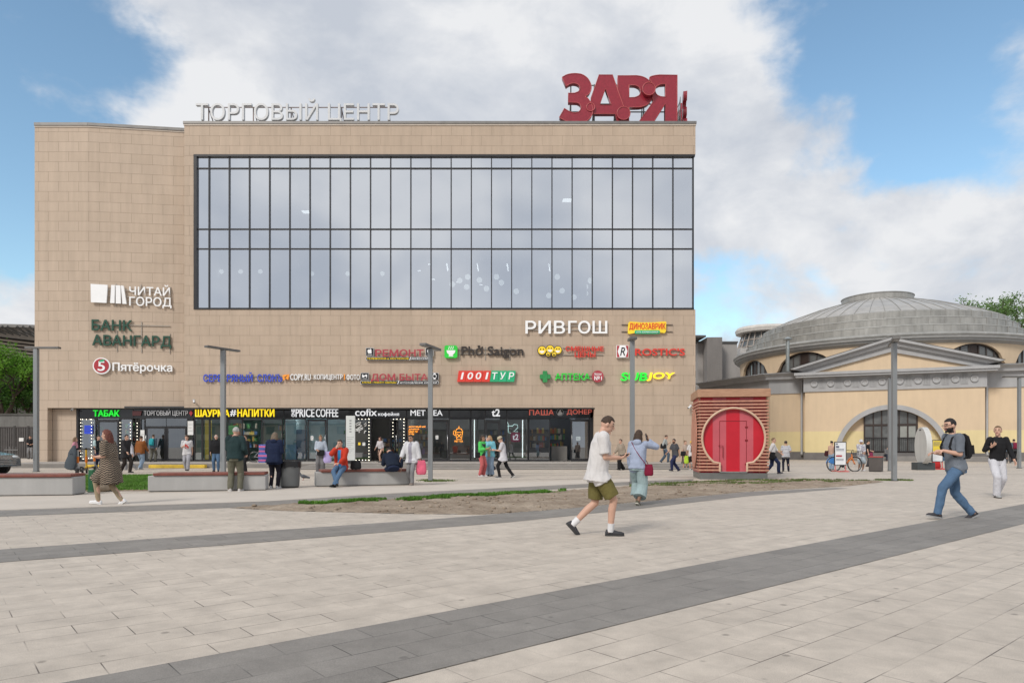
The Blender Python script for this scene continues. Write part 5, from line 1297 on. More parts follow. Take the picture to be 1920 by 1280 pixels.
# ---------------------------------------------------------------- left background
AR = lmat('arena_slats', (.33, .29, .25), .1, .6)
Y = 120
ar = thing('arena_hall', 'far curved roof hall with pale horizontal slats beyond the trees at the left edge', 'building', (fx(0, Y), Y, 0))
X0, X1 = fx(-330, Y), fx(90, Y)
g = MB()
for k in range(24):
    z = fz(690, Y) + k*.62; 
    if z > fz(637, Y): break
    g.bar((X0, Y, z + 4.2), (X1, Y + 6, z), .18, .34)
g.build('slat_cladding', AR, ar)
g = MB(); g.face([(X0, Y + .6, 0), (X1, Y + 6.6, 0), (X1, Y + 6.6, fz(636, Y)), (X0, Y + .6, fz(636, Y) + 4)]); g.build('wall', M('arena_dark', (.06, .055, .05), .8), ar)
g = MB(); g.bar((X0, Y - .5, fz(632, Y) + 4.4), (X1, Y + 5.5, fz(632.5, Y)), .9, .7); g.build('fascia', M('arena_fascia', (.32, .30, .28), .5), ar)
g = MB(); n = 14
for k in range(n):
    t0, t1 = k/n, (k+1)/n
    def rp(t): return (X0 + (X1 - X0)*t, Y - 6 + 4*t, fz(612, Y) - 3.6*(abs(t - .86)/.86)**2*1.0)
    a, b_ = rp(t0), rp(t1); a2, b2 = (a[0], a[1] + 40, a[2] + 2), (b_[0], b_[1] + 40, b_[2] + 2)
    g.face([a, b_, b2, a2]); g.face([(a[0], a[1], a[2] - .5), (b_[0], b_[1], b_[2] - .5), b_, a]); g.face([(a2[0], a2[1], a2[2] - .6), (b2[0], b2[1], b2[2] - .6), (b_[0], b_[1], b_[2] - .5), (a[0], a[1], a[2] - .5)])
g.build('roof', M('arena_roof', (.20, .19, .18), .5), ar)
g = MB(); rnd = random.Random(5)
for k in range(16):
    x = X1 - .5 - k*1.25; z0 = fz(634, Y) + (X1 - x)*.11; g.bar((x, Y + 1, z0), (x + rnd.uniform(-1, 1), Y - 3, fz(616, Y)), .22); g.bar((x, Y + 1, z0), (x - 1.2, Y - 2, fz(617, Y)), .16)
g.build('roof_truss', M('arena_truss', (.10, .10, .10), .5), ar)
Y = 62
wl_ = thing('retaining_wall', 'stained grey concrete wall with plants on top behind the dark fence at the left edge', 'wall', (fx(20, Y), Y, 0))
g = MB(); g.box(fx(-300, Y), fx(85, Y), Y, Y + .6, 0, fz(778, Y)); g.build('panel', lmat('stained_concrete', (.19, .185, .175), .25, .85), wl_)
g = MB(); g.box(fx(-300, Y), fx(85, Y), Y - .1, Y + .7, fz(778, Y) + .002, fz(775, Y)); g.build('coping', lmat('dark_coping', (.12, .115, .105), .3, .85), wl_)
Y = 56
fe = thing('metal_fence', 'dark brown ribbed metal fence with a gate and a white notice at the left edge', 'fence', (fx(30, Y), Y, 0))
FM = M('fence_metal', (.085, .078, .075), .5, .2, .15); zf0, zf1 = .27, fz(801, Y)
def ribs(px0, px1, nm):
    g = MB(); x = fx(px0, Y); xe = fx(px1, Y)
    g.box(x, xe, Y, Y + .02, zf0, zf1)
    while x < xe - .05: g.box(x + .02, x + .09, Y - .035, Y - .001, zf0 + .05, zf1 - .04); x += .18
    g.box(fx(px0, Y), xe, Y - .05, Y + .04, zf1, zf1 + .07); return g.build(nm, FM, fe)
ribs(-260, 26, 'fence_panel'); ribs(29, 52, 'gate'); ribs(54, 85, 'fence_panel')
for px in (27.5, 53): g = MB(); g.box(fx(px, Y) - .07, fx(px, Y) + .07, Y - .07, Y + .07, 0, zf1 + .12); g.build('post', M('fence_post', (.05, .047, .045), .5, .2), fe)
nt = tag(MB().box(fx(36.5, Y), fx(45, Y), Y - .06, Y - .045, fz(827, Y), fz(820.5, Y)).build('notice', PAPER), 'plain white notice on the dark fence gate', 'sign')
g = MB(); 
for px in range(12, 34, 6): g.cone((fx(px, 54), 54, PLAT), .03, (fx(px, 54), 54, 1.2), .03, 8)
for z in (.5, .95): g.tube([(fx(8, 54), 54, z), (fx(34, 54), 54, z)], .03, 6)
tag(g.build('railing', M('railing_metal', (.2, .2, .2), .4, .5)), 'low grey pipe railing in front of the dark fence gate', 'railing')
g = MB(); Y = 49
g.box(-70, -31.05, 46.2, 61.9, 0, PLAT); struct(g.build('pavement', CONC))
# ---------------------------------------------------------------- benches, bins, posts, bikes, signs on the square
BCON = lmat('bench_concrete', (.40, .395, .385), .10, .75); BWOOD = M('bench_red_wood', (.20, .062, .045), .5, 0, .25, 6, .2, 40)
def bench(p0, p1, depth, h, label, grp='concrete benches with wooden tops'):
    """p0, p1: front foot corners on the ground"""
    d = (p1 - p0); Ln = d.length; t = thing('bench', label, 'bench', p0, math.atan2(d.y, d.x), grp)
    g = MB(); g.box(0, Ln, 0, depth, .02, h - .075); g.build('concrete_base', BCON, t, False, .02)
    g = MB(); g.box(.03, Ln - .03, .03, depth - .03, 0, .02); g.build('plinth', M('bench_foot', (.1, .1, .1), .9), t, False)
    g = MB(); n = 5; w = (depth + .10)/n
    for k in range(n): g.box(-.02 + .16, Ln - .02, -.05 + k*w + .006, -.05 + (k+1)*w - .006, h - .072, h)
    g.build('wooden_top', BWOOD, t, False, .012)
    return t
def feet(px, py): return gpos(px, py)
bench(feet(-190, 932), feet(136.5, 928.5), .75, .55, 'long concrete bench with a red wooden top cut by the left edge of the photo')
bench(feet(277, 922), feet(498, 919), .75, .52, 'concrete bench with a red wooden top behind the white haired man in dark green')
bench(feet(593, 912), feet(769, 908.5), .75, .52, 'concrete bench with a red wooden top under the seated man in red')
def bin_():
    p = gpos(543, 913.5); t = thing('litter_bin', 'round grey litter bin with a black bag rim beside the woman in navy', 'bin', p)
    g = MB(); g.lathe([(.0, .03), (.27, .03), (.29, .06), (.325, .78), (.0, .78)], 28, smooth=False); g.build('body', M('bin_grey', (.16, .165, .165), .45, .3, .1), t, False)
    g = MB(); g.lathe([(.26, 0), (.28, .05), (.0, .05)], 28); g.build('foot', DARKM, t, False)
    g = MB(); rnd = random.Random(2); n = 40; prof_ = []
    for k in range(n):
        a = 2*math.pi*k/n; r = .335 + .012*rnd.random(); z0 = .66 - .07*rnd.random()
        prof_.append((a, r, z0))
    for k in range(n):
        (a, r, z0), (b, q, z1) = prof_[k], prof_[(k+1) % n]
        g.face([(r*math.cos(a), r*math.sin(a), z0), (q*math.cos(b), q*math.sin(b), z1), (.345*math.cos(b), .345*math.sin(b), .80), (.345*math.cos(a), .345*math.sin(a), .80)], 0, True)
        g.face([(.345*math.cos(a), .345*math.sin(a), .80), (.345*math.cos(b), .345*math.sin(b), .80), (.28*math.cos(b), .28*math.sin(b), .70), (.28*math.cos(a), .28*math.sin(a), .70)], 0, True)
    g.build('bag', M('black_plastic_bag', (.012, .012, .014), .25, 0, .2, 8, .6, 25), t, False)
bin_()
p = gpos(1641, 884); t = thing('litter_bin', 'square dark litter bin with a red top beside the rental bicycle', 'bin', p, R(-35))
g = MB(); g.box(-.29, .29, 0, .5, .03, .70); g.build('body', M('bin_brown_panel', (.085, .075, .07), .5, .1, .2), t, False, .015)
g = MB(); g.box(-.31, .31, -.02, .52, .702, .75); g.build('lid', M('bin_red_lid', (.40, .05, .04), .5), t, False, .01)
g = MB(); g.box(-.27, .27, .01, .49, 0, .03); g.build('foot', DARKM, t, False)
# lamp posts
POST = lmat('post_grey_paint', (.25, .265, .275), .10, .45, .2, 3.0)
def post(px, py, top, w, label, arm=(0.75, .95), rot=25, lean=0.0):
    p = gpos(px, py); h = CAMZ + (PY0 - top)*p.y/FPX
    t = thing('lamp_post', label, 'lamp post', p, 0, 'flat armed grey lamp posts on the square')
    g = MB(); g.box(-w/2, w/2, -w/2, w/2, 0, h - .03); g.build('pole', POST, t, False, .008)
    g = MB(); g.box(-w/2 - .03, w/2 + .03, -w/2 - .03, w/2 + .03, .0, .02); g.build('foot_plate', DARKM, t, False)
    a, b = arm; m_ = Matrix.Rotation(R(rot), 3, 'Z')
    g = MB(); g.obox(m_ @ Vector(((b - a)/2, 0, 0)) + Vector((0, 0, h + .03)), (a + b, .24, .09), m_); arm_ = g.build('lamp_arm', M('post_arm', (.15, .145, .14), .5, .3, .15), t, False, .01)
    g = MB(); g.obox(m_ @ Vector((b*.55, 0, 0)) + Vector((0, 0, h - .018)), (b*.6, .16, .012), m_); g.obox(m_ @ Vector((-a*.55, 0, 0)) + Vector((0, 0, h - .018)), (a*.6, .16, .012), m_); g.build('lamp_lens', M('lamp_lens', (.35, .35, .34), .3), arm_, False)
    g = MB(); g.box(-w/2 - .004, -w/2 + .08 - w*.0, -w/2 - .004, -w/2 + .002, .55, .95); g.build('hatch', M('post_hatch', (.22, .235, .245), .45, .2), t, False)
    return t
post(68, 884, 653, .19, 'leftmost grey lamp post, standing before the left corner of the big building', (.5, 1.15), 0)
post(418.5, 886, 655, .205, 'grey lamp post beside the white haired man, in front of the yellow shop sign', (.95, .9), 62)
post(807, 901, 652, .16, 'grey lamp post beside the third bench, in front of the tea shop', (.75, .8), 75)
post(1185.5, 905, 637, .15, 'grey lamp post just behind the woman in the light blue hoodie', (.3, .3), 90)
post(1676.5, 901, 641, .15, 'tallest looking grey lamp post, in front of the rotunda pediment', (.9, 1.2), 66)
post(1668.5, 882.5, 706, .15, 'grey lamp post half hidden behind the one before the rotunda pediment', (.3, .3), 90)
post(1911, 877.5, 707, .15, 'grey lamp post at the right edge of the photo', (.9, .9), 0)
# info pylon
p = gpos(657.5, 876.5); t = thing('info_board', 'tall narrow white information board behind the seated man in red', 'information board', p)
g = MB(); g.box(-.26, .26, -.06, .06, .42, 3.0); bd = g.build('panel', M('board_white', (.62, .64, .62), .4, 0, .06), t, False, .01)
g = MB(); g.box(-.28, .32, -.12, .12, 0, .42); g.build('base', DARKM, t, False, .01)
g = MB(); 
for k in range(5): g.box(-.06, .06, -.066, -.0605, 2.68 - k*.16, 2.76 - k*.16)
for k in range(9): g.box(-.2, .2 - (k % 3)*.08, -.066, -.0605, 1.75 - k*.11, 1.77 - k*.11)
g.build('print', M('board_print', (.28, .29, .29), .6), bd, False)
# bicycles
TYRE = M('tyre_rubber', (.015, .015, .016), .7); SPK = M('spoke_steel', (.45, .45, .45), .3, 1)
def wheel(parent, x, r, name='wheel', tw=.022, rim=SPK):
    w = MB(); w.tube([(x + r*math.cos(k*.1745), 0, r + r*math.sin(k*.1745)) for k in range(36)], tw, 7, 0, True); o = w.build(name, TYRE, parent, False)
    w = MB(); w.tube([(x + (r-.035)*math.cos(k*.1745), 0, r + (r-.035)*math.sin(k*.1745)) for k in range(36)], .011, 5, 0, True)
    for k in range(14): a = k*.4488; w.tube([(x, .02*(-1)**k, r), (x + (r-.035)*math.cos(a), 0, r + (r-.035)*math.sin(a))], .0022, 3)
    w.cone((x, -.04, r), .025, (x, .04, r), .025, 8); w.build('spokes', rim, o, False)
def bicycle(name, label, p, rz, frame, step=False, basket=False, r=.34):
    t = thing(name, label, 'bicycle', p, rz); wb = 1.06
    wheel(t, 0, r); wheel(t, wb, r)
    bb, st, hd, hb = (.42, 0, .29), (.28, 0, .82), (.90, 0, .86), (.93, 0, .70)
    g = MB()
    if step: g.tube([hb, (.70, 0, .46), (.50, 0, .33), bb], .035, 8); g.tube([bb, (.36, 0, .56), st], .028, 8)
    else: g.tube([hd, st], .018, 8); g.tube([hb, bb], .02, 8); g.tube([bb, st], .018, 8)
    for s_ in (-.05, .05): g.tube([bb, (.0, s_, r)], .012, 6); g.tube([(st[0]+.02, 0, .72), (.0, s_, r)], .010, 6); g.tube([(.94, s_*.7, .62), (wb, s_, r)], .016, 6)
    g.tube([hd, hb, (.94, 0, .60)], .024, 8); g.build('frame', frame, t, False)
    g = MB(); g.ball((.22, 0, .97), (.14, .07, .035), 12, 8); g.tube([st, (.25, 0, .95)], .014, 6); g.build('saddle', TYRE, t, False)
    g = MB(); g.tube([hd, (.885, 0, 1.0)], .014, 6); g.tube([(.80, -.27, 1.06), (.90, -.2, 1.04), (.90, .2, 1.04), (.80, .27, 1.06)], .013, 6); g.build('handlebar', TYRE, t, False)
    g = MB(); g.cone((bb[0], -.06, bb[2]), .095, (bb[0], -.05, bb[2]), .095, 20); g.bar((bb[0], -.07, bb[2]), (bb[0] + .1, -.07, bb[2] - .13), .02); g.bar((bb[0], .07, bb[2]), (bb[0] - .1, .07, bb[2] + .13), .02); g.box(bb[0] + .06, bb[0] + .15, -.15, -.07, bb[2] - .15, bb[2] - .13); g.build('crank', DARKM, t, False)
    if basket:
        g = MB(); g.box(1.0, 1.34, -.17, .17, .78, .80)
        for zz in (.86, .94, 1.02): g.tube([(1.0, -.18, zz), (1.35, -.18, zz), (1.35, .18, zz), (1.0, .18, zz)], .009, 4, 0, True)
        for k in range(5):
            for yy in (-.18, .18): g.tube([(1.02 + k*.08, yy, .79), (1.02 + k*.08, yy, 1.02)], .006, 4)
        g.build('basket', DARKM, t, False)
        g = MB(); g.box(1.355, 1.36, -.12, .12, .84, .99); g.build('basket_plate', WHITE, t, False)
        for x, mt in ((0, BLUE2), (wb, frame)):
            g = MB(); pts = [(x + (r+.035)*math.cos(R(a)), r + (r+.035)*math.sin(R(a))) for a in range(20 if x == 0 else 40, 175, 9)]
            for (xa, za), (xb, zb) in zip(pts[:-1], pts[1:]): g.face([(xa, -.035, za), (xb, -.035, zb), (xb, .035, zb), (xa, .035, za)])
            if x == 0: g.prism([(x, r)] + [(x + (r-.02)*math.cos(R(a)), r + (r-.02)*math.sin(R(a))) for a in range(40, 165, 8)], -.05, -.045); g.prism([(x, r)] + [(x + (r-.02)*math.cos(R(a)), r + (r-.02)*math.sin(R(a))) for a in range(40, 165, 8)], .045, .05)
            g.build('mudguard', mt, t, False)
    return t
BLUE2 = M('bike_blue', (.06, .22, .55), .35); BORANGE = M('bike_orange', (.75, .20, .02), .35)
p = gpos(1563.5, 883.5); bicycle('rental_bicycle', 'orange rental bicycle with a blue rear guard parked by the white board', p, R(3), BORANGE, True, True, .36)
p = Vector((fx(477, 43.5), 43.5, PLAT)); bicycle('bicycle', 'white bicycle leaning outside the kebab shop', p, R(12), M('bike_white', (.6, .6, .6), .3))
# free standing boards
def stand(px, py, wpx, hpx, label, top, bot, rz=0, red=False):
    p = gpos(px, py); k = p.y/FPX; W, H = wpx*k, hpx*k; z0 = .24*H if not red else .28*H
    t = thing('sign_stand', label, 'sign', p, rz); fm = DARKM
    g = MB(); g.box(-W/2 - .03, W/2 + .03, -.03, .03, z0 - .03, z0); g.box(-W/2 - .03, W/2 + .03, -.03, .03, H, H + .03)
    for s_ in (-1, 1): g.box(s_*(W/2 + .002), s_*(W/2 + .03), -.03, .03, z0, H)
    g.build('frame', fm, t, False)
    g = MB(); g.box(-W/2, W/2, -.02, .02, z0, H, 0); m_ = z0 + (H - z0)*.48; 
    if red: g.box(-W/2 + .01, W/2 - .01, -.024, -.0205, m_, H - .01, 1)
    pn = g.build('panel', [bot, top], t, False)
    g = MB(); rows_ = [(.93, .2, .03), (.80, .35, .05), (.70, .9, .012), (.64, .9, .012)] if not red else [(.90, .8, .02), (.82, .85, .014), (.76, .7, .014)]
    for f, w, h in rows_: g.box(-W*.42, -W*.42 + W*.84*w, -.028, -.0245, z0 + (H - z0)*f - h, z0 + (H - z0)*f + h)
    if not red:
        for f in (.25, .2): g.box(-W*.42, W*.3, -.028, -.0245, z0 + (H - z0)*f - .01, z0 + (H - z0)*f + .01)
    g.build('print', M('stand_print', (.12, .13, .18), .6), pn, False)
    if not red: g = MB(); g.box(-W*.42, W*.14, -.028, -.0245, z0 + (H - z0)*.36, z0 + (H - z0)*.43); g.build('print', RED, pn, False)
    g = MB(); fy = .35
    for s_ in (-1, 1): g.tube([(s_*W*.48, 0, z0), (s_*W*.48, -.02, .06), (s_*W*.5, -fy, .02)], .022, 6); g.tube([(s_*W*.48, -.02, .06), (s_*W*.5, fy, .02)], .022, 6)
    g.tube([(-W*.5, -fy, .02), (W*.5, -fy, .02)], .022, 6); g.tube([(-W*.5, fy, .02), (W*.5, fy, .02)], .022, 6)
    g.build('foot_frame', M('stand_pink', (.62, .16, .15), .4) if not red else M('stand_red', (.62, .05, .05), .4), t, False)
stand(1575.5, 884, 20, 55, 'white rental notice board on a pink foot frame in front of the orange bicycle', WHITE, M('board_paper', (.74, .76, .78), .5))
stand(1757.5, 879.5, 18.5, 54, 'notice board yellow above and white below on a red foot frame', M('board_yellow', (.75, .58, .06), .5), M('board_paper', (.74, .76, .78), .5), 0, True)
# pale disc on a dark block
p = gpos(1731, 880.5); t = thing('disc_sculpture', 'large pale round disc standing on edge on a dark block', 'sculpture', p)
g = MB(); g.box(-.46, .46, -.3, .3, 0, .40); g.build('base', M('dark_block', (.055, .065, .068), .5, 0, .15), t, False, .015)
rot = Matrix.Rotation(R(-104), 3, 'Z'); g = MB(); n = 48; rr = .98; zc = 1.27; pts0, pts1 = [], []
for k in range(n):
    a = 2*math.pi*k/n; pts0.append(rot @ Vector((rr*math.cos(a), -.13, rr*math.sin(a))) + Vector((0, 0, zc))); pts1.append(rot @ Vector((rr*math.cos(a), .13, rr*math.sin(a))) + Vector((0, 0, zc)))
g.face(pts0); g.face(pts1[::-1])
for k in range(n): g.face([pts0[k], pts1[k], pts1[(k+1) % n], pts0[(k+1) % n]], 0, True)
g.build('disc', lmat('pale_disc', (.60, .60, .58), .12, .45), t, False)
for k in (-1, 1):
    g = MB(); c_ = rot @ Vector((.08*k, -.132, rr - .14)) + Vector((0, 0, zc)); nn = rot @ Vector((0, -1, 0)); g.cone(c_, .03, c_ + nn*.03, .03, 10); g.build('bolt', DARKM, t, False)
# scooters and the guitar case
def scooter(px, py, label, frame, rz):
    p = gpos(px, py); t = thing('kick_scooter', label, 'scooter', p, rz, 'rental kick scooters by the shops')
    for x in (0, .95):
        g = MB(); g.cone((x, -.03, .13), .13, (x, .03, .13), .13, 24); w = g.build('wheel', TYRE, t, False); g = MB(); g.cone((x, -.034, .13), .06, (x, .034, .13), .06, 14); g.build('hub', SPK, w, False)
    g = MB(); g.prism([(.14, .16), (.78, .16), (.86, .24), (.80, .24), (.74, .21), (.14, .21)], -.08, .08); g.build('deck', DARKM, t, False, .01)
    g = MB(); g.tube([(.95, 0, .15), (.88, 0, .42), (.80, 0, 1.08)], .038, 10); g.tube([(.95, -.06, .13), (.93, -.06, .28), (.91, 0, .33)], .018, 6); g.tube([(.95, .06, .13), (.93, .06, .28), (.91, 0, .33)], .018, 6); g.build('stem', frame, t, False)
    g = MB(); g.tube([(.86, 0, .5), (.83, 0, .78)], .052, 10); g.build('stem_band', BORANGE, t, False)
    g = MB(); g.tube([(.79, -.28, 1.12), (.80, 0, 1.10), (.79, .28, 1.12)], .02, 8); g.ball((.80, 0, 1.14), (.05, .06, .04), 8, 6); g.build('handlebar', TYRE, t, False)
SWH = M('scooter_white', (.50, .50, .50), .35, .2); SYE = M('scooter_yellow', (.70, .42, .03), .35)
scooter(143, 889, 'white and orange kick scooter standing nearest the dark guitar case', SWH, R(118)); scooter(155, 888, 'yellow and orange kick scooter right of the white one', SYE, R(112)); scooter(152, 884, 'grey kick scooter half hidden behind the yellow one', M('scooter_grey', (.22, .23, .24), .4, .3), R(80))
# gas bottle packs beside the kebab shop door
p = Vector((fx(486, 43), 43, PLAT)); 
for k in range(4):
    rnd = random.Random(k); t = thing('drink_pack', 'shrink wrapped drinks pack, %s of the stack by the kebab shop door' % ('bottom', 'second from the bottom', 'third from the bottom', 'topmost')[k], 'drinks pack', (p.x + .02*k, p.y, PLAT + .28*k), R(rnd.uniform(-8, 8)), 'stacked drinks packs')
    g = MB(); g.box(0, .62, -.2, .2, 0, .275, 0); g.box(.0, .62, -.206, -.2005, .08, .18, 1); g.build('wrapped_pack', [M('pack_blue', (.08, .12, .40), .3, 0, .2, 9), M('pack_pink', (.55, .12, .25), .3, 0, .2, 9)], t, False, .03)
# boulder and green post on the lawn, pigeon
p = gpos(191, 921); g = MB(); rnd = random.Random(9); g.ball((0, 0, .18), (.30, .25, .21), 18, 12)
g.v = [(x*(1 + .12*pnoise(Vector((x*3, y*3, z*3)))), y*(1 + .12*pnoise(Vector((x*3, y*3, z*3 + 5)))), max(0, z*(1 + .08*pnoise(Vector((x*4, y*4, z*4)))))) for x, y, z in g.v]
o = g.build('boulder', M('beige_stone', (.30, .245, .185), .85, 0, .25, 3, .5, 20)); o.location = p; tag(o, 'beige boulder on the lawn behind the woman in the patterned dress', 'stone')
p = gpos(172.5, 922); g = MB(); g.box(-.07, .07, -.07, .07, 0, .62); g.box(-.09, .09, -.09, .09, .0, .05); o = g.build('garden_post', M('green_paint', (.02, .12, .05), .5), bevel=.02); o.location = p; tag(o, 'short green post on the lawn beside the boulder', 'post')
p = gpos(569, 899.5); t = thing('pigeon', 'dark grey pigeon standing on the paving right of the round litter bin', 'pigeon', p, R(200))
g = MB(); g.ball((0, 0, .14), (.12, .065, .07), 14, 10, 0, Matrix.Rotation(R(-18), 3, 'Y')); g.cone((.07, 0, .17), .045, (.12, 0, .24), .03, 10); g.ball((.125, 0, .255), (.036, .03, .032), 10, 8); g.cone((-.08, 0, .12), .05, (-.23, 0, .08), .03, 8); g.cone((.15, 0, .25), .008, (.185, 0, .243), .002, 6)
pig = g.build('body', M('pigeon_grey', (.09, .095, .11), .6, 0, .3, 12), t, False)
g = MB()
for s_ in (-1, 1): g.tube([(0, s_*.03, .09), (.0, s_*.03, .0)], .007, 5); g.tube([(.0, s_*.03, .004), (.05, s_*.03, .004)], .006, 5)
g.build('legs', M('pigeon_leg', (.35, .08, .06), .6), t, False)
# parked car cut by the left edge
def car(px, py):
    p = gpos(px, py); t = thing('parked_car', 'grey parked car of which only the nose shows at the left edge', 'car', (p.x - 4.35, p.y, 0), 0)
    body = [(0, .35), (0, .85), (.25, .95), (.95, 1.0), (1.45, 1.42), (2.5, 1.46), (3.25, 1.02), (4.15, .86), (4.32, .7), (4.35, .35)]
    g = MB(); n = len(body); secs = ((-.88, 1.0), (-.80, 1.03), (.80, 1.03), (.88, 1.0))
    for (ya, ka), (yb, kb) in zip(secs[:-1], secs[1:]):
        for i in range(n):
            (x0, z0), (x1, z1) = body[i], body[(i+1) % n]
            def q(x, z, y, k): return (2.2 + (x - 2.2)*(1 if k > 1 else .985), y*(.84 if z > 1.2 else 1), z)
            g.face([q(x0, z0, ya, ka), q(x1, z1, ya, ka), q(x1, z1, yb, kb), q(x0, z0, yb, kb)], 0, True)
    g.face([(2.2 + (x-2.2)*.985, -.88*(.84 if z > 1.2 else 1), z) for x, z in body][::-1]); g.face([(2.2 + (x-2.2)*.985, .88*(.84 if z > 1.2 else 1), z) for x, z in body])
    g.build('body', M('car_grey', (.16, .17, .175), .25, .5, .05, coat=.6), t, False)
    g = MB()
    for s_ in (-1, 1): g.prism([(1.1, 1.04), (1.5, 1.36), (2.45, 1.39), (3.0, 1.06)][::s_], s_*.79, s_*.885)
    g.build('side_window', M('car_glass', (.02, .025, .03), .05, spec=.8), t, False)
    g = MB(); g.face([(2.56, -.66, 1.45), (2.56, .66, 1.45), (3.2, .74, 1.06), (3.2, -.74, 1.06)]); g.build('windscreen', M('car_glass', (.02, .025, .03), .05), t, False)
    for x in (.85, 3.5):
        for s_ in (-1, 1):
            g = MB(); g.cone((x, s_*.70, .33), .33, (x, s_*.90, .33), .33, 28); w = g.build('wheel', TYRE, t, False); g = MB(); g.cone((x, s_*.80, .33), .21, (x, s_*.905, .33), .2, 18); g.build('rim', STEEL, w, False)
    for s_ in (-1, 1): g = MB(); g.ball((4.2, s_*.62, .76), (.14, .2, .08), 12, 8); g.build('headlight', M('headlight', (.6, .62, .63), .1), t, False)
    g = MB()
    for k in range(4): g.box(4.345, 4.36, -.5, .5, .45 + k*.07, .48 + k*.07)
    g.build('grille', STEEL, t, False)
car(15, 889)
# ---------------------------------------------------------------- people
SKINS = {'a': M('skin_pale', (.56, .335, .245), .5, 0, .07, 9), 'b': M('skin_tan', (.42, .235, .155), .5, 0, .07, 9), 'c': M('skin_brown', (.20, .105, .065), .5, 0, .07, 9)}
LIPS = M('lips', (.36, .13, .11), .45); EYEM = M('eye_dark', (.03, .025, .022), .25)
def cloth(name, col, bump=.35, var=.14, bscale=45): return M('cloth_' + name, col, .85, 0, var, 3.0, bump, bscale, spec=.2)
def hairm(name, col): return M('hair_' + name, col, .55, 0, .35, 30, .6, 80, spec=.4)
HB, HD, HR, HG, HL = hairm('brown', (.05, .028, .016)), hairm('dark', (.014, .010, .009)), hairm('red', (.13, .035, .022)), hairm('grey', (.42, .41, .39)), hairm('light', (.17, .105, .055))
def remesh(mb, vox, it=2, name='m', wr=0.0, wf=9.0, seed=0):
    me = mb.mesh('tmp'); o = bpy.data.objects.new('tmp', me); COL.objects.link(o)
    r = o.modifiers.new('r', 'REMESH'); r.mode = 'VOXEL'; r.voxel_size = vox; r.use_smooth_shade = True
    if it: s = o.modifiers.new('s', 'SMOOTH'); s.iterations = it; s.factor = .5
    dg = bpy.context.evaluated_depsgraph_get(); e_ = o.evaluated_get(dg)
    out = bpy.data.meshes.new_from_object(e_); out.name = name
    bpy.data.objects.remove(o); bpy.data.meshes.remove(me); out.materials.clear()
    if wr:
        nv = [v.normal.copy() for v in out.vertices]
        for v, n in zip(out.vertices, nv):
            p = v.co; q = Vector((p.x*wf, p.y*wf, p.z*wf*.55 + seed)); v.co = p + n*wr*(pnoise(q) + .5*pnoise(q*2.3))
    return out
def ik(a, c, l1, l2, pole):
    a, c = Vector(a), Vector(c); d = c - a; L = min(d.length, (l1 + l2)*.999); u = d.normalized()
    x = (l1*l1 - l2*l2 + L*L)/(2*L); h = math.sqrt(max(0, l1*l1 - x*x)); p = Vector(pole); p = (p - u*p.dot(u)).normalized()
    return a + u*x + p*h, a + u*L
def loft(mb, rings, n=18, T=None):
    """rings: (centre, half x, half y) stacked; closed with caps"""
    V = []
    for c, rx, ry, *o in rings:
        for k in range(n):
            a = 2*math.pi*k/n; ca, sa = math.cos(a), math.sin(a)
            p = Vector((c[0] + rx*math.copysign(abs(ca)**.85, ca), c[1] + ry*math.copysign(abs(sa)**.85, sa), c[2])); V.append(T(p) if T else p)
    F = []
    m = len(rings)
    for j in range(m-1): F += [(j*n+k, j*n+(k+1) % n, (j+1)*n+(k+1) % n, (j+1)*n+k) for k in range(n)]
    F.append(tuple(reversed(range(n)))); F.append(tuple(range((m-1)*n, m*n)))
    mb.raw(V, F)
def limb(mb, p0, r0, p1, r1, n=12, ends=True):
    mb.cone(p0, r0, p1, r1, n)
    if ends: mb.ball(p0, r0*.995, n, 8); mb.ball(p1, r1*.995, n, 8)
SHOE_P = [(-.075, .026, .035), (-.06, .036, .075), (-.01, .038, .085), (.05, .040, .068), (.11, .046, .052), (.155, .042, .045), (.19, .018, .03)]
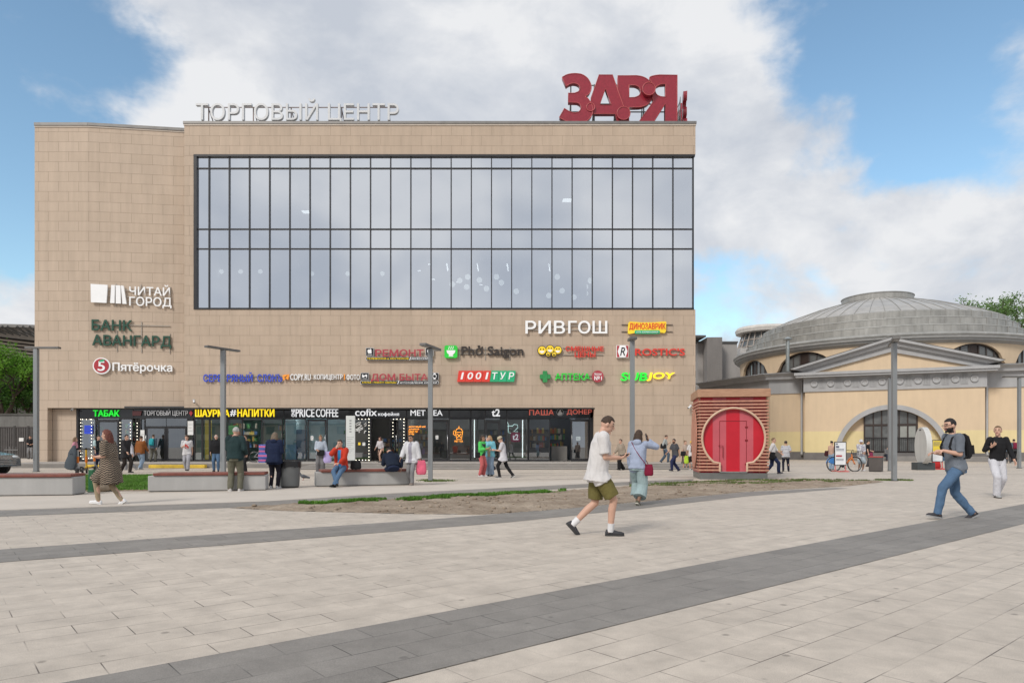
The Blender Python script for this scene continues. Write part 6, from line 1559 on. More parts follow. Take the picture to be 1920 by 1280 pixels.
def person(label, px, fy, H, rot, P, skin='a', top=None, bottom=None, shoes=((.6, .6, .6), (.7, .7, .7)), hair=('short', HB), bw=1.0, lvl=0.0, near=False, seat=None, group=None, Y=None, dress=None, hat=None, female=False, sock=None, beard=None, glasses=False):
    s = H/1.75
    Y = Y or FPX*(CAMZ - lvl)/(fy - PY0); loc = Vector(((px - PX0)*Y/FPX, Y, lvl))
    root = thing('person', label, 'person', loc, R(rot), group)
    vox = .0065 if near else .016
    FW = Vector((0, -1, 0))
    def at(x, f, z): return Vector((x, -f, z))
    feet = P.get('feet', {'L': (.10, .03, 0, 0), 'R': (-.10, -.03, 0, 0)})
    pel = at(*P.get('pelvis', (0, 0, .925))); lean = R(P.get('lean', 2)); turn = R(P.get('turn', 0))
    ML = Matrix.Rotation(turn, 3, 'Z') @ Matrix.Rotation(lean, 3, 'X')
    def up(p): return pel + ML @ (Vector(p) - Vector((0, 0, .925)))       # rest coordinates of the upper body -> posed
    J = {}
    kx = 1 if not female else .93
    for S, sg in (('L', 1), ('R', -1)):
        x, f, z, pitch = feet[S][:4]; yaw = R(feet[S][4] if len(feet[S]) > 4 else 6*sg)
        fr = Matrix.Rotation(yaw, 3, 'Z') @ Matrix.Rotation(R(pitch), 3, 'X')
        ank = at(x, f, z + .085); hip = pel + Vector((.088*sg, 0, -.01))
        if pitch: ank = at(x, f, z) + fr @ Vector((0, 0, .085)) + Vector((0, 0, max(0, .10*math.sin(R(abs(pitch)))) if pitch < 0 else 0))
        pole = P.get('knee' + S, (0.12*sg, -1, .1))
        kn, ank = ik(hip, ank, .435, .425, pole)
        J['hip'+S], J['knee'+S], J['ank'+S], J['fr'+S] = hip, kn, ank, fr
        sh = up((.172*sg*kx, .0, 1.425)); a = P.get('arm'+S, ('hang', 0, 12))
        if a[0] == 'hang':
            ab = R(a[3] if len(a) > 3 else 8); sw = R(a[1]) + lean*0; fl = R(a[2])
            d1 = Vector((math.sin(ab)*sg, -math.sin(sw)*math.cos(ab), -math.cos(sw)*math.cos(ab))); d2 = Vector((math.sin(ab)*.5*sg, -math.sin(sw + fl), -math.cos(sw + fl))).normalized()
            el = sh + d1*.285; wr = el + d2*.25
        else:
            el, wr = ik(sh, at(*a[1]), .285, .25, a[2] if len(a) > 2 else (.32*sg, .5, -1.0))
        J['sh'+S], J['el'+S], J['wr'+S] = sh, el, wr
    hy, hp = P.get('head', (0, 0)); HM = Matrix.Rotation(R(hy), 3, 'Z') @ Matrix.Rotation(R(hp) + lean*.4, 3, 'X')
    nb = up((0, .005, 1.475)); hc = nb + HM @ Vector((0, -.022, .155)); J['head'] = hc; J['neck'] = nb
    # ---- body, one continuous surface
    b = MB(); w = bw
    loft(b, [((0, .005, .86), .155*w, .105*w), ((0, .008, .95), .160*w*kx, .110*w), ((0, .0, 1.07), .132*w*kx, .095*w), ((0, -.008, 1.22), .150*w*kx, .112*w), ((0, 0, 1.34), .158*w*kx, .105), ((0, .006, 1.425), .130*kx, .075), ((0, .008, 1.48), .062, .058)], 18, up)
    limb(b, nb - Vector((0, 0, .03)), .056, hc + HM @ Vector((0, .022, -.075)), .052)
    b.ball(hc + HM @ Vector((0, .010, .015)), (.076, .096, .100), 20, 14, 0, HM); b.ball(hc + HM @ Vector((0, -.022, -.045)), (.058, .068, .072), 16, 12, 0, HM)
    b.cone(hc + HM @ Vector((0, -.088, .018)), .008, hc + HM @ Vector((0, -.107, -.022)), .014, 8); b.ball(hc + HM @ Vector((0, -.104, -.024)), .0145, 8, 6)
    for sg in (-1, 1): b.ball(hc + HM @ Vector((.077*sg, .012, -.008)), (.012, .022, .032), 8, 8, 0, HM)
    b.ball(hc + HM @ Vector((0, -.088, -.058)), (.026, .012, .010), 10, 6, 0, HM); b.ball(hc + HM @ Vector((0, -.078, -.098)), (.028, .020, .018), 10, 6, 0, HM)
    for S, sg in (('L', 1), ('R', -1)):
        hip, kn, an, fr = J['hip'+S], J['knee'+S], J['ank'+S], J['fr'+S]
        limb(b, hip, .088*w, kn, .056); c_ = kn + (an - kn)*.32 + Vector((0, .012, 0)); limb(b, kn, .054, c_, .056); limb(b, c_, .056, an, .037)
        limb(b, an, .037, an + fr @ Vector((0, .03, -.045)), .034); limb(b, an + fr @ Vector((0, .0, -.04)), .036, an + fr @ Vector((0, -.13, -.062)), .024)
        sh, el, wr = J['sh'+S], J['el'+S], J['wr'+S]
        limb(b, sh, .050*min(w, 1.15), el, .039); m_ = el + (wr - el)*.3; limb(b, el, .038, m_, .039); limb(b, m_, .039, wr, .026)
        # hand
        hd = P.get('hand'+S); d = (wr - el).normalized() if hd is None else Vector(hd[0]).normalized(); curl = .45 if hd is None else hd[1]
        nrm = Vector((-sg, 0, 0)) if hd is None or len(hd) < 3 else Vector(hd[2]); nrm = (nrm - d*nrm.dot(d)).normalized(); sd = d.cross(nrm)*(1)   # nrm: where the palm faces
        if (sd.dot(FW)) < 0 and hd is None: sd = -sd       # towards the thumb
        pc = wr + d*.045; 
        V = []
        for (t, wd, th) in ((-.01, .024, .019), (.03, .036, .017), (.085, .041, .014)):
            for k in range(10): a = 2*math.pi*k/10; V.append(wr + d*t + sd*wd*math.cos(a) + nrm*th*math.sin(a))
        b.raw(V, [(j*10+k, j*10+(k+1) % 10, (j+1)*10+(k+1) % 10, (j+1)*10+k) for j in (0, 1) for k in range(10)] + [tuple(reversed(range(10))), tuple(range(20, 30))])
        rf = .0088 if near else .0105
        for k, (o, L) in enumerate(((.030, .074), (.010, .083), (-.010, .078), (-.030, .062))):
            p = wr + d*.083 + sd*o*1.08; ang = 0
            for q, fr_ in enumerate((.45, .32, .26)):
                ang += curl*(.55, 1.0, .8)[q]*(1 + .12*k) if q else curl*.5*(1 + .15*k); dd = d*math.cos(ang) + nrm*math.sin(ang) + sd*o*1.2*(1 - curl); p2 = p + dd.normalized()*L*fr_
                limb(b, p, rf*(1 - .08*q), p2, rf*(.92 - .08*q), 8); p = p2
        p = wr + d*.022 + sd*.028; t1 = (d*.62 + sd*.62 + nrm*(.25 + .5*curl)).normalized(); t2 = (d*.85 + sd*.15 + nrm*(.3 + .7*curl)).normalized()
        limb(b, p, .012, p + t1*.042, .0105, 8); limb(b, p + t1*.042, .0105, p + t1*.042 + t2*.030, .0085, 8)
        J['palm'+S] = wr + d*.085 + nrm*.03; J['hd'+S] = d; J['hn'+S] = nrm
    me = remesh(b, vox, 2, 'body')
    for m in (SKINS[skin], LIPS, EYEM, hair[1] if hair else HB): me.materials.append(m)
    HI = HM.transposed()
    for pl in me.polygons:
        q = HI @ (pl.center - hc)
        if abs(q.x) < .09 and -.14 < q.y < -.04 and -.12 < q.z < .08:
            if abs(abs(q.x) - .031) < .014 and abs(q.z - .012) < .0075: pl.material_index = 2
            elif abs(abs(q.x) - .032) < .020 and abs(q.z - .036) < .006: pl.material_index = 3
            elif abs(q.x) < .024 and abs(q.z + .058) < .009 and q.y < -.075: pl.material_index = 1
            elif beard and q.z < -.03 and q.y < -.0 : pl.material_index = 3
        if beard and q.z < -.035 and q.z > -.125 and q.y < .02 and abs(q.x) < .085 and pl.material_index == 0 and not (abs(q.x) < .026 and abs(q.z + .058) < .011): pl.material_index = 3
    def fin(me, name, mats):
        for v in me.vertices: v.co *= s
        me.update(); return link(me, name, mats, root)
    fin(me, 'body', [])
    sd_ = px*.13
    # ---- clothes
    def legs(mb, r0, r1, r2, cut=1.0, off=0.0):
        for S in 'LR':
            hip, kn, an = J['hip'+S], J['knee'+S], J['ank'+S]
            if cut <= .5:
                e_ = hip + (kn - hip)*cut*2; limb(mb, hip, r0, hip + (e_ - hip)*.5, (r0 + r1)/2, 14); mb.cone(hip + (e_ - hip)*.5, (r0 + r1)/2, e_, r1, 16)
            else:
                t = (cut - .5)*2; e_ = kn + (an - kn)*t - J['fr'+S] @ Vector((0, 0, .02 if cut > .95 else 0)); limb(mb, hip, r0, kn, r1, 14); mb.cone(kn, r1, e_, r2, 16)
    if bottom:
        nm, mt, kind = bottom[:3]; g = MB(); fl = bottom[3] if len(bottom) > 3 else None
        loft(g, [((0, .005, .82), .165*w, .118*w), ((0, .008, .93), .172*w*kx, .122*w), ((0, .004, 1.0), .152*w*kx, .108*w), ((0, .0, 1.04), .146*w*kx, .103*w)], 18, up)
        r = {'trousers': (.100*w, .074, .060), 'wide': (.110*w, .098, .105), 'slim': (.096*w, .066, .046), 'loose': (.105*w, .084, .074), 'shorts': (.108*w, .108, 0), 'short_wide': (.110*w, .118, 0), 'crop': (.112*w, .120, .150)}.get(kind, (.1, .07, .06))
        if kind == 'skirt':
            zc_ = fl or .12; mid = (J['ankL'] + J['ankR'])/2; rr = .16 + .10*min(1, (.9 - zc_)/.8); sp = (J['ankL'] - J['ankR']).length/2
            loft(g, [((mid.x*.9, mid.y*.8, zc_), rr + sp*.15, rr*.8 + sp*.35), ((mid.x*.5, mid.y*.4, .5), .19, .15), ((0, 0, .88), .172*w, .122*w)], 20)
        else: legs(g, *r, cut={'shorts': fl or .42, 'short_wide': fl or .5, 'crop': .86}.get(kind, 1.0))
        fin(remesh(g, vox*1.15, 2, nm, .010, 11, sd_), nm, mt)
    if top:
        nm, mt, hem, sleeve = top[:4]; g = MB(); o = top[4] if len(top) > 4 else .014; flare = top[5] if len(top) > 5 else 0.0
        rings = []
        if hem < .93:
            rings += [((0, .005, hem), .166*w + o + flare, .114*w + o + flare), ((0, .006, (hem + .93)/2), .164*w + o + flare*.5, .115*w + o + flare*.5)]
        rings += [((0, .006, max(.93, hem)), .160*w*kx + o, .112*w + o), ((0, .0, 1.08), .142*w*kx + o*1.3, .102*w + o), ((0, -.006, 1.22), .152*w*kx + o, .112*w + o), ((0, 0, 1.34), .160*kx*w + o, .106 + o), ((0, .006, 1.43), .134*kx + o*.6, .080 + o*.6), ((0, .008, 1.485), .070 + o*.3, .062 + o*.3)]
        loft(g, rings, 20, up)
        for S in 'LR':
            sh, el, wr = J['sh'+S], J['el'+S], J['wr'+S]; r0 = .056*min(w, 1.2) + o*.8; r1 = .046 + o*.8; r2 = .036 + o*.7
            if hem < .92:
                hip, kn = J['hip'+S], J['knee'+S]; t_ = min(.95, (.94 - hem)/.435); g.cone(hip, .092*w + o*.7, hip + (kn - hip)*t_*1.02, .094*w + o*.8 + flare*.4, 16)
            if sleeve <= 0: continue
            if sleeve <= 1:
                e_ = sh + (el - sh)*sleeve; g.ball(sh, r0*.99, 12, 8); g.cone(sh, r0, e_, r1*1.06, 14)
            else: limb(g, sh, r0, el, r1, 12); g.cone(el, r1, el + (wr - el)*(sleeve - 1), r2, 14)
        if len(top) > 6 and top[6] == 'hood':
            g.ball(up((0, .085, 1.46)), (.105, .065, .075), 14, 10); g.ball(up((0, .03, 1.475)), (.095, .085, .04), 14, 8)
        if len(top) > 6 and top[6] == 'collar': g.cone(up((0, .004, 1.46)), .080, up((0, .006, 1.515)), .070, 16)
        me = remesh(g, vox*1.15, 2, nm, .011, 9, sd_ + 3); mts = mt if isinstance(mt, (list, tuple)) else [mt]
        ob = fin(me, nm, mts)
        if len(mts) > 1:   # contrast front or stripes: by place on the garment
            f_ = top[7]
            for pl in me.polygons:
                c_ = pl.center/s; q = ML.transposed() @ (c_ - pel) + Vector((0, 0, .925)); pl.material_index = f_(q, J, c_)
    # ---- shoes
    for S in 'LR':
        if shoes is None: break
        fr, an = J['fr'+S], J['ank'+S]; base = an - fr @ Vector((0, 0, .085)); g = MB(); n = 12
        for mi, (z0, zs, gr) in enumerate(((.016, 1.0, 1.0), (.0, 0, 1.07))):
            V = []
            for (f, wd, h) in SHOE_P:
                for k in range(n):
                    a = 2*math.pi*k/n; x = wd*gr*math.cos(a); zz_ = math.sin(a)
                    z = (z0 + h*zz_ if zz_ > 0 else z0) if mi == 0 else (.022 if zz_ > .3 else 0)
                    if mi == 1: x = wd*gr*math.copysign(min(1, abs(math.cos(a))*1.25), math.cos(a))
                    V.append(base + fr @ Vector((x, -f*(1.02 if mi else 1) , z)))
            m = len(SHOE_P)
            g.raw(V, [(j*n+k, j*n+(k+1) % n, (j+1)*n+(k+1) % n, (j+1)*n+k) for j in range(m-1) for k in range(n)] + [tuple(reversed(range(n))), tuple(range((m-1)*n, m*n))], mi, mi == 0)
        if sock and sock[1]: g.cone(an - fr @ Vector((0, 0, .03)), .046, an + (J['knee'+S] - an)*.22, .050, 14, 2)
        g.v = [tuple(Vector(v)*s) for v in g.v]
        g.build('shoe', [cloth('shoe_%02d%02d%02d' % tuple(int(c*99) for c in shoes[0]), shoes[0], .2), cloth('sole_%02d%02d%02d' % tuple(int(c*99) for c in shoes[1]), shoes[1], 0)] + ([sock[0]] if sock else []), root, False)
    # ---- hair
    if hair and hair[0] != 'none':
        st, hm = hair; g = MB(); n, m = 28, 20; V, F = [], []
        hl = {'bald': 9, 'crew': .0}.get(st, 0)
        for j in range(m+1):
            t = math.pi*j/m
            for k in range(n):
                a = 2*math.pi*k/n; d = Vector((math.sin(t)*math.cos(a), math.sin(t)*math.sin(a), math.cos(t))); fwd = -d.y
                low = -.30 if fwd < -.1 else (-.10 if fwd < .35 else .50)      # hairline falls from brow to nape
                if st == 'bald': low = -.15 if fwd < -.15 else .2; 
                if st in ('long', 'bob') and fwd < .2: low = -.7
                kf = max(0, min(1, (d.z - low)/.14 + .5)); 
                if st == 'bald' and d.z > .55: kf = 0
                th = {'crew': 1.035, 'bald': 1.03, 'short': 1.085, 'long': 1.10, 'bob': 1.14, 'bun': 1.06, 'curly': 1.16}.get(st, 1.08)
                f = .86 + (th - .86)*kf; f *= 1 + (.035 if st != 'curly' else .06)*pnoise(d*7 + Vector((px, 0, 0)))*kf
                V.append(hc + HM @ Vector((.078*d.x*f, .010 + .098*d.y*f, .017 + .104*d.z*f)))
        for j in range(m): F += [(j*n+k, (j+1)*n+k, (j+1)*n+(k+1) % n, j*n+(k+1) % n) for k in range(n)]
        g.raw(V, F, 0, True)
        if st in ('long', 'bob'):
            g2 = MB(); L = .24 if st == 'long' else .10
            for k in range(9):
                a = R(20 + 140*k/8); p0 = hc + HM @ Vector((.070*math.cos(a), .015 + .082*math.sin(a), .02)); p1 = hc + HM @ Vector((.085*math.cos(a), .02 + .085*math.sin(a), -.10)); p2 = p1 + Vector((.01*math.cos(a), .02, -L + .05 + .03*math.sin(k*2.1)))
                limb(g2, p0, .034, p1, .036, 8); limb(g2, p1, .036, p2, .014, 8)
            me = remesh(g2, .012, 1, 'hair', .006, 30); i0 = len(g.v); g.raw([v.co for v in me.vertices], [tuple(p.vertices) for p in me.polygons], 0, True); bpy.data.meshes.remove(me)
        if st == 'bun': g.ball(hc + HM @ Vector((0, .10, .085)), .045, 12, 9)
        g.v = [tuple(Vector(v)*s) for v in g.v]; g.build('hair', hm, root, False)
    if hat:
        st, hm = hat; g = MB(); n = 26
        def hp_(a, r, z, k=1.0): return hc + HM @ Vector((.084*r*math.cos(a), .010 + .106*r*math.sin(a)*k, z))
        prf = [(1.02, .035), (1.03, .07), (.93, .105), (.62, .132), (.01, .140)]
        V = [hp_(2*math.pi*k/n, r, z) for r, z in prf for k in range(n)]
        g.raw(V, [(j*n+k, j*n+(k+1) % n, (j+1)*n+(k+1) % n, (j+1)*n+k) for j in range(4) for k in range(n)], 0, True)
        if st == 'cap':
            V = []
            for k in range(13):
                a = R(-165 + 150*k/12); V += [hp_(a, 1.02, .045), hp_(a, 1.05, .034), hp_(a, 1.62 if 2 < k < 10 else 1.2, .030)]
            g.raw(V, [(3*k+q, 3*k+3+q, 3*k+4+q, 3*k+1+q) for k in range(12) for q in (0, 1)], 0, True)
        else:
            V = [hp_(2*math.pi*k/n, r, z) for r, z in ((1.02, .04), (1.5, .0), (1.52, -.006)) for k in range(n)]
            g.raw(V, [(j*n+k, j*n+(k+1) % n, (j+1)*n+(k+1) % n, (j+1)*n+k) for j in range(2) for k in range(n)], 0, True)
        g.v = [tuple(Vector(v)*s) for v in g.v]; g.build('hat', hm, root, False)
    if glasses:
        g = MB()
        for sg in (-1, 1): g.tube([hc + HM @ Vector((.031*sg + .021*math.cos(a*.5236), -.098, .012 + .016*math.sin(a*.5236))) for a in range(12)], .0025, 5, 0, True); g.tube([hc + HM @ Vector((.052*sg, -.097, .014)), hc + HM @ Vector((.078*sg, .0, .012))], .0025, 5)
        g.v = [tuple(Vector(v)*s) for v in g.v]; g.build('glasses', BLACK, root, False)
    RM = Matrix.Rotation(R(rot), 3, 'Z')
    def W(p): return loc + RM @ (Vector(p)*s)
    return root, J, W, RM, s, up
def walk(st=.55, ph=1, lift=.0, x=.07):
    """mid stride: one foot flat ahead, the other behind on its toes"""
    a, b = ('L', 'R') if ph > 0 else ('R', 'L'); sg = 1 if ph > 0 else -1
    return {'feet': {a: (x*sg, st*.52, 0, -8 if st > .4 else 0), b: (-x*sg, -st*.48, .02 + lift, 32 if st > .35 else 14)}, 'pelvis': (0, .03, .925 - st*.10), 'lean': 5,
            'arm'+a: ('hang', -22*st/.5, 14), 'arm'+b: ('hang', 24*st/.5, 22)}
def item(name, label, cat, g, mats, parts=None, loc=None):
    """a carried thing: stays a thing of its own"""
    c = Vector(loc) if loc is not None else Vector(g.v[0])
    me = g.mesh(name, c); o = link(me, name, mats); o.location = c
    return tag(o, label, cat)
PHONE = M('phone_black', (.012, .012, .014), .15)
def phone(label, J, W, RM, S, tilt=(0, 0, 1)):
    p = W(J['palm'+S]); d = RM @ J['hd'+S]; n = RM @ J['hn'+S]; x = d.cross(n).normalized(); m_ = Matrix((x, d, n)).transposed()
    g = MB(); g.obox(p, (.072, .150, .010), m_); g.obox(p + n*.0062, (.064, .136, .002), m_, 1); item('phone', label, 'phone', g, [PHONE, M('phone_screen', (.05, .06, .08), .05)], loc=p)
def backpack(label, W, up, mat, w=.28, h=.42, d=.14, z=1.26):
    g = MB(); loft(g, [((0, .165, z - h/2), w*.46, d*.40), ((0, .185, z - h*.40), w*.52, d*.55), ((0, .195, z), w*.52, d*.60), ((0, .18, z + h*.38), w*.46, d*.50), ((0, .16, z + h/2), w*.28, d*.25)], 16)
    g.obox((0, .262, z - .07), (w*.7, .04, h*.36))
    for sg in (-1, 1): g.tube([(.09*sg, .12, z + h*.4), (.10*sg, .03, 1.478), (.105*sg, -.075, 1.42), (.12*sg, -.145, 1.28), (.145*sg, -.10, 1.12), (.15*sg, .05, 1.06), (.11*sg, .13, z - h*.42)], .017, 6)
    v = [W(up(p)) for p in g.v]; g.v = [tuple(p) for p in v]; return item('backpack', label, 'backpack', g, mat)
def bag(label, c, w, h, d, mat, strap=None, rz=0, name='handbag', cat='bag'):
    g = MB(); q = MB(); loft(q, [((0, 0, -h/2), w*.42, d*.45), ((0, 0, -h*.3), w*.52, d*.55), ((0, 0, h*.2), w*.48, d*.48), ((0, 0, h/2), w*.40, d*.22)], 16)
    me = remesh(q, max(.008, min(w, h)*.05), 1, name, .008, 14); m_ = Matrix.Rotation(R(rz), 3, 'Z'); c = Vector(c)
    g.raw([c + m_ @ v.co for v in me.vertices], [tuple(p.vertices) for p in me.polygons], 0, True); bpy.data.meshes.remove(me)
    if strap: g.tube(strap, .008, 6)
    return item(name, label, cat, g, mat, loc=c)

C = cloth
WT = C('white', (.62, .60, .595)); BLK = C('black', (.016, .016, .018)); JEAN = C('jeans', (.085, .15, .25), .5); LJEAN = C('light_jeans', (.24, .32, .42), .5); NAVY = C('navy', (.016, .024, .055)); OLIVE = C('olive', (.145, .125, .042)); GREYT = C('grey', (.22, .22, .23)); LGREY = C('light_grey', (.42, .42, .43)); DGREY = C('dark_grey', (.055, .055, .06))
# 1: walking man with phone, nearest of all
P = {'feet': {'R': (-.06, .17, 0, 0), 'L': (.06, -.40, .10, 48)}, 'pelvis': (0, .0, .895), 'lean': 6, 'armL': ('to', (.11, .30, 1.10)), 'armR': ('to', (-.10, .31, 1.10)), 'head': (0, 24), 'handL': ((-.35, -.9, .15), .55, (-.3, 0, 1)), 'handR': ((.35, -.9, .15), .6, (.2, 0, 1)), 'kneeL': (.05, -1, -.2)}
r_, J, W, RM, s, up = person('man in a white t-shirt and olive shorts walking right, eyes on his phone', 1121, 1003, 1.76, 90, P, 'a', ('t_shirt', WT, .80, .82, .034, .03), ('shorts', OLIVE, 'shorts', .44), ((.055, .055, .06), (.05, .05, .05)), ('crew', HB), 1.06, near=True, sock=(C('sock', (.65, .65, .66)), True))
phone('dark phone in the hand of the walking man in olive shorts', J, W, RM, 'R')
# 2: woman in pale blue hoodie, phone at her ear
P = {**walk(.42, 1), 'armR': ('to', (-.20, .15, 1.47), (-.5, -.1, -1.0)), 'armL': ('hang', -5, 30), 'handR': ((.1, .05, 1), .5, (.7, .4, 0)), 'head': (-8, 4)}
HOOD = C('pale_blue_hoodie', (.33, .38, .50)); SK = C('aqua_trousers', (.30, .39, .40), .5)
r_, J, W, RM, s, up = person('woman in pale blue hoodie and wide aqua trousers, phone at her ear', 1195, 946.5, 1.66, 152, P, 'c', ('hoodie', HOOD, .86, 1.95, .030, .0, 'hood'), ('trousers', SK, 'crop'), ((.09, .085, .06), (.5, .48, .42)), ('long', HB), 1.08, near=True, female=True)
phone('phone held to the ear of the woman in the pale blue hoodie', J, W, RM, 'R')
g0 = [W(up(p)) for p in ((.13, .09, 1.46), (.03, .135, 1.30), (-.08, .155, 1.15), (-.20, .14, 1.0), (-.25, .06, .90))]; g1 = [W(up(p)) for p in ((-.25, .0, .9), (-.19, -.14, 1.0), (-.05, -.16, 1.2), (.10, -.09, 1.44), (.13, .0, 1.485), (.13, .09, 1.46))]
bag('small dark red shoulder bag on the hip of the woman in the pale blue hoodie', W((-.27, .02, .80)), .20, .24, .11, C('dark_red_bag', (.18, .012, .035)), g0 + g1, 150)
# 3: bearded man striding left
P = {'feet': {'L': (.07, .36, 0, -10), 'R': (-.07, -.36, .02, 28)}, 'pelvis': (0, .0, .865), 'lean': 6, 'armL': ('to', (.15, .30, 1.14)), 'armR': ('to', (-.12, .28, 1.10)), 'head': (0, 8), 'handL': ((-.3, -1, 0), .5, (-.3, 0, -1)), 'handR': ((.3, -1, .0), .5, (.3, 0, -1))}
r_, J, W, RM, s, up = person('bearded man in a grey t-shirt and jeans with a black backpack striding left', 1792, 971.5, 1.83, -90, P, 'a', ('t_shirt', C('slate', (.15, .17, .20)), .88, .9, .020), ('jeans', JEAN, 'trousers'), ((.05, .048, .055), (.32, .32, .32)), ('crew', HD), 1.04, near=True, beard=True, glasses=True)
backpack('black backpack on the striding bearded man', W, up, BLK, .27, .42, .10)
# 4: man in black jumper and white trousers
P = {**walk(.30, -1), 'armR': ('to', (-.21, .22, 1.22), (-.35, .4, -1.0)), 'armL': ('hang', 10, 18, 14), 'handR': ((.3, -.7, .55), .6, (.3, .2, 1)), 'head': (-35, -2)}
r_, J, W, RM, s, up = person('young man in a black jumper and white trousers walking towards us with a phone', 1868, 932, 1.80, -8, P, 'a', ('jumper', BLK, .92, 1.9, .018), ('trousers', C('white_trousers', (.56, .56, .60), .5), 'loose'), ((.40, .40, .40), (.05, .05, .05)), ('crew', HL), 1.0, near=True)
phone('phone in the raised hand of the young man in the black jumper', J, W, RM, 'R')
# 5: woman in patterned tunic
def zig(q, J, c): return 1 if (math.sin(q.z*128 + 1.9*math.sin(math.atan2(q.x, q.y)*13) + 2.6*pnoise(Vector((q.x*17, q.y*17, q.z*6)))) > .05) else 0
P = {**walk(.50, 1), 'armL': ('to', (.13, .28, 1.08)), 'armR': ('to', (-.09, .27, 1.05)), 'head': (0, 6), 'handL': ((-.4, -.9, 0), .4, (-.3, 0, 1)), 'handR': ((.4, -.9, 0), .4, (.3, 0, 1))}
r_, J, W, RM, s, up = person('red haired woman in a black and beige patterned tunic walking left', 209, 945, 1.68, -90, P, 'a', ('tunic', [C('tunic_black', (.022, .02, .02)), C('tunic_beige', (.30, .235, .175))], .52, 1.0, .030, .03, None, zig), ('trousers', C('beige_trousers', (.33, .26, .175)), 'slim'), ((.72, .72, .73), (.75, .75, .75)), ('long', HR), 1.28, near=True, female=True)
# 6 and 7: the two by the second bench
P = {'feet': {'L': (.13, .0, 0, 0, 20), 'R': (-.12, .02, 0, 0, -12)}, 'lean': 3, 'armL': ('to', (.10, .28, 1.10)), 'armR': ('to', (-.24, .16, 1.02)), 'head': (-18, 6)}
person('white haired man in dark green jacket and olive trousers by the bench', 441, 920.5, 1.80, 190, P, 'a', ('jacket', C('bottle_green', (.020, .040, .042)), .88, 1.95, .036, .0, 'collar'), ('trousers', C('olive_grey', (.135, .13, .095), .5), 'loose'), ((.55, .52, .50), (.6, .6, .6)), ('short', HG), 1.14, near=True)
P = {'feet': {'L': (.10, .0, 0, 0, 10), 'R': (-.10, .02, 0, 0, -10)}, 'lean': 3, 'armL': ('to', (.14, .26, 1.16)), 'armR': ('to', (-.14, .26, 1.16)), 'head': (5, 12)}
person('woman in navy hooded jacket and black trousers beside the litter bin', 514, 915, 1.68, 178, P, 'a', ('jacket', C('navy_quilt', (.014, .022, .055), .6), .80, 1.92, .050, .01, 'hood'), ('trousers', C('black_leggings', (.014, .013, .02)), 'trousers'), ((.62, .62, .62), (.7, .7, .7)), ('bob', hairm('ash', (.15, .11, .075))), 1.18, near=True, female=True)
# 8
person('man in black talking to the white haired man, half hidden behind him', 461, 889, 1.76, -40, {'head': (10, 5), 'armR': ('to', (-.15, .25, 1.1))}, 'a', ('jacket', BLK, .86, 1.95, .03), ('trousers', BLK, 'trousers'), ((.03, .03, .03), (.03, .03, .03)), ('short', HB), 1.05)
# 9: seated man in red
yb = 1664/(912.5 - 835) + .30
P = {'pelvis': (0, 0, .625), 'lean': 10, 'feet': {'L': (-.03, .62, .0, -6, -20), 'R': (.05, .58, .02, -6, 22)}, 'kneeL': (.55, -1, .6), 'kneeR': (-.55, -1, .6), 'armR': ('to', (-.11, .17, 1.16), (-.8, .0, -.9)), 'armL': ('to', (.02, .36, .72), (.8, .3, -.3)), 'head': (-15, 2), 'handR': ((.25, .1, 1), .6, (.3, .6, 0)), 'handL': ((-.6, -.6, -.1), .5, (-.2, .2, -1))}
RED_J = C('red_jacket', (.50, .045, .022), .5)
def openf(q, J, c): return 1 if abs(q.x) < .05 and q.y < -.08 and q.z < 1.45 else 0
person('seated man in a red jacket and jeans on the bench, hand raised to his mouth', 640, 0, 1.78, -4, P, 'a', ('jacket', [RED_J, C('blue_shirt', (.03, .20, .42))], .88, 1.92, .036, .01, 'collar', openf), ('jeans', JEAN, 'trousers'), ((.02, .02, .02), (.02, .02, .02)), ('crew', HB), 1.08, near=True, Y=yb)
bag('black bag on the bench behind the seated man in red', Vector(((667 - 960)*(yb + .15)/1300, yb + .15, .67)), .34, .28, .18, BLK)
# 10: seated from behind, bent
P = {'pelvis': (0, 0, .60), 'lean': 42, 'feet': {'L': (.14, .48, -.0, 0), 'R': (-.14, .48, -.0, 0)}, 'kneeL': (.1, -1, .6), 'kneeR': (-.1, -1, .6), 'armL': ('to', (.16, .62, .72)), 'armR': ('to', (-.30, .12, .56), (-.6, .7, -.2)), 'head': (0, 30)}
person('person in dark navy sitting bent forward on the far side of the bench', 737, 0, 1.72, 205, P, 'a', ('jacket', C('ink_navy', (.012, .018, .034), .5), .90, 1.95, .04, .0, 'hood'), ('trousers', NAVY, 'trousers'), ((.02, .02, .02), (.02, .02, .02)), ('short', HD), 1.12, Y=yb + .35)
# 11: woman with bags
P = {'lean': 4, 'armR': ('to', (-.12, .26, 1.08)), 'armL': ('to', (.26, .14, .92), (.6, .5, -.6)), 'head': (10, 10)}
r_, J, W, RM, s, up = person('woman in a pale blue top and long grey trousers standing with two bags', 601, 890, 1.74, 12, P, 'b', ('blouse', C('pale_blue', (.40, .45, .52)), .90, 1.6, .025), ('trousers', C('wide_grey', (.16, .155, .16)), 'wide'), ((.03, .03, .03), (.03, .03, .03)), ('bun', HL), 1.04, female=True)
bag('black handbag held in front of the woman in the pale blue top', W((.02, -.24, .98)), .34, .24, .14, BLK); bag('lilac plastic bag in the left hand of the woman in the pale blue top', W((.30, -.16, .78)), .34, .50, .14, C('lilac_bag', (.46, .38, .66), .7), None, 20, 'plastic_bag')
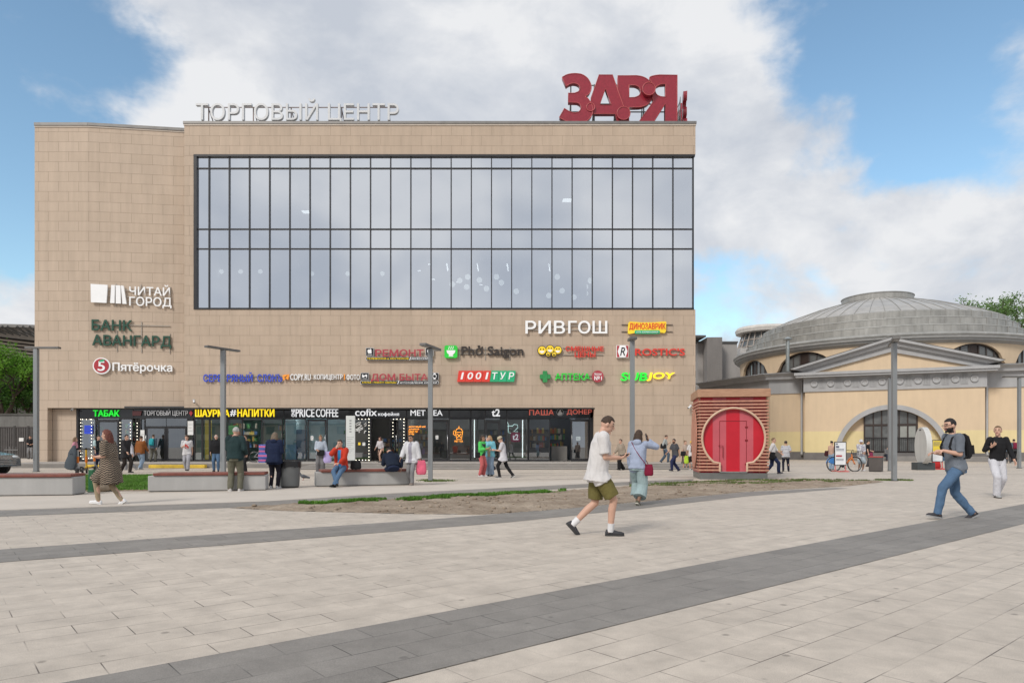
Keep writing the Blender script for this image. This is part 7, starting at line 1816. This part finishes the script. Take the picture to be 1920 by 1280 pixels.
# 12: woman in white jacket with a pink bag
P = {**walk(.34, 1), 'armL': ('to', (.30, .05, .86)), 'armR': ('hang', 6, 20, 22), 'head': (-5, 12)}
r_, J, W, RM, s, up = person('person in an open white jacket and grey trousers walking with a pink bag', 773, 909, 1.68, -14, P, 'b', ('jacket', [C('white_jacket', (.60, .60, .62), .6), C('lilac_grey', (.30, .29, .34))], .80, 1.9, .045, .05, 'collar', lambda q, J, c: 1 if abs(q.x) < .06 and q.y < -.08 else 0), ('trousers', GREYT, 'trousers'), ((.25, .2, .17), (.2, .2, .2)), ('short', HB), 1.0)
bag('pink patterned plastic bag carried by the walker in the white jacket', W((.34, -.05, .60)), .34, .46, .14, C('pink_bag', (.62, .12, .19), .7, .3), None, -10, 'plastic_bag')
# 13-16: the group before the phone shop
def vest(q, J, c): return 1 if abs(q.x) < .15 and q.z < 1.40 and (c - J['elL']).length > .2 and (c - J['elR']).length > .2 and (c - J['wrL']).length > .16 and (c - J['wrR']).length > .16 else 0
r_, J, W, RM, s, up = person('person with bright green sleeves and coral trousers in the chatting group', 903, 893, 1.70, 62, {'armL': ('to', (.12, .30, 1.22)), 'armR': ('to', (-.12, .28, 1.18)), 'head': (0, 8)}, 'b', ('sweatshirt', [C('neon_green', (.10, .60, .13)), DGREY], .90, 1.92, .03, .0, None, vest), ('trousers', C('coral', (.52, .13, .13)), 'loose'), ((.55, .5, .5), (.6, .6, .6)), ('bob', HB), 1.02, female=True)
bag('black shoulder bag on the person in coral trousers', W((-.19, .05, .92)), .26, .22, .10, BLK, [W(up(p)) for p in ((-.19, .05, 1.0), (-.15, .12, 1.25), (-.10, .05, 1.48), (-.14, -.10, 1.3), (-.19, .0, 1.0))])
person('blonde woman in a turquoise jacket and wide pale jeans in the chatting group', 919, 892, 1.70, -20, {'armL': ('to', (.14, .24, 1.12)), 'armR': ('to', (-.14, .28, 1.22)), 'head': (-20, 4)}, 'a', ('jacket', [C('turquoise', (.20, .50, .60)), C('beige_knit', (.42, .31, .25))], .84, 1.95, .04, .0, 'collar', lambda q, J, c: 1 if abs(q.x) < .06 and q.y < -.07 and q.z < 1.25 else 0), ('jeans', LJEAN, 'wide'), ((.04, .04, .04), (.04, .04, .04)), ('long', hairm('blonde', (.42, .25, .11))), 1.0, female=True)
P = {'feet': {'L': (.07, .14, 0, 0), 'R': (-.07, -.44, .05, 40)}, 'pelvis': (0, .0, .885), 'lean': 5, 'armL': ('to', (.08, .36, 1.14)), 'armR': ('to', (-.08, .36, 1.14)), 'head': (0, 22)}
r_, J, W, RM, s, up = person('person in a beige cap, white t-shirt and black trousers walking left past the group', 943.5, 895.5, 1.70, -90, P, 'a', ('t_shirt', C('white_tee2', (.55, .54, .57)), .72, .9, .03, .02), ('trousers', BLK, 'trousers'), ((.1, .1, .1), (.5, .5, .5)), ('short', HB), 1.0, hat=('cap', C('beige_cap', (.42, .37, .27))))
phone('phone in the hand of the walker in the beige cap', J, W, RM, 'L')
person('dark dressed walker hidden behind the chatting group, orange at the shoulder', 919, 881, 1.80, -80, walk(.55, -1), 'a', ('jacket', [DGREY, C('orange', (.60, .14, .03))], .88, 1.95, .03, .0, None, lambda q, J, c: 1 if q.x > .10 and q.z > 1.2 else 0), ('trousers', C('dark_blue_trousers', (.025, .032, .05)), 'trousers'), ((.02, .02, .02), (.4, .4, .4)), ('short', HD), 1.0)
# 17-26: by the left shops
person('bald man in a black jacket and jeans standing behind the lamp post', 405.5, 884, 1.82, 12, {'armR': ('hang', 5, 12), 'head': (10, 2)}, 'a', ('jacket', BLK, .86, 1.9, .036, .0, 'collar'), ('jeans', JEAN, 'trousers'), ((.05, .05, .05), (.05, .05, .05)), ('bald', HG), 1.12)
def blot(q, J, c): return 1 if abs(q.x - .02) < .085 and q.y < -.08 and 1.10 < q.z < 1.34 and pnoise(Vector((q.x*16, 0, q.z*16))) > -.05 else 0
P = {**walk(.36, 1), 'armR': ('to', (-.12, .24, 1.18)), 'head': (0, 8)}
person('walker in a white t-shirt with a red print and pale grey trousers', 351, 882, 1.86, 14, P, 'a', ('t_shirt', [C('white_tee3', (.58, .57, .58)), C('red_print', (.52, .06, .05))], .80, .9, .03, .01, None, blot), ('trousers', C('pale_grey_trousers', (.36, .36, .39)), 'loose'), ((.05, .05, .05), (.1, .1, .1)), ('curly', HB), 1.04)
person('man in a rust brown jacket and pale jeans walking away by the yellow kerb', 262.5, 880, 1.84, 172, walk(.34, 1), 'a', ('jacket', C('rust', (.24, .085, .025)), .86, 1.92, .034), ('jeans', LJEAN, 'loose'), ((.45, .45, .45), (.5, .5, .5)), ('crew', HB), 1.06)
r_, J, W, RM, s, up = person('person with a teal backpack going into the shopping centre entrance', 286, 0, 1.80, 176, walk(.3, -1), 'a', ('jacket', C('steel_blue', (.06, .09, .12)), .88, 1.9, .03), ('trousers', C('khaki_grey', (.11, .105, .085)), 'loose'), ((.06, .06, .06), (.06, .06, .06)), ('crew', HB), 1.0, lvl=PLAT, Y=44.9)
backpack('teal backpack on the person at the shopping centre entrance', W, up, C('teal_pack', (.03, .30, .34)), .30, .44)
r_, J, W, RM, s, up = person('girl in a pink top standing behind the guitar case and the scooters', 140, 880.5, 1.72, 110, {'armR': ('to', (-.16, .2, 1.05)), 'head': (10, 0)}, 'a', ('top', C('pink', (.52, .24, .30)), .86, 1.4, .03), ('trousers', DGREY, 'trousers'), ((.05, .05, .05), (.05, .05, .05)), ('bob', HL), 1.0, female=True)
g = MB(); q = MB(); loft(q, [((0, 0, -.60), .13, .06), ((0, 0, -.54), .24, .085), ((0, 0, -.30), .26, .09), ((0, 0, -.02), .19, .085), ((0, 0, .15), .20, .08), ((0, 0, .30), .15, .075), ((0, 0, .42), .09, .06), ((0, 0, .52), .07, .05)], 16)
me = remesh(q, .02, 2, 'guitar_case'); m_ = Matrix.Rotation(R(12), 3, 'Y'); pc = Vector((gpos(135, 888).x, gpos(135, 888).y, .78)); g.raw([pc + m_ @ v.co for v in me.vertices], [tuple(p.vertices) for p in me.polygons], 0, True)
g.tube([pc + m_ @ Vector((x, -.095, z)) for x, z in ((-.05, .1), (-.05, .14), (.05, .14), (.05, .1))], .012, 5)
item('guitar_case', 'dark blue grey guitar case propped up in front of the girl in pink', 'case', g, C('case_blue_grey', (.075, .09, .105), .3), loc=pc)
r_, J, W, RM, s, up = person('man in black t-shirt and dark trousers by the tobacco shop door', 184, 879, 1.84, 60, {'armL': ('hang', 15, 25), 'armR': ('hang', 5, 15), 'head': (0, 4)}, 'a', ('t_shirt', [C('black_green', (.012, .02, .022)), C('light_sleeve', (.40, .52, .52))], .86, .9, .03, .0, None, lambda q, J, c: 1 if q.x < -.17 else 0), ('trousers', NAVY, 'loose'), ((.05, .05, .06), (.3, .3, .3)), ('short', HD), 1.1)
backpack('black backpack on the man in the black t-shirt by the tobacco shop', W, up, BLK)
r_, J, W, RM, s, up = person('person in a dark hooded coat right behind the woman in the patterned tunic', 234, 886, 1.84, 75, walk(.4, 1), 'a', ('coat', C('charcoal_coat', (.03, .029, .031), .6), .72, 1.92, .04, .02, 'hood'), ('trousers', C('brown_black', (.03, .024, .021)), 'loose'), ((.03, .03, .03), (.05, .05, .05)), ('short', HD), 1.06)
person('person in a white shirt and grey trousers striding left behind the dark hooded coat', 247, 881, 1.66, -70, walk(.5, 1), 'a', ('shirt', C('shirt_white', (.56, .55, .60)), .82, 1.9, .03), ('trousers', GREYT, 'trousers'), ((.3, .3, .3), (.3, .3, .3)), ('short', HB), 1.0)
r_, J, W, RM, s, up = person('man in a black t-shirt and grey trousers standing by the dark fence gate', 57, 0, 1.82, 20, {'armR': ('to', (-.1, .24, 1.12)), 'armL': ('to', (.12, .22, 1.08)), 'head': (0, 12)}, 'a', ('t_shirt', BLK, .88, .85, .022), ('trousers', C('grey_trousers2', (.20, .20, .205)), 'loose'), ((.03, .03, .03), (.03, .03, .03)), ('crew', HB), 1.02, lvl=PLAT, Y=54)
person('man in a light blue shirt and jeans at the kebab counter', 437, 0, 1.80, 60, {'head': (0, 6)}, 'a', ('shirt', C('sky_shirt', (.32, .40, .52)), .86, 1.3, .03), ('jeans', JEAN, 'trousers'), ((.05, .05, .05), (.3, .3, .3)), ('crew', HB), 1.0, lvl=PLAT, Y=44.3)
# 27-31: by the steps on the right
person('person in beige jacket and wide black trousers, half hidden behind the hoodie woman', 1166, 881, 1.66, -60, walk(.45, 1), 'a', ('jacket', C('beige_jacket', (.30, .25, .20)), .84, 1.92, .04), ('trousers', BLK, 'wide'), ((.03, .03, .03), (.03, .03, .03)), ('short', HB), 1.08, female=True)
r_, J, W, RM, s, up = person('walker in a pale grey top with a black shoulder bag by the wall', 1245, 0, 1.74, 70, {**walk(.5, -1), 'armL': ('to', (.1, .3, 1.2)), 'head': (0, 15)}, 'a', ('top', C('sage_grey', (.36, .38, .37)), .88, 1.4, .03), ('jeans', C('blue_jeans2', (.07, .10, .14)), 'loose'), ((.03, .03, .03), (.4, .4, .4)), ('short', HB), 1.0, lvl=PLAT, Y=42.2)
bag('black shoulder bag on the walker in the pale grey top', W((-.2, .02, 1.02)), .36, .30, .12, BLK, [W(up(p)) for p in ((-.2, .02, 1.15), (-.1, .13, 1.3), (.06, .04, 1.48), (-.06, -.14, 1.3), (-.2, -.04, 1.15))])
person('bearded man in a dark grey t-shirt and navy jeans walking left near the steps', 1267, 883, 1.68, -70, {**walk(.55, 1), 'head': (0, 5)}, 'b', ('t_shirt', C('dark_tee', (.07, .072, .08)), .84, .9, .03), ('jeans', C('navy_jeans', (.022, .028, .075)), 'loose'), ((.03, .03, .05), (.2, .2, .2)), ('crew', HD), 1.06, beard=True)
r_, J, W, RM, s, up = person('woman in a beige top and dark skirt left of the kiosk', 1284, 879, 1.56, 30, {'head': (0, 5)}, 'a', ('top', C('beige_top', (.42, .33, .27)), .90, .8, .02), ('skirt', C('brown_skirt', (.10, .08, .07)), 'skirt', .35), ((.3, .25, .2), (.3, .3, .3)), ('bun', HL), 1.0, female=True)
bag('black bag at the side of the woman in the beige top', W((-.2, -.08, .95)), .30, .26, .12, BLK)
r_, J, W, RM, s, up = person('person in a yellow hat, white t-shirt and black shorts beside the kiosk', 1297.5, 881, 1.54, 185, {'armL': ('hang', 10, 20, 16)}, 'b', ('t_shirt', WT, .84, .9, .03), ('shorts', BLK, 'short_wide'), ((.5, .5, .5), (.5, .5, .5)), ('short', HB), 1.0, hat=('bucket', C('yellow_hat', (.65, .40, .06))))
backpack('black backpack on the person in the yellow hat', W, up, BLK, .26, .36); bag('lime green bag held by the person in the yellow hat', W((.30, -.1, .62)), .24, .40, .12, C('lime_bag', (.40, .58, .05)), None, 0, 'plastic_bag')
# 32-40: on the right of the kiosk
person('man in white shirt, black jumper at the waist, half hidden by the kiosk', 1446.5, 888, 1.70, 70, walk(.62, -1), 'a', ('shirt', [WT, BLK], .76, 1.3, .03, .02, None, lambda q, J, c: 1 if q.z < 1.08 else 0), ('trousers', C('navy_trousers', (.025, .035, .085)), 'loose'), ((.03, .03, .06), (.2, .2, .2)), ('crew', HL), 1.0)
def stripes(q, J, c): return 1 if math.sin(q.z*95) > .35 else 0
person('man in a grey and white striped shirt and black trousers seen from behind', 1473.5, 883.5, 1.50, 168, {'feet': {'L': (.14, .0, 0, 0), 'R': (-.16, .05, 0, 0)}, 'armL': ('to', (.2, .2, 1.1)), 'armR': ('to', (-.2, .2, 1.1))}, 'a', ('shirt', [C('stripe_white', (.56, .56, .58)), C('stripe_grey', (.20, .20, .24))], .84, .9, .035, .01, None, stripes), ('trousers', C('ink_trousers', (.015, .017, .03)), 'trousers'), ((.02, .02, .02), (.02, .02, .02)), ('short', HB), 1.12, hat=('cap', C('dark_cap', (.05, .04, .04))))
r_, J, W, RM, s, up = person('woman in a beige sleeveless top and jeans standing behind the rental bicycle', 1558.5, 881, 1.52, 120, {'armR': ('hang', 20, 30), 'head': (0, 10)}, 'a', ('top', C('nude_top', (.45, .30, .23)), .92, .0, .014), ('jeans', LJEAN, 'loose'), ((.3, .3, .3), (.3, .3, .3)), ('bun', HD), 1.04, female=True)
bag('dark brown shoulder bag of the woman behind the rental bicycle', W((.2, .05, 1.0)), .34, .28, .14, C('brown_bag', (.05, .015, .018)))
def patch(q, J, c): return 1 if pnoise(Vector((c.x*11, c.y*11, c.z*11))) > .12 else 0
person('person in a white bucket hat, pale patterned shirt and denim shorts', 1614, 882.5, 1.58, 5, {'armL': ('to', (.08, .26, 1.0)), 'armR': ('to', (-.08, .26, 1.02)), 'head': (10, 0)}, 'b', ('shirt', [C('pale_shirt', (.52, .52, .54)), C('lilac_patch', (.33, .33, .40))], .84, 1.6, .045, .02, None, patch), ('shorts', C('pale_denim', (.40, .46, .50)), 'short_wide', .56), ((.62, .62, .63), (.65, .65, .65)), ('none', HB), 1.02, hat=('bucket', C('bucket_white', (.52, .52, .56))), glasses=True)
r_, J, W, RM, s, up = person('person in black standing behind the one in the bucket hat', 1626.5, 874.5, 1.58, 60, {'armL': ('to', (.2, .25, 1.05))}, 'a', ('t_shirt', BLK, .88, .8, .02), ('trousers', DGREY, 'trousers'), ((.03, .03, .03), (.03, .03, .03)), ('short', HD), 1.0)
bag('dark pink bag of the person in black behind the bucket hat', W((.0, -.2, .8)), .28, .30, .12, C('plum_bag', (.20, .03, .07)))
SEATED = {'pelvis': (0, 0, .50), 'lean': 26, 'feet': {'L': (.14, .42, .0, 0), 'R': (-.14, .40, .0, 0)}, 'kneeL': (.15, -1, .6), 'kneeR': (-.15, -1, .6), 'armL': ('to', (.08, .48, .66)), 'armR': ('to', (-.08, .48, .64)), 'head': (0, 20)}
LEDGE = M('ledge_stone', (.22, .21, .20), .8, 0, .12, 2)
g = MB(); g.box(-3.0, 7.5, -20.2, -18.2, .0, .40); g.build('step_ledge', LEDGE, RR, False, .02)
person('person in a grey top and dark trousers sitting bent over on the stone ledge', 1660.5, 0, 1.72, 5, SEATED, 'a', ('sweatshirt', C('mid_grey_top', (.15, .15, .155)), .90, 1.9, .03), ('trousers', C('dark_blue_trousers', (.025, .032, .05)), 'trousers'), ((.25, .08, .05), (.3, .3, .3)), ('short', HD), 1.0, Y=56.9)
person('person in a white top and jeans sitting on the ledge behind the yellow notice board', 1769, 0, 1.72, -10, SEATED, 'a', ('t_shirt', C('white_tee4', (.58, .57, .58)), .90, .9, .03), ('jeans', JEAN, 'trousers'), ((.6, .6, .6), (.6, .6, .6)), ('short', HB), 1.0, Y=55.3)
bag('red bag on the paving behind the yellow notice board', Vector((gpos(1755, 877.5).x, gpos(1755, 877.5).y, .20)), .5, .40, .28, C('red_bag', (.45, .03, .03)))
r_, J, W, RM, s, up = person('person with a maroon backpack and dark trousers walking away at the right edge', 1902.5, 867, 1.80, 178, walk(.3, 1), 'a', ('jacket', DGREY, .88, 1.9, .03), ('trousers', BLK, 'trousers'), ((.3, .3, .3), (.4, .4, .4)), ('short', HD), 1.0)
backpack('maroon backpack on the person at the right edge', W, up, C('maroon_pack', (.20, .02, .05)), .32, .46)
person('person in a blue grey top standing beyond the young man in the black jumper', 1891, 868.5, 1.74, 150, {}, 'a', ('t_shirt', C('blue_grey_tee', (.10, .13, .17)), .86, .9, .03), ('trousers', DGREY, 'trousers'), ((.2, .2, .2), (.3, .3, .3)), ('short', HB), 1.0)
person('woman in a white blouse and black skirt at the open coffee shop door', 714, 0, 1.60, -30, walk(.35, 1), 'a', ('blouse', C('white_blouse', (.50, .47, .48)), .96, 1.5, .025), ('skirt', BLK, 'skirt', .42), ((.1, .1, .1), (.1, .1, .1)), ('long', HR), 1.0, female=True, lvl=PLAT, Y=43.4)
# ---------------------------------------------------------------- trees
BARK = lmat('bark', (.085, .065, .05), .3, .9, 0, 20)
def tree(name, label, base, height, spread, leafmat, nleaf, leaf, seed, trunk_h=.3, group=None, levels=4, dens=1.0, squash=1.0):
    rnd = random.Random(seed); t = thing(name, label, 'tree', base, 0, group); tips = []
    g = MB()
    def grow(p, d, L, r, lev):
        q = p + d*L; mid = (p + q)/2 + Vector((rnd.uniform(-1, 1), rnd.uniform(-1, 1), rnd.uniform(-.4, .4)))*L*.07
        g.tube([p, mid, q], [r, r*.82, r*.62], 6 if lev > 1 else 9)
        if lev >= 2: tips.append((mid, L*.5, lev)); tips.append((q, L*.55, lev))
        if lev >= levels: return
        n = rnd.choice((3, 4)) if lev < 2 else rnd.choice((2, 3, 3))
        for k in range(n):
            a = 2*math.pi*(k + rnd.uniform(-.3, .3))/n; tilt = rnd.uniform(.45, 1.0) if lev else rnd.uniform(.3, .75)
            u = d.cross(Vector((.3, 1, .2))).normalized(); w = d.cross(u)
            nd_ = (d*math.cos(tilt) + (u*math.cos(a) + w*math.sin(a))*math.sin(tilt)*spread + Vector((0, 0, .12))).normalized()
            grow(q if k else q, nd_, L*rnd.uniform(.58, .82), r*.58, lev + 1)
        if lev and rnd.random() < .8: grow(q, (d + Vector((rnd.uniform(-.3, .3), rnd.uniform(-.3, .3), .1))).normalized(), L*.75, r*.6, lev + 1)
    h0 = height*trunk_h
    grow(Vector((0, 0, 0)), Vector((rnd.uniform(-.06, .06), rnd.uniform(-.06, .06), 1)).normalized(), h0, height*.022, 0)
    zmax = max(p.z for p, _, _ in tips); k = height/zmax*.97
    g.v = [(x*k, y*k, z*k) for x, y, z in g.v]
    g.build('trunk', BARK, t, False)
    c = MB(); wts = [1 + (lev == levels)*1.2 for _, _, lev in tips]
    for i in range(nleaf):
        p, s_, lev = rnd.choices(tips, wts)[0]; s2 = max(.35, s_*k*.42)*dens
        q = p*k + Vector((rnd.gauss(0, s2), rnd.gauss(0, s2), rnd.gauss(0, s2*.75*squash)))
        a = rnd.uniform(0, 6.28); b = rnd.uniform(-.9, .9); n1 = Vector((math.cos(a)*math.cos(b), math.sin(a)*math.cos(b), math.sin(b))); u = n1.cross(Vector((rnd.gauss(0, 1), rnd.gauss(0, 1), rnd.gauss(0, 1)))).normalized()
        L = leaf*rnd.uniform(.6, 1.35); W = L*.42
        c.face([q - n1*L/2, q + u*W/2, q + n1*L/2, q - u*W/2])
    c.build('crown', leafmat, t, False); return t
LF4 = leafy('soft_leaves', (.10, .19, .055), (.20, .32, .11), .45); LF1 = leafy('bright_leaves', (.11, .27, .03), (.22, .44, .06), .45); LF2 = leafy('deep_leaves', (.055, .15, .03), (.12, .25, .05)); LF3 = leafy('mid_leaves', (.06, .13, .03), (.12, .22, .06))
tree('leafy_tree', 'bright green leafy tree at the left edge, above the grey concrete wall', (fx(6, 63.5), 63.5, 0), 10.6, 1.0, LF1, 15000, .24, 11, .22, None, 4, 1.0)
tree('leafy_tree', 'darker green tree between the bright tree and the left corner of the big building', (fx(46, 66.5), 66.5, 0), 8.2, 1.0, LF2, 13000, .24, 5, .22, None, 4, 1.0)
tree('leafy_tree', 'green bushy tree further back, peeping over the left concrete wall beside the far hall', (fx(-45, 70), 70, 0), 10.4, 1.0, LF3, 9000, .26, 21, .25, None, 4, 1.0)
tree('tall_tree', 'tall airy green tree rising behind the right side of the dome', (fx(1868, 112), 112, 0), 25.6, 1.0, LF4, 13000, .42, 31, .40, None, 4, .8)
tree('tall_tree', 'lower thin tree top just left of the tall tree behind the dome', (fx(1795, 118), 118, 0), 27.0, .75, LF4, 6500, .42, 8, .45, None, 4, .75)
# ---------------------------------------------------------------- the other side of the square, seen mirrored in the shop glass
def row_house(x0, x1, h, col, label, floors):
    t = thing('town_house', label, 'building', ((x0+x1)/2, -42, 0)); w = lmat('town_plaster_%d' % int(x0), col, .08, .8)
    g = MB(); g.box(x0, x1, -54, -42, 0, h); g.build('wall', w, t)
    g = MB(); g.box(x0 - .3, x1 + .3, -54.3, -41.6, h + .002, h + .35); g.prism([(-54, h + .36), (-42, h + .36), (-48, h + 2.6)], x0, x1, 'x'); g.build('roof', ROOFM, t)
    n = int((x1 - x0)/3.2)
    for f in range(floors):
        for k in range(n):
            x = x0 + (k + .5)*(x1 - x0)/n; z = .9 + f*h/floors; g = MB(); g.box(x - .75, x + .75, -41.99, -41.93, z, z + h/floors*.55); wdw = g.build('window', PANE, t)
            
row_house(-62, -24, 5.2, (.40, .35, .28), 'low cream town house across the square, left one in the shop glass reflection', 2)
row_house(-23, 12, 4.0, (.26, .23, .21), 'low brown town house across the square, middle one in the shop glass reflection', 1)
row_house(13, 52, 5.8, (.34, .33, .31), 'grey town house across the square, right one in the shop glass reflection', 2)
